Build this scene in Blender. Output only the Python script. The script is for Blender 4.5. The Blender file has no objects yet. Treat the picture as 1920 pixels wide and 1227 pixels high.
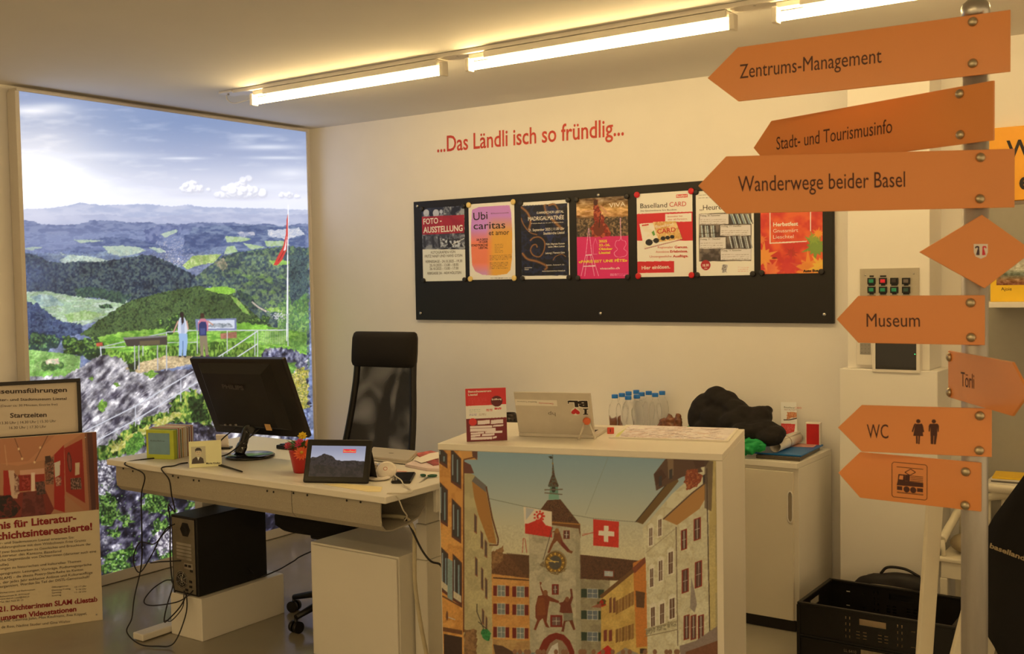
import bpy, bmesh, math, random
import numpy as np
from mathutils import Vector, Matrix

C = bpy.context.scene.collection
SC = bpy.context.scene
# ------------------------------------------------------------------ camera
IMG_W, IMG_H = 1920.0, 1227.0
F_PX = 1992.0
YAW, PITCH, ROLL = 0.6078, -0.0443, -0.0174
CAM = np.array([4.9061, -4.8437, 1.540])

def cam_axes():
    cy, sy = math.cos(YAW), math.sin(YAW)
    fwd = np.array([-sy*math.cos(PITCH), cy*math.cos(PITCH), math.sin(PITCH)])
    right = np.array([cy, sy, 0.0]); up = np.cross(right, fwd)
    r = math.cos(ROLL)*right + math.sin(ROLL)*up
    u = -math.sin(ROLL)*right + math.cos(ROLL)*up
    return r, u, fwd
CR, CU, CF = cam_axes()
cam_data = bpy.data.cameras.new('camera')
cam_data.sensor_width = 36.0
cam_data.lens = 36.0*F_PX/IMG_W
cam_data.clip_start = 0.05
cam = bpy.data.objects.new('camera', cam_data); C.objects.link(cam)
cam.matrix_world = Matrix(((CR[0], CU[0], -CF[0], CAM[0]), (CR[1], CU[1], -CF[1], CAM[1]),
                           (CR[2], CU[2], -CF[2], CAM[2]), (0, 0, 0, 1)))
SC.camera = cam
cam_data.dof.use_dof = True
cam_data.dof.focus_distance = 4.1
cam_data.dof.aperture_fstop = 7.0

# ------------------------------------------------------------------ exposure, world
SC.view_settings.view_transform = 'Standard'
SC.view_settings.look = 'None'
SC.view_settings.gamma = 1.0
SC.view_settings.use_curve_mapping = False
SC.view_settings.exposure = 0.0
WARM = (1.0, 0.66, 0.27)
TUBE_STRENGTH = 42.0
world = bpy.data.worlds.new('world'); SC.world = world
world.use_nodes = True
bg = world.node_tree.nodes['Background']
bg.inputs[0].default_value = (1.0, 0.69, 0.34, 1)
bg.inputs[1].default_value = 0.95

# ------------------------------------------------------------------ measuring helpers: a photo pixel -> a point on a known plane of the room
def ray(x, y):
    return CF + CR*((x-IMG_W/2)/F_PX) - CU*((y-IMG_H/2)/F_PX)
def atZ(x, y, z): d = ray(x, y); return CAM + d*((z-CAM[2])/d[2])
def atY(x, y, v): d = ray(x, y); return CAM + d*((v-CAM[1])/d[1])
def atX(x, y, v): d = ray(x, y); return CAM + d*((v-CAM[0])/d[0])
def V(*a): return np.array(a, float)

# ------------------------------------------------------------------ materials
def lin(c):
    c = np.asarray(c, float)/255.0
    return np.where(c <= 0.04045, c/12.92, ((c+0.055)/1.055)**2.4)
MATS = {}
def mat(name, rgb, rough=0.6, metal=0.0, var=0.06, scale=30.0, bump=0.0, bscale=200.0, coat=0.0, emit=None, estr=0.0,
        trans=0.0, ior=1.45, alpha=1.0, spec=0.5, stretch=None):
    """rgb is LINEAR albedo; a little procedural noise varies the tone"""
    if name in MATS: return MATS[name]
    m = bpy.data.materials.new(name); m.use_nodes = True
    nt = m.node_tree; b = nt.nodes['Principled BSDF']
    b.inputs['Roughness'].default_value = rough; b.inputs['Metallic'].default_value = metal
    b.inputs['Coat Weight'].default_value = coat; b.inputs['IOR'].default_value = ior
    b.inputs['Specular IOR Level'].default_value = spec
    b.inputs['Transmission Weight'].default_value = trans; b.inputs['Alpha'].default_value = alpha
    tc = nt.nodes.new('ShaderNodeTexCoord')
    vec = tc.outputs['Object']
    if stretch:
        mp = nt.nodes.new('ShaderNodeMapping'); mp.inputs['Scale'].default_value = stretch
        nt.links.new(vec, mp.inputs['Vector']); vec = mp.outputs['Vector']
    n = nt.nodes.new('ShaderNodeTexNoise'); n.inputs['Scale'].default_value = scale; n.inputs['Detail'].default_value = 4
    nt.links.new(vec, n.inputs['Vector'])
    r = nt.nodes.new('ShaderNodeValToRGB')
    a = np.clip(np.array(rgb)*(1-var), 0, 1); c = np.clip(np.array(rgb)*(1+var), 0, 1)
    r.color_ramp.elements[0].color = (*a, 1); r.color_ramp.elements[1].color = (*c, 1)
    r.color_ramp.elements[0].position = 0.3; r.color_ramp.elements[1].position = 0.7
    nt.links.new(n.outputs['Fac'], r.inputs['Fac']); nt.links.new(r.outputs['Color'], b.inputs['Base Color'])
    if bump:
        n2 = nt.nodes.new('ShaderNodeTexNoise'); n2.inputs['Scale'].default_value = bscale; n2.inputs['Detail'].default_value = 3
        nt.links.new(vec, n2.inputs['Vector'])
        bp = nt.nodes.new('ShaderNodeBump'); bp.inputs['Strength'].default_value = bump; bp.inputs['Distance'].default_value = 0.002
        nt.links.new(n2.outputs['Fac'], bp.inputs['Height']); nt.links.new(bp.outputs['Normal'], b.inputs['Normal'])
    if emit is not None:
        b.inputs['Emission Color'].default_value = (*emit, 1); b.inputs['Emission Strength'].default_value = estr
    MATS[name] = m
    return m
def smat(name, srgb, **k):
    c = lin(srgb); sat = (c.max()-c.min())/(c.max()+1e-6)
    return mat(name, np.clip(c*(1+np.array([0, .10, .35])*sat), 0, .9), **k)

# ------------------------------------------------------------------ mesh building
class Frame:
    """a flat panel's own axes: O origin, U right, Vv up, N outward (towards the viewer)"""
    def __init__(s, O, U, Vv=(0, 0, 1)):
        s.O = np.array(O, float); s.U = np.array(U, float)/np.linalg.norm(U)
        Vv = np.array(Vv, float); Vv = Vv - s.U*np.dot(Vv, s.U); s.V = Vv/np.linalg.norm(Vv)
        s.N = np.cross(s.U, s.V)
    def at(s, u, v, n=0.0): return s.O + s.U*u + s.V*v + s.N*n
    def px(s, x, y):
        """panel coordinates of a spot measured in the photograph"""
        d = ray(x, y); p = CAM + d*(np.dot(s.O-CAM, s.N)/np.dot(d, s.N)) - s.O
        return float(np.dot(p, s.U)), float(np.dot(p, s.V))
    def mat4(s, u=0, v=0, n=0):
        o = s.at(u, v, n)
        return Matrix(((s.U[0], s.V[0], s.N[0], o[0]), (s.U[1], s.V[1], s.N[1], o[1]), (s.U[2], s.V[2], s.N[2], o[2]), (0, 0, 0, 1)))
    def off(s, n): return Frame(s.at(0, 0, n), s.U, s.V)

WORLD = Frame((0, 0, 0), (1, 0, 0), (0, 1, 0))
def rotframe(o, deg):
    a = math.radians(deg); return Frame(o, (math.cos(a), math.sin(a), 0), (-math.sin(a), math.cos(a), 0))   # N = up

def catmull(pts, n=6):
    p = [np.array(q, float) for q in pts]
    p = [2*p[0]-p[1]] + p + [2*p[-1]-p[-2]]
    out = []
    for i in range(1, len(p)-2):
        for k in range(n):
            t = k/n
            out.append(0.5*((2*p[i]) + (-p[i-1]+p[i+1])*t + (2*p[i-1]-5*p[i]+4*p[i+1]-p[i+2])*t*t + (-p[i-1]+3*p[i]-3*p[i+1]+p[i+2])*t**3))
    out.append(p[-2]); return out

class MB:
    def __init__(s): s.bm = bmesh.new(); s.mi = 0
    def _new(s, fs, smooth=False):
        for f in fs: f.material_index = s.mi; f.smooth = smooth
    def box(s, fr, c, size, bevel=0.0, seg=2):
        """box centred at c (panel coords) in frame fr"""
        n0 = set(s.bm.faces)
        r = bmesh.ops.create_cube(s.bm, size=1.0)
        bmesh.ops.scale(s.bm, vec=Vector(size), verts=r['verts'])
        bmesh.ops.translate(s.bm, vec=Vector(c), verts=r['verts'])
        if bevel > 0:
            es = list({e for v in r['verts'] for e in v.link_edges})
            bmesh.ops.bevel(s.bm, geom=es, offset=bevel, segments=seg, profile=0.5, affect='EDGES')
        fs = [f for f in s.bm.faces if f not in n0]
        vs = list({v for f in fs for v in f.verts})
        bmesh.ops.transform(s.bm, matrix=fr.mat4(), verts=vs)
        s._new(fs); return s
    def abox(s, x0, x1, y0, y1, z0, z1, bevel=0.0, seg=2):
        return s.box(WORLD, ((x0+x1)/2, (y0+y1)/2, (z0+z1)/2), (abs(x1-x0), abs(y1-y0), abs(z1-z0)), bevel, seg)
    def verts_faces(s, vs, fs, smooth=False):
        bv = [s.bm.verts.new(Vector(v)) for v in vs]
        out = []
        for f in fs:
            try: out.append(s.bm.faces.new([bv[i] for i in f]))
            except ValueError: pass
        s._new(out, smooth); return s
    def cyl(s, p0, p1, r0, r1=None, seg=16, caps=True, smooth=True):
        r1 = r0 if r1 is None else r1
        p0 = np.array(p0, float); p1 = np.array(p1, float)
        return s.tube([p0, p1], [r0, r1], seg, caps, smooth)
    def tube(s, pts, r, seg=8, caps=True, smooth=True, flat=1.0):
        pts = [np.array(p, float) for p in pts]; n = len(pts)
        rs = r if isinstance(r, (list, tuple, np.ndarray)) else [r]*n
        t = [pts[min(i+1, n-1)]-pts[max(i-1, 0)] for i in range(n)]
        t = [q/(np.linalg.norm(q)+1e-12) for q in t]
        a = np.array([0, 0, 1.0]) if abs(t[0][2]) < 0.9 else np.array([1.0, 0, 0])
        vs, fs = [], []
        for i in range(n):
            b = np.cross(t[i], a); b /= np.linalg.norm(b)+1e-12; a = np.cross(b, t[i])
            for k in range(seg):
                an = 2*math.pi*k/seg
                vs.append(pts[i] + rs[i]*(math.cos(an)*b*1.0 + math.sin(an)*a*flat))
        for i in range(n-1):
            for k in range(seg):
                k2 = (k+1) % seg
                fs.append((i*seg+k, i*seg+k2, (i+1)*seg+k2, (i+1)*seg+k))
        s.verts_faces(vs, fs, smooth)
        if caps:
            m = s.bm.verts; m.ensure_lookup_table(); base = len(m)-len(vs)
            cap = []
            for ring in (range(seg-1, -1, -1), range((n-1)*seg, n*seg)):
                try: cap.append(s.bm.faces.new([m[base+k] for k in ring]))
                except ValueError: pass
            s._new(cap)
        return s
    def lathe(s, prof, o, seg=24, fr=None, smooth=True):
        """prof: (radius, height) from bottom to top, about fr's normal (up) at o"""
        vs, fs = [], []
        fr = fr or WORLD
        for (r, z) in prof:
            for k in range(seg):
                an = 2*math.pi*k/seg
                vs.append(np.array(o, float) + fr.U*(r*math.cos(an)) + fr.V*(r*math.sin(an)) + fr.N*z)
        n = len(prof)
        for i in range(n-1):
            for k in range(seg):
                k2 = (k+1) % seg
                fs.append((i*seg+k, i*seg+k2, (i+1)*seg+k2, (i+1)*seg+k))
        fs.append(tuple(range(seg-1, -1, -1))); fs.append(tuple(range((n-1)*seg, n*seg)))
        return s.verts_faces(vs, fs, smooth)
    def prism(s, fr, poly, n0, n1, smooth=False):
        """polygon in panel coords, extruded from n0 to n1 along the panel's normal"""
        k = len(poly)
        ar = sum(poly[i][0]*poly[(i+1) % k][1]-poly[(i+1) % k][0]*poly[i][1] for i in range(k))
        if ar < 0: poly = poly[::-1]
        vs = [fr.at(u, v, n0) for u, v in poly] + [fr.at(u, v, n1) for u, v in poly]
        fs = [tuple(range(k-1, -1, -1)), tuple(range(k, 2*k))] + [(i, (i+1) % k, k+(i+1) % k, k+i) for i in range(k)]
        return s.verts_faces(vs, fs, smooth)
    def ring(s, fr, r0, r1, n0, n1, c=(0, 0), seg=32):
        """flat annulus with thickness"""
        vs, fs = [], []
        for (r, n) in ((r0, n0), (r1, n0), (r1, n1), (r0, n1)):
            for k in range(seg):
                a = 2*math.pi*k/seg; vs.append(fr.at(c[0]+r*math.cos(a), c[1]+r*math.sin(a), n))
        for j in range(4):
            for k in range(seg):
                fs.append((j*seg+k, j*seg+(k+1) % seg, ((j+1) % 4)*seg+(k+1) % seg, ((j+1) % 4)*seg+k))
        return s.verts_faces(vs, fs)
    def flat(s, fr, poly, n=0.0):
        k = len(poly)
        ar = sum(poly[i][0]*poly[(i+1) % k][1]-poly[(i+1) % k][0]*poly[i][1] for i in range(k))
        if ar < 0: poly = poly[::-1]
        return s.verts_faces([fr.at(u, v, n) for u, v in poly], [tuple(range(k))])
    def disc(s, fr, c, r, n=0.0, seg=24, ry=None):
        ry = ry or r
        return s.flat(fr, [(c[0]+r*math.cos(2*math.pi*k/seg), c[1]+ry*math.sin(2*math.pi*k/seg)) for k in range(seg)], n)
    def sphere(s, c, r, sub=2, sc=(1, 1, 1), fr=None):
        n0 = set(s.bm.faces)
        q = bmesh.ops.create_icosphere(s.bm, subdivisions=sub, radius=r)
        bmesh.ops.scale(s.bm, vec=Vector(sc), verts=q['verts'])
        if fr is not None:
            m = fr.mat4(); m.translation = (0, 0, 0); bmesh.ops.transform(s.bm, matrix=m, verts=q['verts'])
        bmesh.ops.translate(s.bm, vec=Vector(c), verts=q['verts'])
        s._new([f for f in s.bm.faces if f not in n0], True); return s
    def text(s, fr, body, p0, p1=None, cap=None, n=0.0004, bold=0.0, align='L', width=None, thick=0.0):
        """one line of lettering on a panel. p0 = left end of the baseline, p1 = right end (both panel coords)"""
        vs, polys = text_polys(body, bold)
        if not len(vs): return s
        x0, x1 = vs[:, 0].min(), vs[:, 0].max()
        p0 = np.array(p0, float)
        if p1 is not None:
            p1 = np.array(p1, float); d = p1-p0; L = np.linalg.norm(d); d /= L
        else:
            d = np.array([1.0, 0]); L = (x1-x0)*cap/CAPH*(width or 1.0)
            if align == 'R': p0 = p0 - d*L
            if align == 'C': p0 = p0 - d*L/2
        e = np.array([-d[1], d[0]])
        sx = L/(x1-x0); sy = cap/CAPH
        out = [fr.at(*(p0 + d*(v[0]-x0)*sx + e*v[1]*sy), n+thick) for v in vs]
        s.verts_faces(out, polys)
        return s
    def build(s, name, m, parent=None, smooth=None, loc=None):
        me = bpy.data.meshes.new(name)
        bmesh.ops.recalc_face_normals(s.bm, faces=[f for f in s.bm.faces]) if getattr(s, 'recalc', False) else None
        s.bm.verts.index_update()
        if parent is not None:
            off = wloc(parent)
        elif loc is not None: off = Vector(loc)
        else:
            co = np.array([v.co[:] for v in s.bm.verts]); off = Vector(((co[:, 0].min()+co[:, 0].max())/2, (co[:, 1].min()+co[:, 1].max())/2, co[:, 2].min()))
        bmesh.ops.translate(s.bm, vec=-off, verts=s.bm.verts)
        s.bm.to_mesh(me); s.bm.free()
        for q in (m if isinstance(m, (list, tuple)) else [m]): me.materials.append(q)
        o = bpy.data.objects.new(name, me); C.objects.link(o)
        if parent is not None: o.parent = parent
        else: o.location = off
        return o

def wloc(o):
    v = Vector((0, 0, 0))
    while o is not None: v = v + Vector(o.location); o = o.parent
    return v

_txt = {}
_fc = bpy.data.curves.new('lettering_source', 'FONT'); _fc.size = 1.0; _fc.resolution_u = 3
_fo = bpy.data.objects.new('lettering_source', _fc)
def text_polys(body, bold=0.0):
    key = (body, bold)
    if key not in _txt:
        _fc.body = body; _fc.offset = bold
        me = _fo.to_mesh()
        vs = np.array([v.co[:2] for v in me.vertices]) if len(me.vertices) else np.zeros((0, 2))
        _txt[key] = (vs, [tuple(p.vertices) for p in me.polygons]); _fo.to_mesh_clear()
    return _txt[key]
_h = text_polys('H')[0]; CAPH = float(_h[:, 1].max()) if len(_h) else 0.7

def tag(o, label=None, cat=None, group=None, kind=None):
    if label: o['label'] = label
    if cat: o['category'] = cat
    if group: o['group'] = group
    if kind: o['kind'] = kind
    return o
def thing(name, label, cat, loc=(0, 0, 0), group=None):
    o = bpy.data.objects.new(name, None); C.objects.link(o); o.empty_display_size = 0.1
    o.location = Vector([float(q) for q in loc])
    return tag(o, label, cat, group)
def struct(name, mb, m):
    o = mb.build(name, m); o['kind'] = 'structure'; return o
def copy_tree(o, parent=None):
    c = o.copy(); C.objects.link(c)
    if parent is not None: c.parent = parent
    for ch in list(o.children): copy_tree(ch, c)
    return c

# ------------------------------------------------------------------ pictures printed on flat things: painted into a fine mesh's colours
def hsh(shape, seed): return np.random.default_rng(seed).random(shape)
def vnoise(h, w, cell, seed, cy=None):
    cy = cy or cell
    g = hsh((int(h/cy)+3, int(w/cell)+3), seed)
    y = np.arange(h)/cy; x = np.arange(w)/cell
    yi = y.astype(int); xi = x.astype(int); fy = y-yi; fx = x-xi
    fy = fy*fy*(3-2*fy); fx = fx*fx*(3-2*fx)
    a = g[yi][:, xi]; b = g[yi][:, xi+1]; c = g[yi+1][:, xi]; d = g[yi+1][:, xi+1]
    return (a*(1-fx)+b*fx)*(1-fy)[:, None] + (c*(1-fx)+d*fx)*fy[:, None]
def fbm(h, w, cell, seed, oct=4, cy=None):
    o = np.zeros((h, w)); t = 0; a = 1.0; cy = cy or cell
    for k in range(oct):
        o += a*vnoise(h, w, max(cell, 1.01), seed+k*17, max(cy, 1.01)); t += a; a *= 0.55; cell /= 2; cy /= 2
    return o/t

class Canvas:
    """picture surface in the coordinates of the photograph; s samples per unit"""
    def __init__(s, x0, y0, x1, y1, sc=2.0, col=(255, 255, 255)):
        s.x0, s.y0, s.sc = x0, y0, sc
        s.h = int((y1-y0)*sc)+1; s.w = int((x1-x0)*sc)+1
        s.a = np.ones((s.h, s.w, 3))*np.array(col, float)
        s.X = x0 + np.arange(s.w)/sc; s.Y = y0 + np.arange(s.h)/sc
        s._n = {}
    def noise(s, cell, seed, oct=4, cy=None, shape=None):
        h, w = shape or (s.h, s.w)
        n = fbm(h, w, cell*s.sc, seed, oct, None if cy is None else cy*s.sc)
        return (n-n.mean())/(n.std()+1e-9)
    def mask(s, pts):
        p = np.array(pts, float)
        j0 = max(0, int((p[:, 0].min()-s.x0)*s.sc)-1); j1 = min(s.w, int((p[:, 0].max()-s.x0)*s.sc)+2)
        i0 = max(0, int((p[:, 1].min()-s.y0)*s.sc)-1); i1 = min(s.h, int((p[:, 1].max()-s.y0)*s.sc)+2)
        if j1 <= j0 or i1 <= i0: return None
        X = s.X[j0:j1][None, :]; Y = s.Y[i0:i1][:, None]
        m = np.zeros((i1-i0, j1-j0), bool)
        n = len(p)
        for k in range(n):
            x1, y1 = p[k]; x2, y2 = p[(k+1) % n]
            if y1 == y2: continue
            c = ((Y >= y1) != (Y >= y2)) & (X < (x2-x1)*(Y-y1)/(y2-y1)+x1)
            m ^= c
        return m, slice(i0, i1), slice(j0, j1)
    def _put(s, mm, col, al):
        if mm is None: return s
        m, si, sj = mm
        k = (m*al)[..., None] if np.isscalar(al) else (m*al[si, sj])[..., None]
        col = np.asarray(col, float)
        c = col
        s.a[si, sj] = s.a[si, sj]*(1-k) + c*k
        return s
    def poly(s, pts, col, al=1.0): return s._put(s.mask(pts), col, al)
    def tex(s, pts, cols, cell=4, seed=1, al=1.0, thr=(-0.8, 0.8), cy=None, oct=4, shear=0.0, mixn=0.0):
        """polygon filled with a noise blend through the listed colours"""
        mm = s.mask(pts)
        if mm is None: return s
        hh, ww = mm[0].shape
        if shear:
            ex = int(abs(shear)*hh)+2; big = s.noise(cell, seed, oct, cy, (hh, ww+ex))
            sh = (np.arange(hh)*abs(shear)).astype(int); sh = sh if shear > 0 else ex-2-sh
            n = big[np.arange(hh)[:, None], np.arange(ww)[None, :]+sh[:, None]]
            if mixn: n = (n+mixn*s.noise(cy or cell, seed+5, 5, None, (hh, ww)))/math.hypot(1, mixn)
        else: n = s.noise(cell, seed, oct, cy, (hh, ww))
        t = np.clip((n-thr[0])/(thr[1]-thr[0]), 0, 1)*(len(cols)-1)
        i = np.minimum(t.astype(int), len(cols)-2); f = (t-i)[..., None]
        cs = np.array(cols, float)
        return s._put(mm, cs[i]*(1-f)+cs[i+1]*f, al)
    def rough(s, pts, cols, amp=2.0, step=3.0, seed=0, **k):
        """tex() with a ragged outline"""
        rng = np.random.default_rng(seed); out = []
        n = len(pts)
        for i in range(n):
            a = np.array(pts[i], float); b = np.array(pts[(i+1) % n], float)
            m = max(1, int(np.linalg.norm(b-a)/step))
            for q in range(m):
                out.append(a+(b-a)*q/m + rng.normal(0, amp*0.5, 2))
        return s.tex(out, cols, seed=seed+1, **k)
    def line(s, a, b, w, col, al=1.0):
        a = np.array(a, float); b = np.array(b, float); d = b-a; L = np.linalg.norm(d)+1e-9
        n = np.array([-d[1], d[0]])/L*w/2
        return s.poly([a+n, b+n, b-n, a-n], col, al)
    def path(s, pts, w, col, al=1.0):
        for a, b in zip(pts[:-1], pts[1:]): s.line(a, b, w, col, al)
        return s
    def ell(s, c, rx, ry, col, al=1.0, rot=0.0):
        t = np.linspace(0, 2*np.pi, 25)[:-1]
        x = rx*np.cos(t); y = ry*np.sin(t); ca, sa = math.cos(rot), math.sin(rot)
        return s.poly(np.stack([c[0]+x*ca-y*sa, c[1]+x*sa+y*ca], 1), col, al)
    def glow(s, c, rx, ry, col, al=1.0):
        d = ((s.X[None, :]-c[0])/rx)**2 + ((s.Y[:, None]-c[1])/ry)**2
        k = (np.exp(-d*1.5)*al)[..., None]
        s.a = s.a*(1-k) + np.array(col, float)*k; return s
    def vgrad(s, stops):
        ys = [q[0] for q in stops]; cs = np.array([q[1] for q in stops], float)
        s.a[:] = np.stack([np.interp(s.Y, ys, cs[:, k]) for k in range(3)], 1)[:, None, :]; return s
    def shade(s, y0, y1, cell, amp, seed, oct=4):
        m = ((s.Y >= y0) & (s.Y <= y1)); n = s.noise(cell, seed, oct)
        s.a[m] = np.clip(s.a[m]*(1+amp*n[m][..., None]), 0, 255); return s
    def soft(s, r=1):
        for _ in range(r):
            a = s.a; p = np.pad(a, ((1, 1), (1, 1), (0, 0)), 'edge')
            s.a = (p[:-2, 1:-1]+p[2:, 1:-1]+p[1:-1, :-2]+p[1:-1, 2:]+2*a)/6
        return s
    def lines_of_print(s, x0, y0, x1, y1, n, col, w=1.2, slope=0.0, seed=0, al=0.8, gap=0.25):
        """rows of print too small to read"""
        rng = random.Random(seed)
        for k in range(n):
            y = y0+(y1-y0)*k/max(1, n-1); x = x0
            e = x1 if k % 4 != 3 else x0+(x1-x0)*rng.uniform(.4, .9)
            while x < e:
                l = rng.uniform(2, 7); s.line((x, y+slope*(x-x0)), (min(x+l, e), y+slope*(min(x+l, e)-x0)), w, col, al); x += l+1.2
        return s
    def sample(s, px, py):
        x = np.clip((px-s.x0)*s.sc, 0, s.w-1.001); y = np.clip((py-s.y0)*s.sc, 0, s.h-1.001)
        i = y.astype(int); j = x.astype(int); fy = (y-i)[:, None]; fx = (x-j)[:, None]
        a = s.a
        return (a[i, j]*(1-fx)+a[i, j+1]*fx)*(1-fy) + (a[i+1, j]*(1-fx)+a[i+1, j+1]*fx)*fy

def printed(name, fr, u0, v0, u1, v1, cv, m, parent=None, res=600, n=0.0, gain=(1.1, 1.28, 1.65), glow=0.0):
    """a flat sheet whose print is held in a fine grid's colours; res = grid points per metre"""
    nu = max(2, int((u1-u0)*res)); nv = max(2, int((v1-v0)*res))
    uu, vv = np.meshgrid(np.linspace(u0, u1, nu), np.linspace(v0, v1, nv))
    uu = uu.ravel(); vv = vv.ravel()
    P = fr.O[None]+uu[:, None]*fr.U+vv[:, None]*fr.V+n*fr.N
    d = P-CAM; z = d@CF
    col = cv.sample(IMG_W/2+F_PX*(d@CR)/z, IMG_H/2-F_PX*(d@CU)/z)
    col = lin(np.clip(col, 0, 255))
    if gain is not None: col = np.clip(col*np.array(gain), 0, .88)
    if glow: col = col*(1+glow*(np.clip((col.mean(1, keepdims=True)-.74)/.26, 0, 1)))        # the bright parts of a backlit film let far more light through
    me = bpy.data.meshes.new(name)
    off = np.array(wloc(parent)) if parent is not None else fr.at((u0+u1)/2, v0, n)
    i, j = np.meshgrid(np.arange(nv-1), np.arange(nu-1), indexing='ij')
    a = (i*nu+j).ravel()
    q = np.stack([a, a+1, a+nu+1, a+nu], 1).astype(np.int32)
    me.vertices.add(len(P)); me.vertices.foreach_set('co', (P-off).astype(np.float32).ravel())
    me.loops.add(q.size); me.loops.foreach_set('vertex_index', q.ravel())
    me.polygons.add(len(q)); me.polygons.foreach_set('loop_start', np.arange(0, q.size, 4, dtype=np.int32))
    ca = me.color_attributes.new('Print', 'FLOAT_COLOR', 'POINT')
    ca.data.foreach_set('color', np.concatenate([col, np.ones((len(col), 1))], 1).astype(np.float32).ravel())
    me.update(calc_edges=True)
    me.materials.append(m)
    o = bpy.data.objects.new(name, me); C.objects.link(o)
    if parent is not None: o.parent = parent
    else: o.location = Vector(off)
    return o
def print_mat(name, rough=0.5, emission=0.0, var=0.0, coat=0.0, base=1.0):
    m = bpy.data.materials.new(name); m.use_nodes = True; nt = m.node_tree; b = nt.nodes['Principled BSDF']
    at = nt.nodes.new('ShaderNodeAttribute'); at.attribute_name = 'Print'
    b.inputs['Roughness'].default_value = rough; b.inputs['Coat Weight'].default_value = coat
    if emission:
        b.inputs['Base Color'].default_value = (0.02, 0.02, 0.02, 1)
        nt.links.new(at.outputs['Color'], b.inputs['Emission Color']); b.inputs['Emission Strength'].default_value = emission
    else: nt.links.new(at.outputs['Color'], b.inputs['Base Color'])
    return m
# ------------------------------------------------------------------ the room
M_wall = smat('white_plaster', (236, 232, 226), rough=0.85, var=0.012, scale=6, bump=0.06, bscale=350)
M_ceil = smat('ceiling_plaster', (226, 222, 214), rough=0.9, var=0.012, scale=4)
M_floor = smat('grey_poured_floor', (150, 141, 120), rough=0.22, var=0.08, scale=2.2, coat=0.15)
M_colm = smat('white_panel_paint', (238, 234, 226), rough=0.6, var=0.01, scale=5)
H = 2.515
struct('floor', MB().abox(-0.3, 7.5, -7.5, 0.3, -0.1, 0.0), M_floor)
struct('ceiling', MB().abox(-0.3, 7.5, -7.5, 0.3, H, H+0.1), M_ceil)
struct('wall_back', MB().abox(-0.2, 7.5, 0.0, 0.15, 0, H), M_wall)
struct('wall_left', MB().abox(-0.15, 0.0, -7.5, 0.0, 0, H), M_wall)
# service column with a wider casing below
mb = MB(); mb.abox(3.462, 3.805, -0.2, -0.0005, 1.13, H, 0.003)
struct('column', mb, M_colm)
mb = MB(); mb.abox(3.436, 3.845, -0.235, -0.0005, 0, 1.13, 0.004)
struct('column_casing', mb, M_colm)

# ------------------------------------------------------------------ ceiling lights
M_lamp_white = smat('enamelled_white_metal', (232, 226, 214), rough=0.35, var=0.01)
M_tube = mat('glowing_tube', (1, 1, 1), rough=0.3, emit=(1.0, 0.70, 0.30), estr=TUBE_STRENGTH)
M_metal = smat('bright_steel', (190, 186, 178), rough=0.3, metal=1.0, var=0.04, scale=80)
M_black = smat('black_plastic', (17, 14, 13), rough=0.42, var=0.1)
YT = -1.19
track = thing('lighting_track', 'long white ceiling track that carries the row of fluorescent tube lights', 'track', (2.5, YT, H))
mb = MB(); mb.abox(0.72, 5.2, YT-0.045, YT+0.045, H-0.018, H-0.0005, 0.002)
mb.build('rail', M_lamp_white, track)
mb = MB(); mb.abox(0.62, 0.72, YT-0.05, YT+0.05, H-0.012, H-0.0005, 0.003); mb.build('end_plate', M_lamp_white, track)
for x in (0.66, 2.12, 3.45): mb = MB(); mb.cyl((x, YT-0.02, H-0.0195), (x, YT-0.02, H-0.011), 0.005, seg=8); mb.build('screw', M_metal, track)
def luminaire(x0, x1, label):
    t = thing('tube_light', label, 'ceiling light', ((x0+x1)/2, YT, 2.45), 'fluorescent tube lights on the ceiling track')
    mb = MB(); mb.abox(x0+0.10, x1-0.02, YT-0.042, YT+0.042, 2.468, H-0.0195, 0.003); mb.build('housing', M_lamp_white, t)
    mb = MB(); mb.cyl((x0+0.015, YT-0.01, 2.447), (x1-0.015, YT-0.01, 2.447), 0.0165, seg=16); mb.build('glowing_tube', M_tube, t)
    for a, b in ((x0-0.005, x0+0.015), (x1-0.015, x1+0.005)):
        mb = MB(); mb.abox(a, b, YT-0.030, YT+0.012, 2.425, 2.483, 0.004); mb.build('lamp_holder', M_lamp_white, t)
    mb = MB(); mb.abox(x0+0.01, x0+0.10, YT-0.022, YT+0.022, 2.476, H-0.0195, 0.002); mb.build('connector_block', M_lamp_white, t)
    return t
luminaire(0.83, 2.04, 'first fluorescent tube light from the mural corner')
luminaire(2.17, 3.37, 'long middle fluorescent tube light above the lettering on the wall')
luminaire(3.52, 4.72, 'fluorescent tube light nearest the top sign, cut by the photo edge')
mb = MB(); mb.tube(catmull([(0.60, -1.17, H-0.004), (0.605, -1.17, H-0.03), (0.66, -1.175, H-0.055), (0.76, -1.18, H-0.052), (0.84, YT-0.01, 2.468)], 8), 0.004, seg=6)
tag(mb.build('power_cable', M_lamp_white), 'thin pale cable hanging from the ceiling to the first tube light', 'cable')
# unseen row of the same lights, added behind the camera to light the front
for x0 in (1.2, 2.6, 4.0):
    t = thing('tube_light', 'unseen fluorescent tube light added in a row behind the viewer', 'ceiling light', (x0+0.6, -5.6, 2.45), 'added rear fluorescent tube lights')
    mb = MB(); mb.abox(x0, x0+1.2, -5.63, -5.57, 2.468, H-0.0005, 0.003); mb.build('housing', M_lamp_white, t)
    mb = MB(); mb.cyl((x0+0.02, -5.6, 2.447), (x0+1.18, -5.6, 2.447), 0.0165, seg=12); mb.build('glowing_tube', M_tube, t)
    for a in (x0, x0+1.18):
        mb = MB(); mb.abox(a, a+0.02, -5.62, -5.58, 2.425, 2.483, 0.004); mb.build('lamp_holder', M_lamp_white, t)

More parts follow.
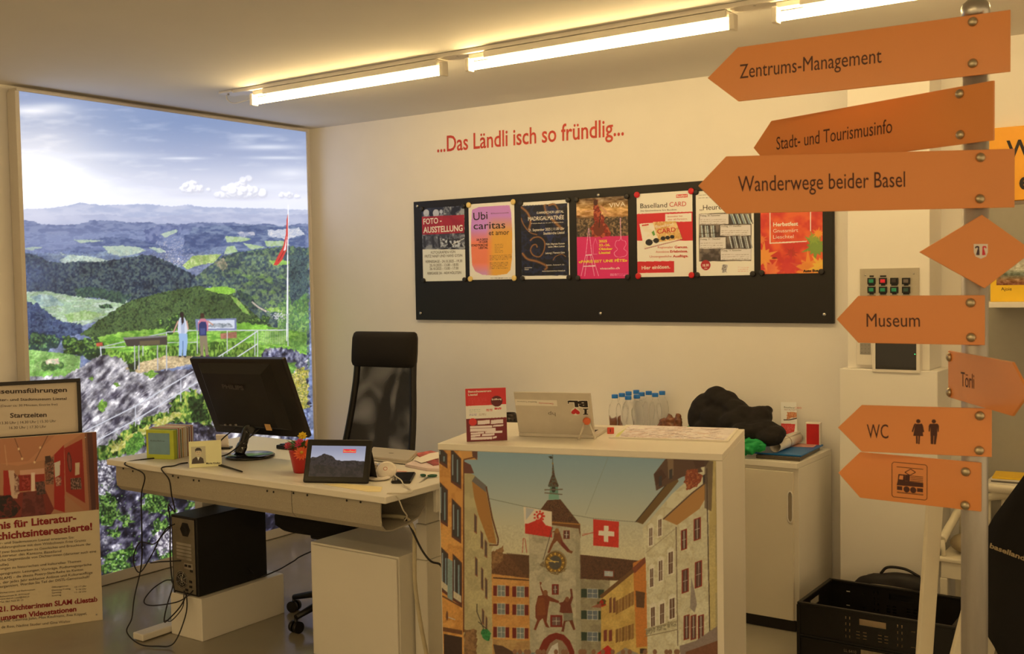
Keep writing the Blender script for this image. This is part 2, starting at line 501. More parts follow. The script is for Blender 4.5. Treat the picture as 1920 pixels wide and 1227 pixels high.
# ------------------------------------------------------------------ lettering on the wall
WALL = Frame((0, 0, 0), (1, 0, 0), (0, 0, 1))
M_red_text = smat('red_vinyl_lettering', (196, 62, 44), rough=0.5, var=0.03)
mb = MB()
mb.text(WALL, '...Das Ländli isch so fründlig...', WALL.px(820, 285.5), WALL.px(1170, 253.5), cap=0.087, n=0.0012, bold=0.012)
tag(mb.build('wall_lettering', M_red_text), 'red dialect sentence lettered on the wall above the black noticeboard', 'lettering')
# ------------------------------------------------------------------ the illuminated wall picture
MUR = Frame((0.075, -1.978, 0.0), (0, 1, 0), (0, 0, 1))      # normal = +x
MUR_Z0, MUR_Z1, MUR_L = 0.058, 2.482, 1.878
def paint_mural():
    c = Canvas(10, 150, 600, 1100, 2.0)
    W = lambda s: (225+s, 226+s, 240+s)
    c.vgrad([(150, (132, 150, 190)), (230, (134, 152, 190)), (290, (160, 172, 204)), (335, (205, 210, 230)), (375, (224, 226, 240)), (400, (222, 226, 240)), (1100, (90, 100, 110))])
    # thin cloud and glow
    n = c.noise(90, 3, 5, 16); n2 = c.noise(40, 8, 4, 7)
    k = np.clip((n*0.4+n2*0.25-0.25), 0, 1)[..., None]*np.clip((395-c.Y)/60, 0, 1)[:, None, None]*.7
    c.a = c.a*(1-k*0.5)+np.array([236, 238, 246.])*k*0.5
    c.glow((55, 340), 190, 120, (248, 248, 252), 0.95); c.glow((60, 208), 80, 13, (244, 244, 250), 0.8); c.glow((100, 200), 40, 8, (235, 238, 246), 0.5)
    c.glow((350, 225), 130, 45, (118, 140, 184), 0.35)
    c.glow((345, 297), 45, 3, (228, 232, 244), .9); c.glow((520, 296), 60, 3.5, (225, 230, 242), .8); c.glow((500, 276), 70, 6, (226, 230, 243), .8); c.glow((480, 255), 45, 4, (200, 208, 228), .7)
    c.glow((180, 292), 120, 8, (222, 226, 240), .7); c.glow((545, 325), 50, 12, (226, 229, 242), .8); c.glow((510, 350), 90, 9, (222, 226, 240), .8)
    rng = np.random.default_rng(5)
    for (cx, cy, w, h, num) in ((455, 355, 48, 26, 60), (362, 352, 40, 14, 34), (545, 365, 30, 9, 16)):
        for i in range(num):
            u = rng.normal(0, .42); x = cx+u*w; y = cy+h*.45-abs(rng.normal(0, .55))*h*(1.15-min(1, abs(u)))
            r = rng.uniform(3, 7.5)*h/26+2
            c.ell((x+1.2, y+1.5), r, r*.8, (204, 206, 222), .45); c.ell((x-.6, y-.8), r*.85, r*.7, (246, 246, 250), .5)
    c.glow((455, 372), 55, 5, (212, 214, 230), .8); c.glow((360, 366), 50, 5, (216, 219, 234), .8)
    c.soft(5)
    L, Rr, B = 10, 600, 1100
    def ridge(pts, cols, **k): c.rough([(L, pts[0][1])]+pts+[(Rr, pts[-1][1]), (Rr, k.pop('b', B)), (L, k.pop('b2', B))], cols, **k)
    ridge([(40, 393), (100, 390), (135, 384), (150, 380), (165, 382), (190, 385), (230, 384), (280, 383), (320, 388), (352, 384), (385, 389), (440, 390), (500, 391), (572, 394)], [(172, 182, 212), (192, 198, 222)], cell=30, seed=2, amp=1.0, cy=8)
    ridge([(40, 408), (120, 404), (200, 402), (260, 408), (340, 403), (430, 400), (500, 404), (572, 402)], [(170, 178, 208), (184, 190, 216)], cell=26, seed=4, amp=1, cy=6)
    c.glow((60, 410), 110, 30, (214, 216, 234), .8)
    ridge([(40, 413), (62, 415), (80, 421), (120, 422), (150, 420), (172, 414), (215, 414), (250, 418), (280, 416), (297, 420), (320, 419), (345, 421), (372, 417), (410, 418), (435, 417), (470, 422), (500, 419), (525, 425), (560, 420), (572, 419)], [(98, 112, 154), (112, 126, 166), (128, 140, 176)], cell=14, seed=6, amp=1.4, cy=5)
    # hazy middle ground
    c.rough([(L, 432), (110, 440), (200, 436), (290, 428), (345, 428), (372, 448), (330, 470), (240, 470), (120, 462), (L, 470)], [(120, 134, 174), (136, 149, 184), (106, 121, 162)], cell=14, seed=9, amp=2, cy=4)
    c.rough([(270, 432), (300, 422), (345, 424), (338, 440), (300, 452), (275, 462)], [(86, 100, 146), (120, 132, 172)], cell=7, seed=13)
    c.rough([(360, 425), (460, 422), (572, 425), (572, 478), (400, 490), (340, 470), (352, 448)], [(80, 97, 142), (98, 115, 152), (122, 138, 170)], cell=12, seed=15, cy=4)
    c.rough([(500, 432), (560, 428), (572, 440), (540, 448), (505, 444)], [(196, 200, 214), (160, 170, 196), (214, 214, 220)], cell=4, seed=17, cy=2)
    c.rough([(445, 436), (475, 434), (480, 442), (452, 445)], [(186, 186, 200), (140, 150, 180)], cell=4, seed=19)
    c.rough([(L, 470), (100, 476), (200, 470), (280, 480), (345, 500), (380, 540), (L, 540)], [(98, 118, 158), (112, 132, 166), (128, 148, 172)], cell=14, seed=21, cy=5)
    for i, p in enumerate(([(150, 452), (190, 446), (232, 445), (290, 456), (330, 470), (250, 466), (170, 461)], [(345, 441), (385, 436), (425, 440), (410, 462), (372, 476), (345, 478)], [(100, 470), (150, 462), (205, 470), (160, 476)], [(225, 486), (265, 482), (300, 492), (345, 505), (300, 500)], [(430, 425), (480, 422), (520, 428), (480, 436), (440, 434)])):
        c.rough(p, [(66, 82, 126), (82, 98, 140), (98, 114, 152)], cell=9, seed=260+i, amp=1.5, cy=4, al=.85)
    c.glow((110, 452), 110, 40, (150, 160, 196), .35)
    F = [(172, 190, 176), (186, 200, 182), (158, 180, 172)]
    for p in ([(110, 488), (132, 478), (170, 481), (192, 486), (220, 492), (180, 496), (120, 495)], [(112, 472), (118, 478), (160, 482), (168, 486), (130, 484)], [(192, 462), (232, 461), (262, 464), (275, 470), (250, 478), (225, 481), (202, 474)], [(138, 450), (170, 450), (195, 452), (150, 456)], [(278, 464), (300, 465), (312, 472), (300, 475)], [(40, 466), (66, 463), (80, 464), (60, 470)], [(300, 440), (330, 430), (334, 434), (310, 446)]):
        c.rough(p, F, cell=6, seed=int(p[0][0]), amp=1.2)
    for p in ([(422, 443), (450, 444), (474, 449), (455, 453), (425, 455)], [(425, 463), (440, 460), (446, 472), (420, 478)], [(455, 456), (480, 460), (500, 464), (470, 468)], [(496, 452), (530, 452), (545, 460), (500, 463)]):
        c.rough(p, [(176, 196, 168), (158, 184, 136)], cell=5, seed=int(p[0][0]), amp=1)
    c.rough([(342, 498), (362, 480), (392, 478), (416, 477), (402, 492), (372, 498), (350, 506)], [(168, 196, 110), (150, 184, 96), (186, 204, 130)], cell=6, seed=31, amp=1)
    for i in range(150):
        x = 315+rng.normal(0, 14)+rng.uniform(-8, 22); y = 468+rng.normal(0, 13)
        c.ell((x, y), .9, .7, (196, 190, 200), .7)
    for i in range(60):
        c.ell((330+rng.normal(0, 12), 492+rng.normal(0, 6)), 1, .8, (214, 206, 204), .8)
    # dark forest hill and the right forest slopes
    D = [(36, 50, 72), (50, 66, 88), (64, 83, 95), (84, 103, 102)]
    c.rough([(L, 478), (45, 474), (75, 480), (88, 490), (118, 493), (150, 491), (200, 490), (235, 484), (262, 479), (285, 480), (300, 484), (322, 494), (350, 508), (372, 520), (386, 534), (400, 545), (400, 575), (300, 580), (200, 560), (100, 555), (L, 560)], D, cell=3.5, seed=41, amp=2.2, thr=(-1.3, 1.3))
    c.glow((45, 520), 90, 60, (84, 100, 150), .55)
    c.rough([(366, 520), (384, 505), (402, 492), (420, 480), (450, 472), (490, 468), (530, 462), (580, 465), (580, 700), (440, 640), (400, 540), (372, 530)], [(50, 68, 88), (68, 90, 93), (88, 112, 95), (110, 136, 100)], cell=4, seed=43, amp=2, thr=(-1.4, 1.4))
    c.rough([(402, 492), (420, 484), (428, 500), (418, 510)], [(160, 150, 124), (110, 120, 100)], cell=3, seed=45)
    c.rough([(505, 490), (530, 488), (560, 492), (530, 498), (512, 498)], [(120, 170, 70), (150, 184, 90)], cell=4, seed=47)
    for i in range(26):
        x = rng.uniform(430, 572); y = rng.uniform(505, 575); c.rough([(x-8, y), (x, y-4), (x+9, y+2), (x, y+5)], [(106, 150, 72), (132, 168, 84)], cell=3, seed=50+i, amp=2, al=.6)
    c.rough([(520, 570), (575, 545), (580, 620), (545, 640), (520, 620)], [(96, 146, 74), (60, 96, 84), (128, 172, 88)], cell=4, seed=80, amp=2)
    c.rough([(540, 480), (575, 470), (575, 550), (545, 570)], [(62, 84, 96), (92, 124, 110), (44, 62, 80)], cell=3, seed=81, amp=3)
    # left valley meadows
    c.rough([(42, 548), (90, 546), (130, 555), (180, 562), (235, 560), (240, 575), (190, 600), (150, 612), (110, 600), (45, 590)], [(148, 178, 148), (166, 190, 158), (140, 172, 124), (178, 196, 178)], cell=18, seed=83, cy=5, amp=2)
    c.rough([(55, 556), (95, 552), (120, 572), (80, 576)], [(110, 140, 160), (160, 185, 185)], cell=9, seed=84, al=.7)
    c.rough([(140, 542), (170, 538), (210, 545), (255, 556), (225, 570), (190, 560), (145, 556)], [(44, 66, 70), (70, 100, 80)], cell=3, seed=85, amp=3)
    c.rough([(120, 590), (160, 582), (200, 590), (170, 600), (130, 604)], [(172, 200, 140), (140, 178, 104)], cell=6, seed=86)
    c.rough([(45, 565), (70, 570), (95, 590), (120, 605), (150, 608), (160, 622), (110, 640), (45, 640)], [(58, 74, 116), (84, 104, 136), (44, 58, 96)], cell=6, seed=87, amp=3)
    c.rough([(185, 572), (205, 570), (212, 578), (190, 580)], [(40, 60, 60), (90, 130, 80)], cell=2, seed=88, amp=2)
    # central wooded hill
    c.rough([(150, 628), (185, 600), (210, 585), (240, 566), (275, 556), (310, 547), (345, 541), (372, 536), (395, 541), (430, 548), (452, 566), (478, 590), (510, 612), (500, 625), (300, 632), (200, 640)], [(44, 62, 44), (62, 86, 52), (88, 118, 60), (62, 82, 56)], cell=3.2, seed=91, amp=2, thr=(-1.5, 1.5))
    c.rough([(382, 542), (400, 538), (425, 538), (440, 542), (441, 549), (428, 553), (404, 549)], [(128, 186, 56), (146, 198, 70)], cell=8, seed=93, amp=1)
    c.rough([(432, 556), (445, 560), (462, 580), (470, 592), (455, 585)], [(120, 170, 66), (150, 180, 90)], cell=5, seed=94, amp=1)
    c.rough([(440, 540), (470, 555), (490, 580), (470, 580), (450, 560)], [(40, 58, 72), (66, 92, 72)], cell=3, seed=95, amp=2)
    c.path([(472, 566), (484, 576), (500, 585)], 3, (190, 176, 160))
    c.rough([(496, 578), (520, 576), (530, 584), (505, 586)], [(130, 176, 70), (150, 190, 90)], cell=5, seed=96)
    for i in range(70): c.ell((520+rng.normal(0, 9), 592+rng.normal(0, 5)), 1.1, .9, (206, 200, 212), .8)
    # near meadow, trees
    G = [(92, 150, 48), (118, 174, 56), (140, 192, 72)]
    c.rough([(160, 650), (185, 632), (230, 622), (300, 617), (360, 618), (440, 606), (500, 612), (575, 625), (575, 670), (160, 672)], G, cell=9, seed=101, amp=1.5, cy=3)
    c.rough([(440, 606), (475, 604), (502, 612), (496, 620), (445, 618)], [(128, 190, 60), (110, 172, 50)], cell=9, seed=102)
    def trees(x0, x1, y0, y1, num, r, seed, dark=(40, 64, 44), lit=(108, 152, 62)):
        q = np.random.default_rng(seed)
        for i in range(num):
            x = q.uniform(x0, x1); y = q.uniform(y0, y1); s_ = r*q.uniform(.6, 1.3)
            c.ell((x, y), s_, s_*1.05, dark, .9)
            for j in range(9):
                c.ell((x+q.normal(-.1, .4)*s_, y+q.normal(-.25, .35)*s_), s_*.26, s_*.22, np.array(lit)*q.uniform(.65, 1.15), .8)
    trees(50, 108, 632, 655, 26, 9, 1, (44, 66, 66), (96, 140, 84)); trees(112, 190, 640, 668, 26, 9, 2); trees(148, 190, 650, 668, 8, 8, 4)
    trees(300, 330, 600, 622, 8, 6, 5); trees(452, 505, 595, 605, 8, 6, 6); trees(330, 350, 585, 600, 5, 5, 7)
    c.rough([(45, 655), (110, 662), (150, 668), (150, 712), (45, 712)], [(140, 190, 96), (166, 208, 120), (120, 176, 80)], cell=10, seed=105, cy=4, amp=1)
    trees(70, 120, 683, 692, 12, 6, 8, (70, 110, 60), (130, 170, 84))
    c.rough([(84, 676), (110, 672), (112, 682), (88, 684)], [(224, 190, 170), (190, 200, 160)], cell=2, seed=106)
    c.rough([(45, 698), (130, 694), (160, 700), (120, 712), (45, 712)], [(118, 182, 74), (140, 196, 90)], cell=8, seed=107)
    c.rough([(540, 640), (575, 618), (575, 660), (545, 655)], [(120, 168, 70), (90, 140, 60)], cell=4, seed=108)
    c.poly([(180, 644), (192, 642), (193, 649), (181, 650)], (196, 84, 60)); c.poly([(413, 626), (444, 622), (444, 634), (414, 636)], (176, 112, 90))
    # the crag: grass fringe, sandy terrace, bare rock
    c.rough([(180, 672), (210, 655), (240, 662), (300, 652), (420, 640), (480, 645), (480, 675), (240, 690)], [(60, 96, 36), (104, 150, 48), (134, 176, 62)], cell=2.4, seed=111, amp=2, cy=5)
    RK = [(54, 50, 66), (96, 92, 106), (140, 136, 146), (182, 178, 186), (224, 218, 222)]
    c.rough([(45, 706), (118, 706), (150, 690), (175, 672), (195, 666), (225, 670), (240, 684), (300, 695), (400, 690), (480, 685), (500, 655), (530, 654), (560, 660), (576, 668), (590, 1100), (20, 1100)], RK, cell=9, seed=113, amp=3, thr=(-2.1, 1.9), cy=15, oct=5, shear=.75, mixn=.8)
    # slanting strata with light and dark faces
    for i in range(260):
        x = rng.uniform(110, 400); y = rng.uniform(690, 860)
        if y < 690+(200-x)*.2: continue
        l = rng.uniform(6, 26); a = -rng.uniform(.35, .95)
        col = [(232, 226, 228), (54, 50, 70), (172, 166, 176), (104, 98, 116)][int(rng.integers(4))]
        c.line((x, y), (x+l*math.cos(a), y+l*math.sin(a)), rng.uniform(.6, 2.2), col, .45)
    c.rough([(232, 692), (262, 680), (310, 668), (370, 668), (430, 674), (480, 672), (500, 680), (440, 690), (360, 682), (325, 690), (290, 696), (262, 700)], [(196, 172, 126), (214, 192, 148), (176, 150, 108)], cell=5, seed=115, amp=1.5, cy=2)
    c.rough([(240, 684), (260, 676), (258, 694), (244, 700)], [(60, 84, 36), (40, 40, 40)], cell=2, seed=116)
    for (x, y, w, h, sd) in ((283, 702, 14, 9, 1), (192, 762, 9, 14, 2), (172, 710, 5, 6, 3), (220, 722, 7, 5, 4)): c.rough([(x-w, y), (x, y-h), (x+w, y), (x, y+h)], [(84, 130, 44), (128, 170, 58)], cell=2, seed=120+sd, amp=3)
    # green and ochre scrub running down the slope
    GS = [(26, 42, 22), (60, 96, 34), (104, 146, 50), (166, 172, 72)]
    c.rough([(330, 742), (350, 732), (378, 735), (400, 760), (396, 800), (360, 802), (320, 792), (290, 812), (262, 832), (240, 850), (200, 862), (178, 868), (182, 842), (215, 820), (245, 800), (280, 780), (318, 770)], GS, cell=4, seed=131, amp=6, cy=7, thr=(-1.5, 1.6))
    c.rough([(205, 838), (240, 818), (275, 800), (330, 772), (345, 778), (300, 800), (250, 828), (215, 850)], [(188, 178, 74), (150, 164, 60), (204, 196, 120)], cell=3, seed=133, amp=4)
    c.rough([(352, 745), (380, 748), (392, 790), (360, 790)], [(22, 34, 20), (50, 80, 34)], cell=3, seed=134, amp=5)
    c.rough([(280, 800), (350, 790), (400, 800), (410, 850), (300, 860), (270, 835)], [(20, 20, 30), (54, 50, 66), (90, 86, 100), (176, 172, 182)], cell=6, seed=135, amp=6, thr=(-1.4, 2.4), oct=5)
    c.rough([(235, 828), (262, 808), (272, 830), (250, 858), (235, 850)], [(60, 110, 40), (110, 164, 56)], cell=2.5, seed=136, amp=4)
    # right of the monitor
    c.rough([(490, 664), (515, 654), (545, 655), (578, 668), (582, 900), (540, 900)], [(30, 30, 52), (72, 74, 104), (112, 114, 144), (186, 188, 206)], cell=5, seed=141, amp=5, thr=(-1.6, 2.1), oct=5, cy=8)
    c.rough([(545, 700), (565, 690), (577, 690), (578, 765), (560, 770), (548, 735)], [(196, 176, 60), (130, 160, 56), (60, 70, 50), (220, 200, 110)], cell=2.6, seed=143, amp=5)
    c.rough([(535, 680), (555, 678), (552, 700), (540, 715)], [(80, 130, 50), (120, 170, 70)], cell=2.5, seed=144, amp=4)
    c.rough([(562, 770), (580, 765), (582, 850), (568, 830)], [(150, 166, 210), (110, 124, 172), (80, 90, 140)], cell=3, seed=145, amp=3)
    # lower crag in shadow with sunlit leaves
    c.rough([(120, 1100), (150, 900), (172, 872), (205, 866), (235, 858), (270, 862), (300, 850), (345, 858), (400, 846), (450, 856), (500, 848), (590, 850), (590, 1100)], [(16, 16, 28), (40, 37, 56), (78, 74, 96), (120, 116, 136), (206, 202, 212)], cell=9, seed=151, amp=5, thr=(-1.6, 2.6), cy=13, oct=5, shear=.6, mixn=.9)
    c.rough([(176, 870), (205, 862), (215, 905), (200, 940), (182, 930)], [(206, 202, 210), (110, 106, 120), (70, 66, 84)], cell=3, seed=152, amp=4)
    LF = [(18, 34, 16), (44, 78, 28), (84, 132, 46), (140, 184, 72)]
    for i, (x, y, w, h) in enumerate(((200, 955, 24, 26), (235, 975, 18, 12), (290, 945, 26, 18), (220, 1055, 26, 22), (240, 1035, 12, 14), (300, 990, 16, 14), (318, 960, 12, 10), (212, 1000, 10, 8), (362, 948, 14, 8), (310, 1040, 16, 18), (190, 1068, 12, 8))):
        a = np.linspace(0, 2*np.pi, 14)[:-1]
        c.rough([(x+w*math.cos(t), y+h*math.sin(t)) for t in a], LF, cell=3.2, seed=160+i, amp=9, step=4, thr=(-1.5, 1.6), al=.9)
    c.rough([(290, 1000), (322, 985), (326, 1030), (300, 1045)], [(196, 190, 196), (120, 112, 124), (80, 74, 90)], cell=3, seed=175, amp=4)
    for i in range(360):
        x = rng.uniform(180, 330); y = rng.uniform(870, 1075); c.ell((x, y), rng.uniform(.6, 2), rng.uniform(.5, 1.3), [(214, 212, 220), (110, 164, 60), (26, 24, 36)][int(rng.integers(3))], .7)
    c.shade(480, 1100, 30, .06, 301); c.shade(470, 1100, 2.5, .05, 303, 3); c.shade(640, 1100, 12, .08, 305)
    m_ = c.Y > 475; g_ = c.a[m_].mean(2, keepdims=True); c.a[m_] = c.a[m_]*.86+g_*.14
    # railings
    S = (206, 208, 218); SD = (120, 124, 140)
    c.path([(158, 810), (254, 762), (362, 697)], 2.2, S); c.path([(172, 832), (254, 788), (372, 716)], 2.2, S)
    for x, a, b in ((254, 762, 800), (339, 710, 754)): c.line((x, a), (x, b), 1.8, S)
    c.path([(187, 652), (250, 637), (313, 624)], 1.6, (184, 190, 200)); c.line((188, 653), (235, 650), 1.4, S)
    c.line((188, 650), (190, 668), 2, S)
    c.path([(313, 623), (360, 620), (440, 620), (540, 619)], 1.8, S); c.line((313, 643), (370, 642), 1.2, S)
    for x, a, b in ((268, 640, 668), (312, 623, 696), (370, 622, 664), (426, 620, 665), (483, 620, 670), (478, 622, 668)): c.line((x, a), (x, b), 2, S)
    c.path([(393, 680), (440, 650), (483, 621)], 2.2, S); c.path([(428, 681), (483, 645)], 2.2, S); c.line((418, 665), (418, 682), 1.6, S)
    for k in range(12):
        c.line((485+k*4.4, 622), (485+k*4.4, 640+k*.8), .6, (196, 200, 206), .6)
        c.line((485, 622+k*2.2), (540, 620+k*2.2), .5, (196, 200, 206), .5)
    c.line((540, 500), (540, 650), 1.6, S)
    # slanted information desk and panorama board
    c.poly([(231, 634), (313, 629), (314, 647), (238, 650)], (70, 62, 60)); c.poly([(231, 633), (313, 629), (313, 632), (232, 637)], (122, 118, 122))
    c.poly([(262, 640), (300, 638), (300, 646), (262, 648)], (112, 100, 70), .7)
    for x in (252, 260, 295, 312): c.line((x, 648), (x+1, 694), 2, (176, 176, 184))
    c.poly([(366, 599), (443, 597), (444, 619), (368, 620)], (120, 130, 168)); c.poly([(371, 602), (440, 600), (440, 616), (374, 617)], (206, 212, 226))
    c.rough([(380, 612), (400, 607), (430, 606), (438, 613), (400, 615)], [(120, 130, 140), (170, 176, 186)], cell=3, seed=181)
    # the two visitors at the rail, seen from behind
    c.poly([(333, 622), (334, 604), (337, 596), (346, 596), (351, 606), (352, 622), (348, 628), (336, 628)], (206, 210, 226)); c.poly([(338, 598), (347, 600), (346, 625), (340, 626)], (172, 182, 206))
    c.poly([(335, 626), (351, 626), (352, 640), (349, 668), (344, 668), (343, 645), (341, 668), (335, 668), (336, 640)], (150, 180, 220)); c.line((343, 640), (343, 668), 1.2, (90, 116, 160))
    c.line((334, 602), (325, 624), 2.6, (196, 150, 130)); c.line((350, 602), (353, 618), 2.4, (196, 150, 130))
    c.ell((341, 590), 4, 5, (44, 34, 38)); c.poly([(339, 590), (344, 590), (345, 604), (341, 610)], (50, 38, 42))
    c.ell((337.5, 669), 3, 1.6, (40, 40, 52)); c.ell((347, 669), 3, 1.6, (40, 40, 52))
    c.poly([(372, 622), (371, 606), (376, 598), (385, 598), (391, 606), (390, 622)], (196, 120, 140)); c.line((389, 602), (400, 610), 2.4, (190, 140, 120))
    c.poly([(373, 628), (373, 608), (378, 603), (386, 604), (388, 612), (387, 630), (378, 632)], (46, 54, 104)); c.poly([(375, 616), (385, 616), (385, 627), (376, 628)], (70, 80, 132))
    c.poly([(374, 630), (388, 630), (391, 666), (386, 667), (382, 642), (381, 668), (376, 668)], (136, 122, 100))
    c.ell((379.5, 592), 4, 5, (70, 48, 42)); c.ell((378.5, 669), 3.4, 1.6, (44, 36, 50)); c.ell((389, 668), 4, 1.8, (90, 60, 84))
    # flagpole and hanging flag
    c.line((540.5, 384), (537.5, 640), 1.8, (236, 236, 242))
    c.poly([(540, 400), (537.5, 412), (536, 440), (531, 462), (520, 482), (513, 497), (520, 498), (529, 488), (537, 470), (540, 440)], (206, 64, 60))
    c.poly([(538, 440), (534, 462), (530, 476), (536, 468)], (240, 220, 224)); c.line((522, 490), (533, 470), 1.6, (150, 40, 44))
    c.soft(1)
    return c
M_mural = print_mat('backlit_print', rough=0.35, emission=1.10)
M_alu = smat('pale_aluminium_frame', (206, 198, 184), rough=0.5, metal=0.1, var=0.03, scale=60, stretch=(1, 1, 30))
lb = thing('light_box', 'tall backlit landscape photograph of hills and a rocky viewpoint on the left wall', 'light box', MUR.at(MUR_L/2, 0, -0.03))
mur = printed('backlit_picture', MUR, 0, MUR_Z0, MUR_L, MUR_Z1, paint_mural(), M_mural, lb, res=290, n=-0.006, gain=None, glow=0.4)
fw = 0.014
mb = MB()
mb.box(MUR, (MUR_L/2, MUR_Z1+fw/2, -0.036), (MUR_L+2*fw, fw, 0.072), 0.002)
mb.box(MUR, (MUR_L/2, 0.031, -0.036), (MUR_L+2*fw, 0.054, 0.072), 0.002)
mb.box(MUR, (-fw/2-.004, (MUR_Z1+MUR_Z0)/2, -0.036), (fw+.008, MUR_Z1-MUR_Z0, 0.072), 0.002)
mb.box(MUR, (MUR_L+fw/2, (MUR_Z1+MUR_Z0)/2, -0.036), (fw, MUR_Z1-MUR_Z0, 0.072), 0.002)
mb.build('frame', M_alu, lb)
mb = MB(); mb.box(MUR, (MUR_L/2, (MUR_Z1+MUR_Z0)/2, -0.04), (MUR_L, MUR_Z1-MUR_Z0, 0.06)); mb.build('back_box', M_lamp_white, lb)
# ------------------------------------------------------------------ lettering measured in the photograph
def pxtext(mb, fr, body, x0, y0, x1, y1, cap, bold=0.0, n=0.0006):
    a = fr.px(x0, y0); b = fr.px(x1, y1); m = fr.px((x0+x1)/2, (y0+y1)/2-cap)
    c = fr.px((x0+x1)/2, (y0+y1)/2)
    return mb.text(fr, body, a, b, cap=abs(m[1]-c[1]), n=n, bold=bold)
M_ink = smat('black_ink', (38, 30, 30), rough=0.6, var=0.02)
M_wink = smat('white_ink', (240, 234, 226), rough=0.6, var=0.01)
M_yink = smat('yellow_ink', (238, 214, 60), rough=0.6, var=0.02)
M_rink = smat('red_ink', (196, 44, 48), rough=0.6, var=0.02)
M_print = print_mat('poster_print', rough=0.45)
# ------------------------------------------------------------------ the black noticeboard
YB = -0.022
WB = Frame((0, YB, 0), (1, 0, 0), (0, 0, 1))
bx0, bx1, bz0, bz1 = 0.862, 3.343, 1.315, 2.008
M_board = smat('black_magnet_board', (22, 18, 16), rough=0.5, var=0.05, scale=20)
board = thing('noticeboard', 'wide black magnetic noticeboard screwed to the back wall under the red lettering', 'noticeboard', ((bx0+bx1)/2, 0, bz0))
mb = MB(); mb.abox(bx0, bx1, YB, -0.0005, bz0, bz1, 0.0015, 1); mb.build('panel', M_board, board)
for (x, y) in ((782.5, 387), (1122, 366), (1548, 341), (788.5, 587.5), (1126, 588), (1545.5, 590)):
    u, v = WB.px(x, y)
    mb = MB(); mb.lathe([(0.009, 0.0), (0.009, 0.002), (0.006, 0.005), (0.002, 0.006)], WB.at(u, v, 0.0002), 12, WB); mb.build('screw', M_metal, board)

def X5(x): return 770+x/4.3825
def Y5(y): return 340+y/4.3825
def X6(x): return 1160+x/4.3829
def T5(mb, s, x0, y0, x1, y1, cap, bold=0): pxtext(mb, PF, s, X5(x0), Y5(y0), X5(x1), Y5(y1), cap/4.3825, bold)
def T6(mb, s, x0, y0, x1, y1, cap, bold=0): pxtext(mb, PF, s, X6(x0), Y5(y0), X6(x1), Y5(y1), cap/4.3829, bold)
PF = Frame((0, YB-0.0012, 0), (1, 0, 0), (0, 0, 1))
def poster(label, bl, tr, cv, inks):
    u0, v0 = PF.px(*bl); u1, v1 = PF.px(*tr)
    t = thing('poster', label, 'poster', PF.at((u0+u1)/2, v0, 0), 'posters on the black noticeboard')
    s = printed('sheet', PF, u0, v0, u1, v1, cv, M_print, t, res=460)
    md = s.modifiers.new('paper', 'SOLIDIFY'); md.thickness = 0.0008; md.offset = -1
    for mb, m, nm in inks:
        mb.build(nm, m, t)
    return t, (u0, v0, u1, v1)
def P5(l): return [(X5(x), Y5(y)) for x, y in l]
def P6(l): return [(X6(x), Y5(y)) for x, y in l]

# 1 photography exhibition
c = Canvas(784, 380, 880, 532, 3, (226, 220, 208))
c.tex(P5([(75, 190), (450, 190), (450, 560), (75, 560)]), [(24, 24, 34), (90, 90, 96), (58, 58, 66), (150, 148, 146)], cell=9, seed=3)
c.tex(P5([(75, 190), (270, 190), (270, 300), (75, 300)]), [(20, 22, 40), (40, 44, 64)], cell=9, seed=4)
for x, y, r in ((128, 260, 24), (208, 262, 26), (250, 250, 14)): c.ell((X5(x), Y5(y)), r/4.4, r*1.2/4.4, (208, 206, 206), .85); c.ell((X5(x+3), Y5(y+30)), r*1.1/4.4, r*.9/4.4, (170, 168, 170), .7)
c.tex(P5([(90, 292), (440, 275), (440, 425), (92, 440)]), [(150, 24, 40), (176, 36, 48)], cell=16, seed=6)
c.poly(P5([(262, 285), (440, 275), (440, 420), (262, 430)]), (140, 18, 34), .5)
c.poly(P5([(92, 440), (440, 430), (440, 545), (92, 558)]), (110, 108, 112), .4)
c.rough(P5([(230, 470), (420, 470), (440, 545), (240, 545)]), [(190, 188, 184), (120, 118, 118), (46, 44, 50)], cell=4, seed=8)
for x in (110, 180, 230): c.line((X5(x), Y5(450)), (X5(x+8), Y5(545)), 4, (40, 40, 48))
c.ell((X5(310), Y5(500)), 2.2, 7, (20, 20, 26)); c.ell((X5(308), Y5(458)), 1.3, 1.6, (30, 28, 30)); c.poly(P5([(290, 540), (320, 500), (345, 530), (335, 545)]), (24, 22, 28))
c.path(P5([(340, 520), (400, 490), (440, 470)]), 1, (230, 228, 224))
mb = MB(); T5(mb, 'FOTO -', 105, 355, 255, 343, 45, .02); T5(mb, 'AUSSTELLUNG', 105, 425, 428, 408, 47, .025)
mk = MB()
for s, x0, y0, x1, y1 in (('FOTOGRAFIEN VON', 167, 597, 367, 590), ('FRITZ NAEF UND HANS GYSIN', 117, 628, 424, 620), ('VERNISSAGE - 24.10.2025 - 19.30', 120, 672, 424, 665), ('25.10.2025 - 13.00 - 18.00', 157, 702, 393, 696), ('26.10.2025 - 13.00 - 17.00', 157, 730, 393, 725), ('RIBIGASSE 3A - 4434 HÖLSTEIN', 140, 768, 415, 761)): T5(mk, s, x0, y0, x1, y1, 21)
posters = [('photography exhibition', poster('white and dark poster lettered FOTO - AUSSTELLUNG in a red band on the noticeboard', (793.5, 528), (870.4, 385.6), c, [(mb, M_wink, 'lettering'), (mk, M_ink, 'lettering')])[1], 'kkkk')]
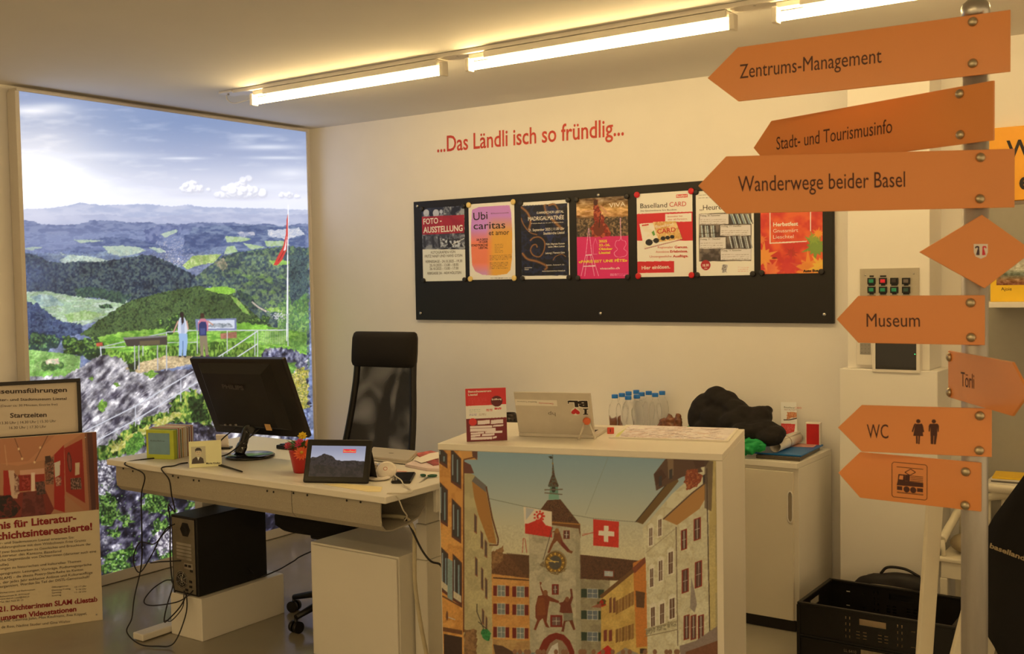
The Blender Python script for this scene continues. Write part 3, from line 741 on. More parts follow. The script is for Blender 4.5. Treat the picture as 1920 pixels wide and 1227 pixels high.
# 2 choir concert
c = Canvas(872, 372, 974, 530, 3, (236, 228, 212))
body = P5([(505, 235), (560, 212), (700, 203), (812, 197), (826, 260), (835, 420), (832, 640), (820, 730), (790, 762), (700, 775), (590, 770), (530, 740), (505, 690), (497, 560), (495, 380)])
c.tex(body, [(222, 120, 84), (232, 150, 96)], cell=30, seed=2)
c.a = c.a
def grad_in(c, poly, fn):
    mm = c.mask(poly); m, si, sj = mm
    Xg, Yg = np.meshgrid(c.X[sj], c.Y[si]); col = fn(Xg, Yg); k = m[..., None]
    c.a[si, sj] = c.a[si, sj]*(1-k)+col*k
def ubi(X, Y):
    t = np.clip((Y-Y5(200))/(Y5(770)-Y5(200)), 0, 1)[..., None]; r = np.clip((X-X5(620))/(X5(680)-X5(620)), 0, 1)[..., None]
    pu, oc, sal = np.array([196, 130, 190.]), np.array([222, 158, 56.]), np.array([238, 122, 84.])
    left = np.where(t < .4, pu, pu*0+sal); k = np.clip((t-.35)/.2, 0, 1); left = pu*(1-k)+sal*k
    k2 = np.clip((t-.82)/.15, 0, 1); left = left*(1-k2)+np.array([206, 140, 170.])*k2
    k3 = np.clip((t-.15)/.25, 0, 1); right = pu*(1-k3)+oc*k3
    return left*(1-r)+right*r
grad_in(c, body, ubi)
mb = MB(); T5(mb, 'Ubi', 517, 322, 633, 310, 62, .005); T5(mb, 'caritas', 517, 396, 778, 386, 58, .005); T5(mb, 'et amor', 643, 444, 810, 438, 40, .005)
for s, x0, y0, x1, y1 in (('20.9.2025', 541, 490, 635, 486), ('19 UHR', 563, 510, 635, 507), ('STADTKIRCHE', 498, 537, 635, 532), ('LIESTAL', 560, 557, 636, 554)): T5(mb, s, x0, y0, x1, y1, 17, .02)
mb2 = MB(); T5(mb2, 'Chormusik', 660, 270, 810, 262, 9)
c.lines_of_print(X5(690), Y5(520), X5(760), Y5(585), 6, (120, 80, 40), .7, -.03, 3); c.lines_of_print(X5(650), Y5(612), X5(830), Y5(646), 4, (110, 70, 40), .8, -.03, 4); c.lines_of_print(X5(650), Y5(672), X5(800), Y5(718), 5, (110, 70, 40), .8, -.03, 5)
c.lines_of_print(X5(655), Y5(796), X5(840), Y5(796), 1, (60, 60, 60), 1.2, 0, 6)
posters.append(('Ubi caritas', poster('poster lettered Ubi caritas et amor in violet and orange held by yellow magnets', (881, 525.3), (964, 377.6), c, [(mb, M_ink, 'lettering'), (mb2, M_ink, 'lettering')])[1], 'yyyy'))
# 3 madrigal matinee
c = Canvas(968, 368, 1076, 530, 3, (234, 224, 208))
dk = P5([(903, 203), (1286, 180), (1303, 775), (914, 778)])
c.tex(dk, [(14, 16, 30), (22, 26, 48), (30, 34, 60), (18, 18, 28)], cell=14, seed=5)
for pts, w in (([(905, 210), (960, 260), (985, 330), (970, 400)], 26), ([(1100, 190), (1120, 260), (1180, 330), (1250, 400)], 34), ([(1130, 200), (1180, 190), (1210, 240), (1180, 300)], 20), ([(980, 490), (1010, 465), (1060, 460), (1100, 500), (1095, 570), (1060, 620), (1010, 610), (985, 570), (1000, 530), (1030, 520), (1040, 545)], 16), ([(915, 590), (960, 640), (1040, 660), (1120, 700), (1100, 730)], 26), ([(1170, 650), (1190, 620), (1240, 600), (1275, 620)], 9), ([(905, 300), (930, 360), (980, 420), (1040, 440)], 14)):
    p = catmull(P5(pts), 6); c.path(p, w/4.4, (92, 56, 32), .75); c.path(p, w/9, (158, 104, 56), .8)
for pts in ([(1100, 200), (1240, 240), (1230, 330), (1130, 300)], [(1080, 370), (1180, 430), (1150, 520)]): c.poly(P5(pts), (30, 48, 104), .5)
mb = MB()
for s, x0, y0, x1, y1, cp in (('KAMMERCHOR LIESTAL', 1037, 270, 1258, 258, 19), ('MADRIGALMATINÉE', 965, 326, 1260, 312, 32), ('Weltliche Musik des 16. und 17. Jahrhunderts', 988, 352, 1255, 340, 8), ('21. September 2025 | 11.00 Uhr', 970, 413, 1264, 398, 21), ('Stadtkirche Liestal', 1092, 440, 1264, 430, 20), ('Fidel | Baptiste Romain', 1112, 524, 1266, 518, 14), ('Laute | Marc Lewon', 1130, 546, 1266, 541, 14), ('Leitung | Theresia Gisin', 1108, 598, 1266, 592, 14), ('Kollekte - Richtpreis Fr. 25.-', 1117, 694, 1266, 690, 9), ('www.kammerchor-liestal.ch', 1080, 744, 1270, 740, 11), ('kammerchor', 938, 716, 998, 714, 10), ('liestal', 938, 731, 970, 730, 10)): T5(mb, s, x0, y0, x1, y1, cp, .01)
posters.append(('MADRIGALMATINEE', poster('dark blue and bronze poster lettered MADRIGALMATINÉE with a white border', (978.8, 524.4), (1066.6, 374.2), c, [(mb, M_wink, 'lettering')])[1], 'kkkk'))
# 4 cello festival
c = Canvas(1074, 362, 1186, 530, 3, (206, 44, 100))
c.vgrad([(360, (80, 60, 44)), (375, (120, 90, 60)), (392, (206, 158, 96)), (405, (170, 120, 70)), (412, (60, 44, 30)), (440, (110, 76, 54)), (444, (206, 44, 100)), (530, (206, 44, 100))])
k = c.noise(10, 4, 4, 4); c.a[c.Y < 408] += (k[c.Y < 408]*22)[..., None]
c.rough(P5([(1358, 310), (1800, 290), (1800, 460), (1358, 470)]), [(56, 44, 34), (110, 88, 62), (70, 54, 40), (140, 110, 76)], cell=3, seed=8)
c.poly(P5([(1350, 460), (1810, 448), (1810, 830), (1350, 830)]), (206, 40, 98))
c.rough(P5([(1500, 160), (1540, 150), (1545, 210), (1565, 240), (1600, 340), (1650, 420), (1640, 455), (1490, 460), (1480, 380), (1510, 330), (1500, 230)]), [(140, 40, 28), (90, 24, 20), (176, 80, 50)], cell=5, seed=9)
c.ell((X5(1520), Y5(175)), 4, 6, (70, 30, 20)); c.ell((X5(1545), Y5(395)), 10, 13, (110, 44, 28)); c.line((X5(1560), Y5(260)), (X5(1548), Y5(380)), 1.6, (60, 26, 18)); c.line((X5(1510), Y5(240)), (X5(1430), Y5(250)), 2.4, (200, 150, 110)); c.line((X5(1560), Y5(200)), (X5(1610), Y5(260)), 2.4, (190, 130, 100))
wl = (232, 170, 190)
for a, b in (((1462, 385), (1440, 600)), ((1464, 385), (1488, 600)), ((1440, 600), (1400, 780)), ((1488, 600), (1545, 780)), ((1452, 610), (1430, 780)), ((1478, 610), (1510, 780))): c.line((X5(a[0]), Y5(a[1])), (X5(b[0]), Y5(b[1])), .9, wl)
c.line((X5(1440), Y5(608)), (X5(1488), Y5(605)), 2, (236, 200, 206)); c.line((X5(1420), Y5(700)), (X5(1515), Y5(696)), 2, (236, 200, 206))
cel = [(1720, 300), (1724, 470), (1690, 490), (1680, 530), (1700, 560), (1672, 590), (1690, 620), (1735, 622), (1770, 610), (1778, 580), (1752, 555), (1770, 520), (1760, 490), (1730, 470), (1726, 300)]
c.path(catmull(P5(cel), 4), .7, wl); c.path(P5([(1500, 520), (1518, 470), (1534, 520), (1534, 600), (1500, 600), (1500, 520)]), .6, wl, .7)
mb = MB()
for s, y in (('2025', 503), ('23.-26.', 535), ('Oktober', 566), ('Liestal', 597)):
    T5(mb, s, 1547, y, {'2025': 1614, '23.-26.': 1640, 'Oktober': 1660, 'Liestal': 1640}[s], y-2, 19, .03)
pxtext(mb, PF, '«PARIS EST UNE FÊTE»', 1085, 493.5, 1176.4, 490.6, 4.6, .03)
mk = MB(); T5(mk, 'vivacello.ch', 1555, 726, 1718, 722, 17, .02); T5(mk, 'VIVA', 1632, 218, 1765, 205, 36, .0)
c.lines_of_print(X5(1640), Y5(762), X5(1780), Y5(776), 3, (236, 190, 204), .7, 0, 4)
posters.append(('PARIS EST UNE FETE', poster('pink poster with a cellist lettered «PARIS EST UNE FÊTE» on the noticeboard', (1082.6, 523.7), (1177, 367), c, [(mb, M_yink, 'lettering'), (mk, M_wink, 'lettering')])[1], 'kkkk'))
# 5 gift card
c = Canvas(1186, 350, 1306, 526, 3, (238, 228, 212))
c.poly(P6([(130, 270), (620, 248), (620, 488), (130, 488)]), (196, 36, 44)); c.poly(P6([(150, 662), (455, 655), (455, 750), (150, 755)]), (198, 36, 44))
c.poly(P6([(383, 270), (600, 262), (600, 330), (383, 337)]), (238, 226, 208)); c.poly(P6([(473, 110), (566, 104), (566, 132), (473, 137)]), (198, 40, 46))
c.poly(P6([(180, 365), (480, 345), (530, 480), (214, 560)]), (120, 30, 34), .5); card = P6([(170, 350), (470, 328), (523, 474), (208, 552)])
c.tex(card, [(236, 224, 200), (228, 210, 180)], cell=12, seed=4)
c.tex(P6([(280, 335), (470, 328), (523, 474), (330, 500)]), [(214, 170, 100), (196, 140, 74), (226, 190, 130)], cell=9, seed=5)
c.poly(P6([(190, 358), (245, 352), (248, 362), (192, 370)]), (198, 40, 46)); c.poly(P6([(270, 420), (290, 405), (300, 440), (285, 450)]), (90, 140, 60))
for x, y, r in ((250, 503, 30), (308, 488, 24), (365, 470, 20), (402, 464, 18), (440, 457, 18)): c.ell((X6(x), Y5(y)), r/4.4, r/5, (30, 26, 30)); 
c.line((X6(225), Y5(498)), (X6(460), Y5(455)), .8, (40, 30, 30))
mb = MB(); T6(mb, 'Baselland', 178, 222, 398, 214, 38); T6(mb, 'Die Geschenkkarte fürs Baselbiet', 180, 250, 478, 239, 12)
mr = MB(); T6(mr, 'CARD', 418, 211, 555, 204, 38); T6(mr, 'Regionaler', 322, 552, 448, 550, 17); T6(mr, 'Attraktive', 305, 589, 415, 587, 17); T6(mr, 'Unvergessliche', 255, 628, 436, 625, 17); T6(mr, 'CARD', 318, 432, 470, 414, 36, .01)
T6(mr, 'Genuss.', 460, 551, 569, 549, 19, .03); T6(mr, 'Erlebnisse.', 423, 587, 569, 584, 19, .03); T6(mr, 'Ausflüge.', 445, 626, 572, 623, 19, .03); T6(mr, 'Einlösbar bei', 403, 297, 525, 291, 12); T6(mr, 'über 60 Partnern.', 403, 322, 565, 314, 12)
mw = MB(); T6(mw, 'Hier einlösen.', 190, 726, 423, 716, 28, .02); T6(mw, 'Baselland', 478, 129, 560, 124, 13, .03); T6(mw, 'Baselland', 305, 386, 450, 362, 24, .01)
posters.append(('gift card', poster('white and red gift card poster held by red magnets on the noticeboard', (1195.4, 520.2), (1298, 357), c, [(mb, M_ink, 'lettering'), (mr, M_rink, 'lettering'), (mw, M_wink, 'lettering')])[1], 'rrrr'))
# 6 lecture evenings
c = Canvas(1298, 345, 1424, 526, 3, (230, 218, 206))
c.tex(P6([(660, 268), (1090, 250), (1090, 655), (660, 660)]), [(120, 104, 92), (90, 78, 72), (64, 54, 50)], cell=14, seed=3)
for a in range(905, 1085, 14): c.line((X6(a), Y5(270)), (X6(a+30), Y5(350)), 1.7, [(206, 214, 214), (60, 56, 56), (150, 170, 180)][(a//14) % 3])
for a in range(680, 800, 16): c.line((X6(a), Y5(365)), (X6(a+8), Y5(460)), 1.9, [(176, 190, 190), (52, 46, 48), (206, 206, 200)][(a//16) % 3])
for a in range(910, 1085, 15): c.line((X6(a), Y5(452)), (X6(a+22), Y5(550)), 1.9, [(196, 196, 190), (56, 50, 50), (150, 150, 150)][(a//15) % 3])
c.line((X6(662), Y5(430)), (X6(830), Y5(424)), 1, (30, 26, 26))
for (x0, y0, x1, y1) in ((665, 272, 902, 355), (835, 362, 1085, 448), (665, 465, 880, 555), (838, 560, 1088, 648)):
    c.poly(P6([(x0, y0), (x1, y0-4), (x1, y1-3), (x0, y1)]), (218, 204, 192)); c.lines_of_print(X6(x0+8), Y5(y0+45), X6(x1-20), Y5(y1-8), 3, (120, 104, 100), .7, -.01, x0)
c.ell((X6(715), Y5(690)), 40/4.4, 42/4.4, (166, 36, 44))
c.rough(P6([(852, 690), (870, 680), (892, 690), (892, 745), (852, 745)]), [(120, 110, 106), (180, 170, 164)], cell=2, seed=9); c.lines_of_print(X6(655), Y5(115), X6(760), Y5(138), 2, (120, 110, 100), .8, -.03, 2); c.lines_of_print(X6(980), Y5(708), X6(1070), Y5(740), 3, (210, 130, 120), .8, 0, 8)
mb = MB(); T6(mb, '„Heureka“', 666, 240, 930, 226, 42); 
for s, x0, y in (('Freitag, 26. September', 672, 290), ('Freitag, 17. Oktober', 845, 378), ('Freitag, 31. Oktober', 672, 484), ('Freitag, 14. November', 845, 577)): T6(mb, s, x0, y, x0+165, y-4, 13)
mw = MB(); T6(mw, '18.30', 690, 702, 742, 699, 19, .02); T6(mw, 'Uhr', 705, 722, 730, 721, 13)
posters.append(('Heureka', poster('pale poster lettered „Heureka“ with pictures of books, partly behind an orange sign', (1306, 518), (1413, 352), c, [(mb, M_ink, 'lettering'), (mw, M_wink, 'lettering')])[1], 'kkkk'))
# 7 autumn fair
c = Canvas(1416, 338, 1550, 522, 3, (206, 60, 44))
c.tex(P6([(1100, 0), (1720, 0), (1720, 830), (1100, 830)]), [(196, 48, 40), (212, 70, 44), (222, 92, 48)], cell=40, seed=4)
def leaf(cx, cy, r, rot, col, al=.9):
    pts = []
    for k in range(22):
        a = rot+2*math.pi*k/22; rr = r*(1.0 if k % 4 == 0 else (.62 if k % 2 == 0 else .42)); pts.append((X6(cx+rr*math.cos(a)), Y5(cy+rr*math.sin(a))))
    c.poly(pts, col, al)
leaf(1190, 620, 130, .2, (226, 150, 60)); leaf(1620, 540, 130, .5, (112, 150, 60)); leaf(1600, 470, 70, .9, (140, 160, 60)); leaf(1640, 430, 60, .3, (236, 150, 50)); leaf(1250, 730, 110, .7, (232, 140, 80), .6); leaf(1560, 730, 170, .1, (230, 150, 56), .8); leaf(1660, 700, 120, .6, (240, 190, 70), .8); leaf(1420, 590, 60, .5, (160, 40, 36), .6); leaf(1400, 700, 130, .3, (196, 40, 52), .6); leaf(1170, 480, 60, .1, (224, 140, 60), .7)
c.ell((X6(1280), Y5(632)), 5, 1.6, (110, 30, 20)); c.soft(3)
fwid = 2.2
c.line((X6(1244), Y5(0)), (X6(1244), Y5(512)), fwid, (240, 222, 200)); c.line((X6(1240), Y5(510)), (X6(1545), Y5(494)), fwid, (240, 222, 200)); c.line((X6(1577), Y5(0)), (X6(1577), Y5(410)), fwid, (240, 222, 200))
mw = MB(); T6(mw, 'Herbstfest', 1270, 371, 1475, 364, 30, .03); T6(mw, 'Gnussmärt', 1270, 423, 1475, 416, 29); T6(mw, 'Lieschtel', 1270, 473, 1438, 468, 29)
mb = MB(); T6(mb, 'Auto Bus', 1515, 748, 1640, 743, 19, .05)
posters.append(('Herbstfest', poster('red and orange poster with autumn leaves lettered Herbstfest Gnussmärt Lieschtel', (1426.5, 514.5), (1542, 346), c, [(mw, M_wink, 'lettering'), (mb, M_ink, 'lettering')])[1], 'kkkk'))
# magnets at the posters' corners
MG = {'k': ('black', smat('black_magnet', (40, 36, 34), rough=0.4)), 'y': ('yellow', smat('yellow_magnet', (236, 204, 120), rough=0.4)), 'r': ('red', smat('red_magnet', (200, 30, 36), rough=0.35))}
corner = ('lower left', 'lower right', 'upper left', 'upper right')
for nm, (u0, v0, u1, v1), kinds in posters:
    for k, (u, v) in enumerate(((u0+.006, v0+.006), (u1-.006, v0+.006), (u0+.004, v1-.004), (u1-.004, v1-.004))):
        cn, m = MG[kinds[k]]
        r = 0.0135 if cn == 'black' else 0.0155
        mb = MB(); mb.lathe([(r*.92, 0.0), (r, 0.001), (r, 0.006), (r*.85, 0.008), (r*.5, 0.0086)], PF.at(u, v, 0.0009), 20, PF)
        o = mb.build('magnet', m)
        tag(o, f'round {cn} magnet on the {corner[k]} corner of the {nm} poster', 'magnet', 'magnets on the noticeboard')
# ------------------------------------------------------------------ the signpost with its orange arrow boards
M_orange = mat('orange_sign_plastic', (.76, .285, .075), rough=0.33, var=0.02, scale=4, coat=0.35)
M_signink = smat('dark_sign_lettering', (74, 34, 20), rough=0.5, var=0.02)
M_galv = smat('galvanised_steel', (186, 182, 178), rough=0.46, metal=0.6, var=0.1, scale=14, stretch=(3, 3, .4))
PX, PY = 4.394, -2.27
post = thing('signpost', 'galvanised steel signpost carrying nine orange direction boards, standing right in front', 'signpost', (PX, PY, 0))
mb = MB(); mb.cyl((PX, PY, 0.012), (PX, PY, 2.125), 0.0285, seg=32); mb.build('pole', M_galv, post)
mb = MB(); mb.lathe([(0.0300, 2.10), (0.0305, 2.128), (0.028, 2.139), (0.018, 2.148), (0.004, 2.151)], (PX, PY, 0), 28); mb.build('pole_cap', M_metal, post)
mb = MB(); mb.lathe([(0.17, 0.0), (0.17, 0.010), (0.165, 0.012), (0.05, 0.012)], (PX, PY, 0), 36); mb.build('base_plate', M_galv, post)
def arrow(az, z0, z1, s0, s1, tip, left=True, off=0.031, text=None, bolts=(), bsh=0.0, extra=None, label=None):
    a = math.radians(az); u = V(math.cos(a), math.sin(a), 0); n = V(u[1], -u[0], 0)
    fr = Frame(V(PX, PY, 0)+n*off, u, (0, 0, 1)); zm = (z0+z1)/2
    if left: poly = [(s1, z0), (s1, z1), (s0, z1), (tip, zm), (s0, z0)]
    else: poly = [(s0, z0), (s1, z0), (tip, zm), (s1, z1), (s0, z1)]
    t = 0.006
    mb = MB(); mb.prism(fr, poly, 0, t)
    bmesh.ops.bevel(mb.bm, geom=list(mb.bm.edges), offset=0.0008, segments=1, affect='EDGES')
    p = mb.build('sign_board', M_orange, post)
    if label: p['label'] = label
    ft = fr.off(t)
    if text:
        mb = MB()
        for s in text: pxtext(mb, ft, *s, n=0.0005)
        mb.build('lettering', M_signink, p)
    if extra: extra(ft, p)
    for (x, y) in bolts:
        q = ft.px(x, y)
        mb = MB(); mb.lathe([(0.0100, 0.0), (0.0105, 0.0016), (0.0090, 0.0050), (0.0055, 0.0072), (0.0015, 0.0080)], ft.at(q[0], q[1], 0.0003), 18, ft); mb.build('bolt', M_bolt, p)
    mb = MB()
    for zc in (z0+.025, z1-.025): mb.box(fr, (0 if left else .0, zc, -off*0.5+.004), (0.036, 0.022, max(.01, off-0.018)))
    mb.build('clamp', M_galv, p)
    return fr
M_bolt = smat('zinc_bolt', (186, 170, 138), rough=0.32, metal=0.9, var=0.08)
arrow(2.28, 1.9745, 2.1075, -0.542, 0.076, -0.6225, text=[('Zentrums-Management', 1387, 147.5, 1653, 117.5, 27)], bolts=((1824, 41), (1824, 119)))
arrow(-22.72, 1.826, 1.955, -0.582, 0.068, -0.648, text=[('Stadt- und Tourismusinfo', 1456, 281, 1673, 249, 25)], bolts=((1800, 176), (1801, 253)))
arrow(30.28, 1.6815, 1.8105, -0.558, 0.072, -0.6207, text=[('Wanderwege beider Basel', 1384, 359.5, 1697, 350.5, 29)], bolts=((1838, 295.5), (1837, 373)))
arrow(0.78, 1.3765, 1.488, -0.251, 0.027, -0.3024, text=[('Museum', 1625, 613, 1725, 613, 25)], bolts=((1820, 568), (1821, 633)))
arrow(-57.5, 1.249, 1.358, -0.063, 0.283, 0.356, left=False, text=[('Törli', 1802, 724, 1827, 729.5, 27)], bolts=((1781, 670), (1781, 736)))
def persons(ft, p):
    mb = MB()
    def pts(l): return [ft.px(1540+x/3.608, 640+y/3.608) for x, y in l]
    def pg(l): mb.flat(ft, pts(l), 0.0005)
    def head(x, y): c = ft.px(1540+x/3.608, 640+y/3.608); mb.disc(ft, c, 0.0046, 0.0005)
    head(656, 542); head(761, 543)
    pg([(640, 560), (672, 560), (680, 580), (690, 643), (622, 641), (632, 580)])          # dress
    pg([(640, 558), (634, 572), (620, 616), (611, 612), (625, 568), (632, 558)]); pg([(672, 558), (680, 558), (688, 572), (696, 614), (686, 618), (675, 575)])
    pg([(640, 642), (652, 642), (652, 694), (641, 694)]); pg([(657, 642), (668, 642), (665, 697), (655, 696)])
    pg([(738, 559), (784, 559), (784, 640), (738, 640)])                                   # man's trunk
    pg([(738, 559), (732, 562), (726, 575), (726, 612), (734, 612), (738, 580)]); pg([(784, 559), (790, 562), (796, 575), (794, 614), (787, 614), (784, 580)])
    pg([(739, 640), (759, 640), (757, 698), (740, 696)]); pg([(763, 640), (783, 640), (774, 699), (761, 698)])
    o = mb.build('toilet_pictogram', M_signink, p)
arrow(12.78, 1.1255, 1.2345, -0.2425, 0.034, -0.2958, text=[('WC', 1626, 822, 1666, 822.5, 26)], bolts=((1837, 780), (1836, 845)), extra=persons)
def tram(ft, p):
    mb = MB()
    def P(x, y): return ft.px(1540+x/3.608, 640+y/3.608)
    def pg(l): mb.flat(ft, [P(*q) for q in l], 0.0005)
    def ln(a, b, w=4):
        a = np.array(a, float); b = np.array(b, float); d = b-a; d /= np.linalg.norm(d); e = np.array([-d[1], d[0]])*w/2
        pg([a+e, b+e, b-e, a-e])
    fr_ = [(490, 818), (706, 838), (716, 850), (715, 1066), (704, 1076), (488, 1054), (478, 1042), (478, 830)]
    for i in range(8): ln(fr_[i], fr_[(i+1) % 8], 4)
    ln((510, 850), (690, 868), 4); ln((565, 888), (605, 866), 5); ln((605, 866), (638, 888), 5); ln((638, 888), (600, 908), 5); ln((600, 908), (565, 888), 5)
    pg([(522, 900), (566, 903), (566, 946), (518, 940)]); pg([(518, 940), (566, 946), (596, 948), (690, 960), (690, 990), (510, 975)])
    pg([(568, 903), (600, 905), (598, 948), (566, 945)])
    for k in range(4): ln((604, 912+k*11), (688, 920+k*11), 4)
    pg([(512, 980), (548, 983), (548, 1010), (512, 1006)]); pg([(648, 994), (688, 998), (688, 1024), (648, 1020)])
    for x, y in ((577, 1003), (622, 1008)): mb.disc(ft, P(x, y), 0.0072, 0.0005)
    ln((512, 1024), (690, 1042), 4); ln((512, 1018), (690, 1036), 2)
    mb.build('railway_pictogram', M_signink, p)
    mw = MB(); mw.flat(ft, [P(*q) for q in [(530, 908), (556, 910), (552, 938), (526, 934)]], 0.0008); mw.build('cab_window', M_orange, p)
arrow(-3.7, 1.002, 1.1125, -0.2515, 0.0235, -0.3055, bolts=((1811, 885), (1810, 948)), extra=tram)
# diamond board with the two-staff coat of arms
a = math.radians(24.0); u = V(math.cos(a), math.sin(a), 0); n = V(u[1], -u[0], 0)
fd = Frame(V(PX, PY, 0)+n*0.036, u, (0, 0, 1))
q = [fd.px(*k) for k in ((1840, 403), (1723, 473), (1845, 541), (1936, 471))]
mb = MB(); mb.prism(fd, q, 0, 0.006); bmesh.ops.bevel(mb.bm, geom=list(mb.bm.edges), offset=0.0008, segments=1, affect='EDGES')
dia = mb.build('sign_board', M_orange, post); dia['label'] = 'orange diamond board with a small coat of arms'
ft = fd.off(0.006)
def PD(x, y): return ft.px(1780+x/4.72, 380+y/4.72)
M_shield = smat('white_shield', (232, 222, 214), rough=0.5); M_staffk = smat('dark_staff', (70, 50, 62), rough=0.5); M_staffr = smat('red_staff', (214, 52, 66), rough=0.5)
mb = MB(); mb.flat(ft, [PD(*k) for k in ((215, 367), (340, 367), (340, 440), (325, 478), (278, 498), (232, 478), (216, 440))], 0.0005); crest = mb.build('coat_of_arms', M_shield, dia)
def staff(mb, dx, mir):
    def f(x, y): return PD(278+(x-278)*mir+dx, y)
    pts = [f(*k) for k in ((264, 390), (252, 384), (234, 386), (226, 398), (230, 408), (238, 402), (246, 396), (252, 406), (246, 424), (238, 450), (234, 468), (244, 462), (252, 470), (260, 462), (268, 470), (266, 440), (264, 412))]
    mb.flat(ft, pts if mir > 0 else pts[::-1], 0.0009)
mb = MB(); staff(mb, 0, 1); mb.build('staff_emblem', M_staffk, dia)
mb = MB(); staff(mb, 0, -1); mb.build('staff_emblem', M_staffr, dia)
mb = MB(); mb.box(fd, (0, 1.585, -0.008), (0.04, 0.03, 0.015)); mb.build('clamp', M_galv, dia)

# ------------------------------------------------------------------ switches, intercom and screen on the column
COL = Frame((0, -0.2, 0), (1, 0, 0), (0, 0, 1))
def X8(x): return 1580+x/5.11
def Y8(y): return 480+y/5.11
def C8(x, y): return COL.px(X8(x), Y8(y))
def rect(fr, x0, y0, x1, y1, f=None):
    f = f or C8
    a = f(x0, y1); b = f(x1, y0); return a[0], a[1], b[0], b[1]
M_plate = smat('grey_beige_steel_plate', (176, 166, 146), rough=0.5, var=0.03)
sp = thing('switch_panel', 'grey steel switch panel with green and red buttons on the column', 'switch panel', COL.at(*C8(450, 260)))
u0, v0, u1, v1 = rect(COL, 168, 520, 735, 125)
mb = MB(); mb.box(COL, ((u0+u1)/2, (v0+v1)/2, 0.003), (u1-u0, v1-v0, 0.006), 0.001); mb.build('plate', M_plate, sp)
M_btn = {'g': smat('green_button', (30, 120, 78), rough=0.35, emit=lin((20, 120, 70)), estr=0.15), 'r': smat('red_button', (196, 30, 40), rough=0.35, emit=lin((200, 30, 40)), estr=0.3), 'k': smat('dark_button', (50, 40, 36), rough=0.4), 'd': smat('dark_green_button', (40, 70, 60), rough=0.4), 'e': smat('grey_button', (110, 98, 90), rough=0.4)}
for j, row in enumerate(('grke', 'gggd', 'gggg')):
    for i, k in enumerate(row):
        cx, cy = (282, 392, 500, 613)[i], (241, 325, 409)[j]
        u, v = C8(cx, cy)
        mb = MB(); mb.box(COL, (u, v, 0.0095), (0.033, 0.027, 0.007), 0.001); hb = mb.build('button_housing', M_black, sp)
        mb = MB(); mb.box(COL, (u, v, 0.0145), (0.020, 0.015, 0.004), 0.001); mb.build('button', M_btn[k], hb)
        if not (j == 0 and i > 1):
            mb = MB(); mb.box(COL, (u, v+0.0205, 0.0068), (0.026 if (i+j) % 2 else .018, 0.007, 0.0012)); mb.build('label_strip', M_black, sp)
for x, y in ((222, 185), (683, 170)):
    u, v = C8(x, y); mb = MB(); mb.lathe([(0.004, 0), (0.003, .0015)], COL.at(u, v, 0.0062), 10, COL); mb.build('screw', M_metal, sp)
M_white_pl = smat('white_plastic', (232, 226, 214), rough=0.35, var=0.01)
M_grille = smat('grey_grille', (150, 146, 140), rough=0.6)
ic = thing('intercom', 'white wall intercom with a grey grille beside the dark screen', 'intercom', COL.at(*C8(220, 1045)))
u0, v0, u1, v1 = rect(COL, 145, 790, 318, 1045)
mb = MB(); mb.box(COL, ((u0+u1)/2, (v0+v1)/2, 0.011), (u1-u0, v1-v0, 0.022), 0.004); ib = mb.build('body', M_white_pl, ic)
u0, v0, u1, v1 = rect(COL, 182, 835, 283, 940)
mb = MB(); mb.box(COL, ((u0+u1)/2, (v0+v1)/2, 0.0228), (u1-u0, v1-v0, 0.0012)); g = mb.build('grille', M_grille, ic)
mb = MB()
for i in range(3):
    for j in range(3): mb.disc(COL, (u0+(u1-u0)*(i+.5)/3, v0+(v1-v0)*(j+.5)/3), 0.0014, 0.0236, 8)
mb.build('sound_holes', M_black, g)
tp = thing('touch_panel', 'white framed touch panel with a dark screen mounted on the column', 'touch panel', COL.at(*C8(540, 1110)))
TP = Frame(COL.at(0, 0, 0.0), (1, 0, 0), (0, 0, 1))
u0, v0, u1, v1 = rect(COL, 308, 760, 765, 1108)
mb = MB(); mb.box(TP, ((u0+u1)/2, (v0+v1)/2, 0.021), (u1-u0, v1-v0, 0.042), 0.004); mb.build('housing', M_white_pl, tp)
M_scr = smat('dark_screen_glass', (20, 17, 16), rough=0.12, var=0.05, coat=0.3)
mb = MB(); mb.box(TP, ((u0+u1)/2, (v0+v1)/2, 0.0425), (u1-u0-.03, v1-v0-.03, 0.002)); mb.build('screen', M_scr, tp)
M_led = smat('green_indicator', (60, 230, 120), emit=lin((60, 240, 130)), estr=3.0)
mb = MB(); u, v = u1-.02, (v0+v1)/2+.002; mb.box(TP, (u, v, 0.0437), (0.003, 0.003, 0.001)); mb.build('indicator_light', M_led, tp)

# ------------------------------------------------------------------ display shelves at the right edge
M_grey = smat('grey_back_panel', (158, 154, 142), rough=0.7, var=0.015)
M_yel = smat('orange_yellow_panel', (240, 164, 40), rough=0.5, var=0.02)
sh = thing('display_shelf', 'grey backed display shelf with white boards behind the signpost', 'shelf', (4.6, 0, 0))
mb = MB(); mb.abox(3.93, 5.3, -0.03, -0.0005, 0.05, 1.815); mb.build('back_panel', M_grey, sh)
for z in (1.408, 0.668, 1.02): mb = MB(); mb.abox(4.02 if z != 1.02 else 4.03, 5.3, -0.3, -0.0305, z-0.011, z+0.011, 0.002); mb.build('shelf_board', M_white_pl, sh) if z != 1.02 else mb.bm.free()
mb = MB(); mb.abox(5.30, 5.33, -0.3, -0.0005, 0.0, 1.83); mb.build('side_panel', M_white_pl, sh)
hd = thing('header_sign', 'orange yellow header sign with large black letters at the right edge of the photo', 'sign', (4.6, 0, 1.83))
mb = MB(); mb.abox(4.0, 5.3, -0.05, -0.0005, 1.832, 2.135, 0.002); mb.build('panel', M_yel, hd)
HF = Frame((0, -0.0505, 0), (1, 0, 0), (0, 0, 1))
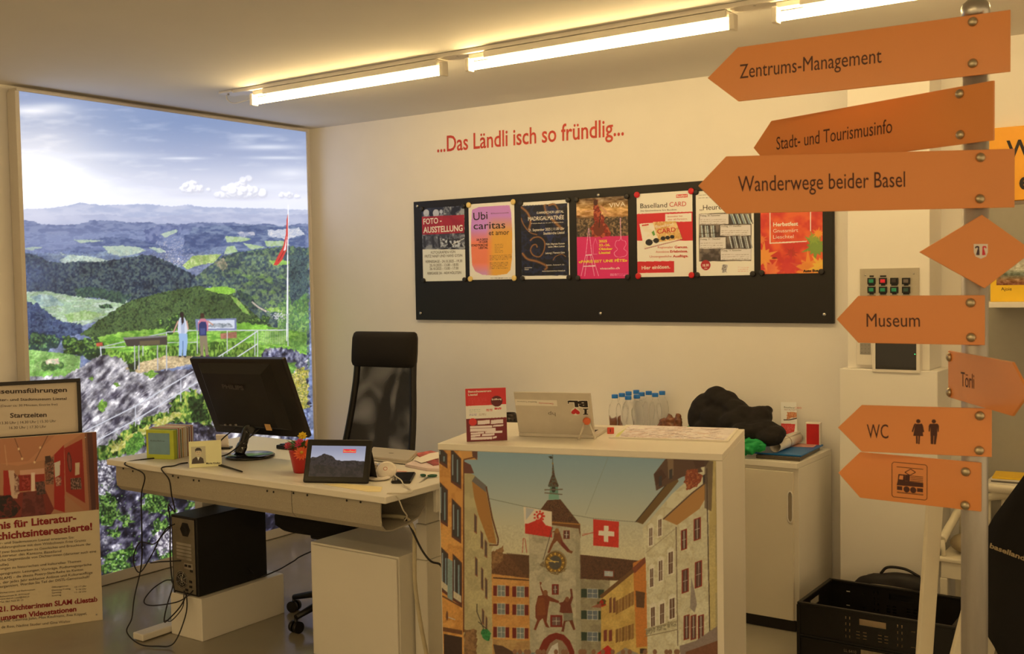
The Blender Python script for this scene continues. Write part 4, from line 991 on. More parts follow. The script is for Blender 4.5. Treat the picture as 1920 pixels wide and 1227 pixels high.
mb = MB(); a = HF.px(1887, 296); mb.text(HF, 'W', a, None, cap=0.068, n=0.001, bold=.02, width=.9); b = HF.px(1911, 355); mb.text(HF, 'e', b, None, cap=0.070, n=0.001, bold=.03, width=.9)
mb.build('lettering', M_ink, hd)
# the yellow book and the booklets on the shelf boards
yb = thing('guide_book', 'yellow paperback guide with a landscape picture standing on the upper shelf', 'book', (4.11, -0.2, 1.4195))
BF = Frame((4.052, -0.262, 0), (math.cos(math.radians(4)), math.sin(math.radians(4)), 0), (0, 0, 1))
M_bky = smat('yellow_book_cover', (240, 190, 40), rough=0.4, var=0.02)
mb = MB(); mb.box(BF, (0.075, 1.4195+0.105, -0.012), (0.15, 0.21, 0.024), 0.001); mb.build('cover', M_bky, yb)
c = Canvas(1855, 470, 1930, 570, 3, (120, 110, 80)); c.vgrad([(480, (180, 170, 150)), (505, (190, 180, 150)), (515, (96, 104, 84)), (526, (150, 100, 60)), (536, (120, 60, 40))]); k = c.noise(6, 3, 4, 3); c.a += k[..., None]*16
u0, v0 = BF.px(1872, 535); printed('cover_picture', BF, 0.022, v0, 0.15-.004, 1.4195+.2, c, M_print, yb, res=400, n=0.0006)
mb = MB(); pxtext(mb, BF, 'Ajoie', 1877, 545, 1897, 545, 6, .0); mb.build('lettering', M_ink, yb)
M_paper = smat('white_paper', (232, 226, 214), rough=0.7, var=0.02)
M_dkcov = smat('grey_cover', (110, 106, 100), rough=0.5)
for k in range(5):
    mb = MB(); x0 = 4.04+0.004*k; z = 0.6795+0.0075*k
    mb.box(rotframe((4.16, -0.19, z+0.0036), -3+2*k), (0, 0, 0), (0.21, 0.15, 0.0072), 0.001)
    o = mb.build('booklet', [M_paper, M_paper, M_dkcov, M_paper, M_bky][k])
    tag(o, ['white booklet at the bottom of the stack on the lower shelf', 'white booklet second from the bottom of the lower shelf stack', 'grey covered booklet in the middle of the lower shelf stack', 'white booklet second from the top of the lower shelf stack', 'yellow booklet on top of the lower shelf stack'][k], 'booklet', 'booklets on the lower shelf')
# ------------------------------------------------------------------ the height adjustable desk
ZD = 0.78
M_desk = smat('white_melamine', (232, 226, 212), rough=0.38, var=0.012, scale=6)
M_deskleg = smat('white_powder_coat', (226, 220, 206), rough=0.45, var=0.012)
M_felt = smat('grey_felt', (168, 158, 138), rough=0.95, var=0.16, scale=420, bump=0.3, bscale=600)
DX0, DX1, DY0, DY1 = 0.765, 2.40, -2.045, -1.235
desk = thing('desk', 'long white height adjustable desk with a grey felt cable trough, left of the counter', 'desk', ((DX0+DX1)/2, (DY0+DY1)/2, 0))
mb = MB(); mb.abox(DX0, DX1, DY0, DY1, ZD-0.026, ZD, 0.004, 3); mb.build('desktop', M_desk, desk)
def trough(x0, x1):
    prof = [(-2.018, 0.752), (-2.020, 0.70), (-2.016, 0.662), (-1.995, 0.640), (-1.96, 0.634), (-1.86, 0.640), (-1.80, 0.655), (-1.765, 0.69), (-1.752, 0.752)]
    t = 0.006; mb = MB(); n = len(prof)
    cy, cz = -1.886, 0.74
    inn = [(y+(cy-y)/math.hypot(cy-y, cz-z)*t, z+(cz-z)/math.hypot(cy-y, cz-z)*t if z < .75 else z) for y, z in prof]
    vs = []
    for x in (x0, x1):
        vs += [(x, y, z) for y, z in prof] + [(x, y, z) for y, z in inn]
    fs = []
    for i in range(n-1):
        fs.append((i, i+1, 2*n+i+1, 2*n+i)); fs.append((n+i+1, n+i, 3*n+i, 3*n+i+1))
        fs.append((i, n+i, n+i+1, i+1)); fs.append((2*n+i, 2*n+i+1, 3*n+i+1, 3*n+i))
    for k in (0, n-1): fs.append((k, 2*n+k, 3*n+k, n+k))
    mb.verts_faces(vs, fs); mb.recalc = True
    return mb
tr1 = trough(0.795, 1.898).build('cable_trough', M_felt, desk); tr2 = trough(1.9015, 2.352).build('cable_trough', M_felt, desk)
TF = Frame((0, -2.0205, 0), (1, 0, 0), (0, 0, 1))
for (x, y) in ((231, 879), (249, 884), (324, 893), (334, 896), (363, 901), (373, 902), (501, 921), (513, 923), (550, 925), (576, 929), (650, 939), (676, 942)):
    u, v = TF.px(x, y)
    mb = MB(); mb.lathe([(0.0045, 0), (0.004, 0.0012), (0.001, 0.0016)], TF.at(u, min(v, .749), 0.0), 10, TF); mb.build('screw', M_black, tr1 if u < 1.9 else tr2)
for xs in (0.955, 2.277):
    mb = MB(); mb.abox(xs-0.035, xs+0.035, -2.05, -1.26, 0.004, 0.034, 0.005); mb.build('foot', M_deskleg, desk)
    mb = MB(); mb.abox(xs-0.033, xs+0.033, -1.715, -1.60, 0.0345, 0.46, 0.004); leg = mb.build('leg', M_deskleg, desk)
    mb = MB(); mb.abox(xs-0.027, xs+0.027, -1.707, -1.608, 0.4605, 0.60, 0.004); mb.build('inner_column', M_deskleg, leg)
    mb = MB(); mb.abox(xs-0.021, xs+0.021, -1.700, -1.615, 0.6005, 0.72, 0.004); mb.build('inner_column', M_deskleg, leg)
    mb = MB(); mb.abox(xs-0.030, xs+0.030, -1.745, -1.29, 0.7205, 0.7535, 0.003); mb.build('support_arm', M_deskleg, desk)
    for y in (-2.02, -1.29): mb = MB(); mb.cyl((xs, y, 0.0), (xs, y, 0.0038), 0.018, seg=14); mb.build('glide', M_black, desk)
mb = MB(); mb.abox(0.986, 2.246, -1.68, -1.63, 0.726, 0.7535, 0.003); mb.build('crossbar', M_deskleg, desk)
mb = MB(); mb.abox(2.372, 2.39, -1.745, -1.245, 0.665, 0.7535, 0.003); mb.build('side_apron', M_deskleg, desk)


# pedestal under the desk
ped = thing('pedestal_cabinet', 'low white pedestal cabinet under the right end of the desk', 'cabinet', (2.0, -1.6, 0))
mb = MB(); mb.abox(1.762, 2.236, -1.792, -1.39, 0.02, 0.485, 0.002); mb.build('body', M_desk, ped)
mb = MB(); mb.abox(1.778, 2.232, -1.803, -1.7925, 0.03, 0.478, 0.002); mb.build('front_panel', M_desk, ped)
for x in (1.80, 2.20):
    for y in (-1.76, -1.42): mb = MB(); mb.cyl((x, y, 0), (x, y, 0.0198), 0.016, seg=12); mb.build('glide', M_black, ped)

# ------------------------------------------------------------------ swivel chair
M_fab = smat('black_upholstery', (22, 18, 16), rough=0.9, var=0.15, scale=200, bump=0.2)
M_net = bpy.data.materials.new('black_mesh_fabric'); M_net.use_nodes = True
nt = M_net.node_tree; b = nt.nodes['Principled BSDF']; b.inputs['Base Color'].default_value = (0.012, 0.010, 0.009, 1); b.inputs['Roughness'].default_value = 0.7
tc = nt.nodes.new('ShaderNodeTexCoord'); mp = nt.nodes.new('ShaderNodeMapping'); mp.inputs['Scale'].default_value = (5, 5, 4)
nz = nt.nodes.new('ShaderNodeTexNoise'); nz.inputs['Scale'].default_value = 1.3; nz.inputs['Detail'].default_value = 1.0; nz.inputs['Distortion'].default_value = 0.8
rp = nt.nodes.new('ShaderNodeMapRange'); rp.inputs[1].default_value = 0.42; rp.inputs[2].default_value = 0.68; rp.inputs[3].default_value = 0.97; rp.inputs[4].default_value = 0.70
nt.links.new(tc.outputs['Object'], mp.inputs['Vector']); nt.links.new(mp.outputs['Vector'], nz.inputs['Vector']); nt.links.new(nz.outputs['Fac'], rp.inputs[0]); nt.links.new(rp.outputs[0], b.inputs['Alpha'])
CX, CY = 1.49, -1.335
ch = thing('office_chair', 'black high backed swivel chair with a mesh back and padded headrest behind the desk', 'chair', (CX, CY, 0))
cdir = math.radians(-86)            # the way the sitter faces
cf = Frame((CX, CY, 0), (-math.sin(cdir), math.cos(cdir), 0), (0, 0, 1))   # U = sitter's left ... seen from the front it runs to the right; N points the way the chair faces
if np.dot(cf.N, V(math.cos(cdir), math.sin(cdir), 0)) < 0: cf = Frame((CX, CY, 0), (math.sin(cdir), -math.cos(cdir), 0), (0, 0, 1))
def cp(u, v, n): return cf.at(u, v, n)
for k in range(5):
    a = math.radians(-96-72*k); d = V(math.cos(a), math.sin(a), 0); c0 = V(CX, CY, 0)
    mb = MB(); mb.tube([c0+d*0.035+V(0, 0, .105), c0+d*0.15+V(0, 0, .095), c0+d*0.268+V(0, 0, .068)], [.024, .021, .015], 10, flat=.8); arm = mb.build('base_arm', M_black, ch)
    e = V(-d[1], d[0], 0); w = c0+d*0.268
    mb = MB()
    for sgn in (-1, 1): mb.cyl(w+e*sgn*.006+V(0, 0, .026), w+e*sgn*.024+V(0, 0, .026), .026, seg=18)
    mb.cyl(w-e*.006+V(0, 0, .026), w+e*.006+V(0, 0, .026), .009, seg=10); mb.cyl(w+V(0, 0, .03), w+V(0, 0, .066), .008, seg=10)
    mb.build('caster', M_black, arm)
mb = MB(); mb.lathe([(.040, .075), (.042, .12), (.030, .135), (.028, .24), (.019, .245), (.019, .40)], (CX, CY, 0), 20); mb.build('gas_column', M_black, ch)
mb = MB(); mb.box(cf, (0, .405, 0), (.17, .05, .24), .012); mb.tube([cp(.08, .40, .04), cp(.20, .395, .05), cp(.26, .39, .06)], [.007, .007, .013], 8); mb.build('tilt_mechanism', M_black, ch)
# seat: a dished cushion
def cushion(mb, rows, seg=28, pw=3.2):
    """closed cushion through superellipse rings: (centre, half u, half n, axes)"""
    vs, fs = [], []; n = len(rows)
    for c_, hu, hn, U_, N_ in rows:
        for k in range(seg):
            a = 2*math.pi*k/seg; ca, sa = math.cos(a), math.sin(a)
            vs.append(c_+U_*hu*math.copysign(abs(ca)**(2/pw), ca)+N_*hn*math.copysign(abs(sa)**(2/pw), sa))
    for i in range(n-1):
        for k in range(seg): fs.append((i*seg+k, i*seg+(k+1) % seg, (i+1)*seg+(k+1) % seg, (i+1)*seg+k))
    fs.append(tuple(range(seg-1, -1, -1))); fs.append(tuple(range((n-1)*seg, n*seg)))
    mb.verts_faces(vs, fs, True); mb.recalc = True
mb = MB(); cushion(mb, [(cp(0, z, .02), w, d, cf.U, cf.N) for z, w, d in ((.432, .19, .19), (.438, .225, .225), (.46, .248, .248), (.495, .25, .25), (.515, .235, .235), (.522, .19, .19))]); mb.build('seat', M_fab, ch)
# backrest: side rails curving backwards, mesh between, padded headrest
RX = (0.0, .5); 
def bn(z): t = max(0.0, z-.50); return -.17-.17*(1-math.exp(-t/.28))-.05*t     # how far back the frame is at height z
def bw(z): t = (z-.50)/.80; return .225-.055*min(1, t*1.35)
zs = [.50, .58, .66, .74, .82, .90, .98, 1.06, 1.14, 1.22, 1.28]
for sgn in (-1, 1):
    mb = MB(); mb.tube(catmull([cp(sgn*bw(z), z, bn(z)) for z in zs], 3), .0165, 10); mb.build('back_rail', M_black, ch)
mb = MB(); mb.tube(catmull([cp(u, .50-.01*(1-(u/.245)**2), bn(.5)-.03*(1-(u/.245)**2)) for u in (-.245, -.12, 0, .12, .245)], 4), .0165, 10); mb.tube([cp(0, .42, -.05), cp(0, .41, -.16), cp(0, .49, bn(.5)-.03)], [.022, .022, .018], 10); mb.build('back_bracket', M_black, ch)
vs, fs = [], []; nu = 13; zz = np.linspace(.51, 1.13, 24)
for z in zz:
    for k in range(nu):
        u = -1+2*k/(nu-1); vs.append(cp(u*bw(z), z, bn(z)-.035*(1-u*u)))
for i in range(len(zz)-1):
    for k in range(nu-1): fs.append((i*nu+k, i*nu+k+1, (i+1)*nu+k+1, (i+1)*nu+k))
mb = MB(); mb.verts_faces(vs, fs, True); mb.build('mesh_back', M_net, ch)
mb = MB(); rows = []
for z, k, d in ((1.130, .70, .016), (1.137, .90, .030), (1.155, 1.0, .040), (1.20, 1.0, .043), (1.27, 1.0, .040), (1.292, .90, .030), (1.300, .70, .016)):
    rows.append((cp(0, z, bn(z)+.010), .186*k if k == 1 else .186-.04*(1-k), d, cf.U, cf.N))
cushion(mb, rows, 32, 4.5); mb.build('headrest', M_fab, ch)

# ------------------------------------------------------------------ monitor
M_gloss = smat('glossy_black_plastic', (16, 14, 14), rough=0.18, var=0.05, coat=0.4)
mon = thing('monitor', 'black flat screen monitor seen from behind on the desk, tilted back', 'monitor', (1.30, -1.68, ZD))
tl = math.radians(21)
MF = Frame((1.030, -1.655, .868), (1, .012, .022), (0, -math.sin(tl), math.cos(tl)))     # N faces the viewer (the back of the monitor)
MW, MH = 0.588, 0.372
mb = MB(); mb.box(MF, (MW/2, MH/2, -.012), (MW, MH, .026), .006, 3); mb.build('screen_frame', M_black, mon)
mb = MB(); mb.box(MF, (MW/2, MH/2, -.0256), (MW-.04, MH-.04, .001)); mb.build('screen', M_scr, mon)
mb = MB(); vs = [MF.at(u, v, n) for (u, v, n) in ((.05, .035, .0012), (MW-.08, .035, .0012), (MW-.08, MH-.02, .0012), (.05, MH-.02, .0012), (.085, .06, .032), (MW-.13, .06, .032), (MW-.13, MH-.06, .026), (.085, MH-.06, .026))]
mb.verts_faces(vs, [(3, 2, 1, 0), (4, 5, 6, 7), (0, 1, 5, 4), (1, 2, 6, 5), (2, 3, 7, 6), (3, 0, 4, 7)]); mb.recalc = True; bk = mb.build('back_cover', M_black, mon)
M_pale = smat('pale_moulded_lettering', (70, 64, 62), rough=0.4)
BKF = Frame(MF.at(0, 0, .029), MF.U, MF.V)
mb = MB(); a = BKF.px(419, 727.5); b = BKF.px(459, 731); mb.text(BKF, 'PHILIPS', a, b, cap=.019, n=.0045, bold=.03); mb.build('lettering', M_pale, bk)
q = BKF.px(505, 803); mb = MB(); mb.box(BKF, (q[0], q[1]+.006, .0045), (.034, .030, .002)); mb.build('label_sticker', smat('ochre_sticker', (206, 160, 100), rough=.5), bk)
for k in range(3): q = BKF.px(424+10*k, 796); mb = MB(); mb.box(BKF, (q[0], q[1], .004), (.012, .007, .008), .001); mb.build('socket', M_metal, bk)
NB = V(1.285, -1.69, ZD)
mb = MB(); mb.tube(catmull([NB+V(-.03, -.03, .016), NB+V(-.022, -.01, .06), NB+V(0, .0, .13), MF.at(.29, .05, .028)], 6), [.036]*6+[.030]*6+[.026]*7, 16, flat=.6); mb.build('stand_neck', M_gloss, mon)
mb = MB(); mb.lathe([(.102, 0), (.108, .003), (.107, .010), (.098, .014), (.06, .017), (.0, .018)], NB+V(0.01, 0.0, 0.0003), 40); mb.build('stand_base', M_gloss, mon)
# ------------------------------------------------------------------ on the desk
M_blackc = smat('black_cable', (26, 22, 20), rough=0.5)
M_whitec = smat('beige_cable', (206, 196, 176), rough=0.5)
def D(x, y, z=ZD): return V(*atZ(x, y, z))
def cable(name, pts, r, m, label, cat='cable', group=None, n=8):
    mb = MB(); mb.tube(catmull(pts, n), r, 8); return tag(mb.build(name, m), label, cat, group)
# row of coloured book boxes
bcol = [('lime', (188, 196, 60), 'lime green book with a pale blue front, first of the coloured row'), ('grey green', (110, 140, 110), 'grey green slim book behind the lime book box on the desk'), ('red', (170, 44, 40), 'dark red slim book, third in the coloured row on the desk'), ('green', (70, 96, 50), 'dark green slim book in the middle of the coloured row'), ('ochre', (196, 140, 60), 'ochre slim book between the dark green and cream ones'), ('cream', (226, 212, 182), 'cream book between the ochre and brown ones on the desk'), ('brown', (150, 96, 64), 'brown slim book between the cream and purple ones'), ('purple', (96, 56, 92), 'dark purple slim book, last but one of the coloured row'), ('rose', (168, 92, 78), 'rose brown book at the right end of the coloured row')]
c0 = D(275, 860.5); ang = math.radians(18); bu = V(math.cos(ang), math.sin(ang), 0); bn_ = V(math.sin(ang), -math.cos(ang), 0)
pos = 0.0
for k, (nm, col, lab) in enumerate(bcol):
    t = [.026, .010, .012, .012, .012, .020, .012, .014, .016][k]
    f = Frame(c0 - bn_*(pos+t), bu, (0, 0, 1)); pos += t+.0008
    g = .128+.003*(k % 3)
    o = thing('colour_book', lab, 'book', f.at(.07, 0, t/2), 'coloured books in a row on the desk')
    mb = MB(); mb.box(f, (.07+.001*k, g/2, t/2), (.140, g, t), .002); mb.build('cover', smat('book_'+nm.replace(' ', '_'), col, rough=.5), o)
    if k == 0:
        mb = MB(); mb.box(f, (.066, .068, t+.0006), (.108, .094, .001), .0004); mb.build('front_label', smat('pale_blue_label', (120, 156, 170), rough=.5), o)
        f2 = f.off(t+.0012); mb = MB(); mb.text(f2, 'Kulturführer', (.024, .078), (.098, .078), cap=.006, n=.0003); mb.build('lettering', M_ink, o)
    else:
        mb = MB(); mb.box(f, (.0715+.001*k, .0015+g/2, t/2), (.138, g, t*.55)); mb.build('pages', M_paper, o)
# name card with a portrait
nc = thing('name_card', 'pale yellow card with a small grey portrait standing at the front of the desk', 'card', D(386, 877))
A = D(355, 878.5); B = D(416, 874.5)
NF = Frame(A, B-A, (-.10*(B-A)[1], .12, 1) if False else (0, 0, 1))
w_ = float(np.linalg.norm(B-A)); M_card = smat('pale_yellow_card', (234, 232, 182), rough=.5, var=.01)
tilt = Frame(NF.at(0, 0, 0), NF.U, NF.V-NF.N*.18)
mb = MB(); mb.box(tilt, (w_/2, .0555, -.0015), (w_, .109, .003)); mb.build('front_sheet', M_card, nc)
bk2 = Frame(NF.at(0, 0, -.06), NF.U, NF.V+NF.N*.30)
mb = MB(); mb.box(bk2, (w_/2, .052, .0015), (w_, .102, .002)); mb.build('back_sheet', M_card, nc)
def CX2(x, y): return (x/2.992, 500+y/2.992)
c = Canvas(350, 825, 425, 885, 4, (206, 198, 150)); c.vgrad([(830, (190, 178, 140)), (885, (176, 164, 130))])
c.poly([CX2(*k) for k in ((1075, 1110), (1080, 1082), (1100, 1068), (1112, 1078), (1125, 1068), (1140, 1078), (1146, 1110))], (66, 54, 48)); c.poly([CX2(*k) for k in ((1106, 1070), (1112, 1090), (1120, 1070))], (220, 214, 190))
c.ell(CX2(1113, 1044), 5.6, 7.4, (196, 176, 140)); c.poly([CX2(*k) for k in ((1096, 1045), (1094, 1028), (1104, 1018), (1122, 1018), (1131, 1028), (1130, 1045), (1126, 1034), (1100, 1034))], (52, 44, 42)); c.line(CX2(1104, 1042), CX2(1110, 1042), .6, (70, 56, 48)); c.line(CX2(1116, 1042), CX2(1122, 1042), .6, (70, 56, 48)); c.line(CX2(1108, 1056), CX2(1119, 1056), .5, (130, 90, 76)); c.ell(CX2(1095, 1044), .8, 1.4, (186, 164, 128)); c.ell(CX2(1131, 1044), .8, 1.4, (186, 164, 128))
u0, v0 = tilt.px(*CX2(1074, 1109)); u1, v1 = tilt.px(*CX2(1152, 1008)); printed('portrait', tilt, u0, v0, u1, v1, c, M_print, nc, res=900, n=.0006)
mb = MB(); pxtext(mb, tilt, 'Moritz Kindler', *CX2(1157, 1110), *CX2(1236, 1107), 3.2, .02); mb.build('lettering', M_ink, nc)
# flower pot
fp = thing('flower_pot', 'small red flower pot with orange, pink and yellow blossoms beside the tablet', 'flower pot', D(566, 888))
fo = D(566, 886); M_pot = smat('red_glazed_pot', (176, 22, 20), rough=.3, coat=.3)
mb = MB(); mb.lathe([(.030, 0), (.033, .003), (.046, .072), (.049, .086), (.049, .094), (.045, .094), (.043, .085)], fo, 28); mb.build('pot', M_pot, fp)
rng = random.Random(4)
M_leaf = smat('green_leaf', (70, 100, 44), rough=.5, var=.2)
def blossom(c_, r, col, petals, name, cen=(200, 150, 40), tilt_=(.5, -.6, .6)):
    n = V(*tilt_); n /= np.linalg.norm(n); a = np.cross(n, V(0, 0, 1)); a /= np.linalg.norm(a); b_ = np.cross(n, a)
    mb = MB()
    for ring, (rr, up) in enumerate(((1, .15), (.78, .35), (.5, .55))):
        for k in range(petals):
            t = 2*math.pi*(k+.5*ring)/petals; d = a*math.cos(t)+b_*math.sin(t); e = -a*math.sin(t)+b_*math.cos(t); w = r*rr*1.5/petals*1.5
            p0 = c_+n*r*.04*ring; p1 = c_+d*r*rr*.6+n*r*up*.5+e*w; p2 = c_+d*r*rr+n*r*up; p3 = c_+d*r*rr*.6+n*r*up*.5-e*w
            mb.verts_faces([p0, p1, p2, p3, p0-n*.001, p1-n*.001, p2-n*.001, p3-n*.001], [(0, 1, 2, 3), (7, 6, 5, 4), (0, 4, 5, 1), (1, 5, 6, 2), (2, 6, 7, 3), (3, 7, 4, 0)])
    mb.recalc = True; f = mb.build('blossom', smat('petal_'+name, col, rough=.5, var=.08), fp)
    mb = MB(); mb.sphere(c_+n*r*.25, r*.22, 2); mb.build('blossom_centre', smat('blossom_centre_'+name, cen, rough=.6), f)
    mb = MB(); mb.tube(catmull([fo+V(0, 0, .085), (fo+V(0, 0, .09)+c_)/2+V(.004, 0, .006), c_], 4), .0022, 6); mb.build('stem', M_leaf, fp)
up = lambda x, y, dy=0: V(*atY(x, y, fo[1]+dy))
blossom(up(566, 851, -.035), .034, (236, 110, 60), 14, 'orange'); blossom(up(562, 833, -.01), .025, (206, 60, 96), 10, 'pink', (180, 50, 70)); blossom(up(541, 837, -.0), .020, (190, 70, 90), 9, 'rose', (170, 60, 60)); blossom(up(578, 832, .01), .021, (226, 100, 50), 9, 'coral'); blossom(up(567, 818, .02), .020, (226, 190, 40), 8, 'yellow', (200, 160, 30)); blossom(up(553, 846, -.01), .016, (214, 90, 60), 8, 'amber')
mb = MB()
for k in range(26):
    t = rng.uniform(0, 6.28); el = rng.uniform(-.15, .9); d = V(math.cos(t)*math.cos(el), math.sin(t)*math.cos(el), math.sin(el)); b0 = fo+V(0, 0, .092)+d*.018; L = rng.uniform(.03, .055); e = np.cross(d, V(0, 0, 1)); e /= np.linalg.norm(e)+1e-9
    mb.verts_faces([b0, b0+d*L*.5+e*.009+V(0, 0, .004), b0+d*L, b0+d*L*.5-e*.009+V(0, 0, .004)], [(0, 1, 2, 3)])
lv = mb.build('leaves', M_leaf, fp); sm = lv.modifiers.new('leaf', 'SOLIDIFY'); sm.thickness = .0008
# tablet in its black case
tb = thing('tablet', 'black tablet leaning in its case at the front of the desk, showing dark hills', 'tablet', D(628, 906))
A = D(567, 906); B = D(690, 908.5); TBF = Frame(A+V(0, 0, .0015), B-A, (0, 0, 1)); TBF = Frame(TBF.O, TBF.U, TBF.V-TBF.N*.40)
tw = float(np.linalg.norm(B-A)); th_ = .168
mb = MB(); mb.box(TBF, (tw/2, th_/2+.002, -.007), (tw, th_, .014), .006, 3); mb.build('case', smat('black_rubber_case', (30, 27, 26), rough=.5), tb)
mb = MB(); mb.box(TBF, (tw/2, th_/2+.002, .0004), (tw-.012, th_-.012, .001), .0004); mb.build('bezel', M_gloss, tb)
SB = TBF.px
def CS(x, y): return (520+x/3.834, 600+y/3.834)
u0, v0 = .022, .024; u1, v1 = tw-.022, th_-.024
c = Canvas(570, 835, 690, 912, 3, (40, 38, 40)); c.vgrad([(842, (150, 154, 178)), (858, (176, 178, 198)), (872, (196, 194, 206)), (912, (196, 190, 200))])
c.rough([CS(*k) for k in ((170, 1000), (240, 990), (280, 990), (340, 962), (390, 980), (430, 1010), (470, 1018), (530, 1010), (620, 1020), (700, 1030), (700, 1250), (170, 1250))], [(30, 28, 32), (58, 54, 58), (44, 40, 44)], cell=4, seed=5, amp=1.2)
c.rough([CS(*k) for k in ((170, 1060), (300, 1040), (450, 1060), (700, 1050), (700, 1250), (170, 1250))], [(32, 30, 32), (50, 44, 44)], cell=5, seed=7, amp=1.2)
printed('screen', TBF, u0, v0, u1, v1, c, print_mat('lit_tablet_screen', rough=.15, emission=.85), tb, res=700, n=.0014, gain=None)
mb = MB(); a = SB(*CS(473, 957)); b = SB(*CS(566, 957)); mb.box(TBF, ((a[0]+b[0])/2, a[1]+.007, .0018), (b[0]-a[0], .014, .0004)); lg = mb.build('logo_patch', smat('red_screen_patch', (206, 30, 50), emit=lin((206, 30, 50)), estr=.8), tb)
mb = MB(); mb.text(TBF, 'Baselland', (a[0]+.002, a[1]+.003), (b[0]-.002, a[1]+.003), cap=.007, n=.0023, bold=.03); mb.build('lettering', M_wink, lg)
SKF = Frame(TBF.at(tw/2, .09, -.015), TBF.U, (0, 0, 1))
p_ = TBF.at(tw/2, 0, 0); back = -np.array([TBF.N[0], TBF.N[1], 0]); back /= np.linalg.norm(back)
top = TBF.at(0, .125, -.0155); dn = np.array([top[0], top[1], 0])+back*.055
vs = []
for u in (.02, tw-.002):
    t0 = TBF.at(u, .125, -.016); f0 = np.array([t0[0], t0[1], ZD+.0006])+back*.055; vs += [t0, f0, f0+back*.003, t0+back*.003]
mb = MB(); mb.verts_faces(vs, [(0, 1, 5, 4), (1, 2, 6, 5), (2, 3, 7, 6), (3, 0, 4, 7), (3, 2, 1, 0), (4, 5, 6, 7)]); mb.recalc = True; mb.build('stand_flap', M_black, tb)
# yellowish sheet under the tablet
def sheet(name, px, label, m, z=ZD, t=.0008, cat='paper', group=None):
    P = [V(*atZ(x, y, z)) for x, y in px]
    f = Frame((0, 0, z+.0004), (1, 0, 0), (0, 1, 0))
    mb = MB(); mb.prism(f, [(p[0], p[1]) for p in P], 0, t); return tag(mb.build(name, m), label, cat, group)
sheet('paper_sheet', [(606, 909), (640, 907.5), (717, 914), (714, 923), (690, 923)], 'cream sheet lying flat in front of the tablet', smat('cream_paper', (240, 220, 160), rough=.6))
# closed grey laptop
lc = thing('closed_laptop', 'closed silver grey laptop lying behind the tablet', 'laptop', D(735, 857))
P = [V(*atZ(x, y, ZD+.003)) for x, y in ((689, 862.5), (764, 871.5), (783, 853), (700, 845.5))]
pl = [(p[0], p[1]) for p in P]; lz = Frame((0, 0, ZD+.003), (1, 0, 0), (0, 1, 0)); M_silver = smat('silver_grey_shell', (204, 196, 182), rough=.38, metal=.2, var=.03)
cx_, cy_ = np.mean([p[0] for p in pl]), np.mean([p[1] for p in pl])
mb = MB(); mb.prism(lz, pl, 0, .009); bmesh.ops.bevel(mb.bm, geom=list(mb.bm.edges), offset=.0015, segments=2, affect='EDGES'); mb.build('base', M_silver, lc)
mb = MB(); mb.prism(lz, pl, .0102, .0175); bmesh.ops.bevel(mb.bm, geom=list(mb.bm.edges), offset=.0015, segments=2, affect='EDGES'); lid = mb.build('lid', M_silver, lc)
lf = Frame((cx_, cy_, ZD+.003+.0176), P[1]-P[0], P[3]-P[0]); mb = MB(); mb.disc(lf, (0, 0), .014, .0004, 20, .009); mb.build('emblem', smat('dark_emblem', (120, 112, 104), rough=.4), lid)
for k in range(4): q = pl[k]; mb = MB(); mb.cyl((q[0]*.9+cx_*.1, q[1]*.9+cy_*.1, ZD+.0002), (q[0]*.9+cx_*.1, q[1]*.9+cy_*.1, ZD+.0029), .006, seg=10); mb.build('foot', M_black, lc)
# papers
M_pinkp = smat('pinkish_paper', (226, 206, 200), rough=.6)
c = Canvas(765, 840, 830, 895, 3, (220, 200, 186)); 
sheet('leaflet', [(778, 852), (808, 846.5), (824, 851), (818, 860), (790, 860)], 'leaflet with a red picture under the white papers on the desk', smat('reddish_leaflet', (190, 90, 80), rough=.5, var=.5, scale=40), ZD, .003)
sheet('paper_stack', [(760, 876), (785, 866), (824, 873), (824, 885), (800, 884)], 'thick folded stack of white papers at the right end of the desk', M_pinkp, ZD, .012)
sheet('leaflet', [(797, 866), (826, 861), (828, 872), (812, 874)], 'brochure with a dark red picture leaning on the folded white papers', smat('red_picture_brochure', (150, 60, 54), rough=.5, var=.6, scale=30), ZD+.0125, .002)
sheet('paper_sheet', [(776, 863), (806, 851), (826, 848), (828, 858), (790, 869)], 'uppermost white sheet fanned over the papers near the counter', M_paper, ZD+.016, .0012)
# white charger puck, saucer, crumpled wrapper, note
M_wg = smat('glossy_white_plastic', (236, 226, 214), rough=.25, coat=.3)
pk = thing('wireless_charger', 'round glossy white charging puck standing tilted beside the black phone', 'charger', D(727, 896))
pf = Frame(D(725, 895)+V(0, 0, .026), (.82, .57, 0), (-.30, .43, .62))
mb = MB(); mb.lathe([(.030, -.006), (.038, -.005), (.0405, 0), (.038, .005), (.030, .0065), (.0, .007)], pf.O, 32, pf); mb.build('body', M_wg, pk)
mb = MB(); mb.ring(pf, .006, .008, .0071, .0074, (-.004, .004)); mb.build('emblem', smat('reddish_print', (206, 120, 100), rough=.5), pk)
mb = MB(); mb.lathe([(.0, 0), (.028, 0), (.042, .005), (.044, .008), (.041, .008), (.027, .003), (0, .003)], D(711, 900)+V(0, 0, .0004), 32); tag(mb.build('saucer', M_wg), 'small flat white dish on the desk in front of the charging puck', 'dish')
sheet('note_sheet', [(736, 884), (745, 880), (764, 884), (767, 889), (755, 891)], 'small cream note with a red line behind the black phone', smat('cream_note', (236, 214, 190), rough=.6))
P = D(752, 885.3); mb = MB(); nf_ = Frame(V(P[0], P[1], ZD+.0013), (.93, .36, 0), (-.36, .93, 0)); mb.box(nf_, (0, 0, .0003), (.044, .010, .0004)); tag(mb.build('red_strip', smat('red_strip', (206, 96, 74), rough=.5)), 'short red strip lying on the cream note', 'strip')
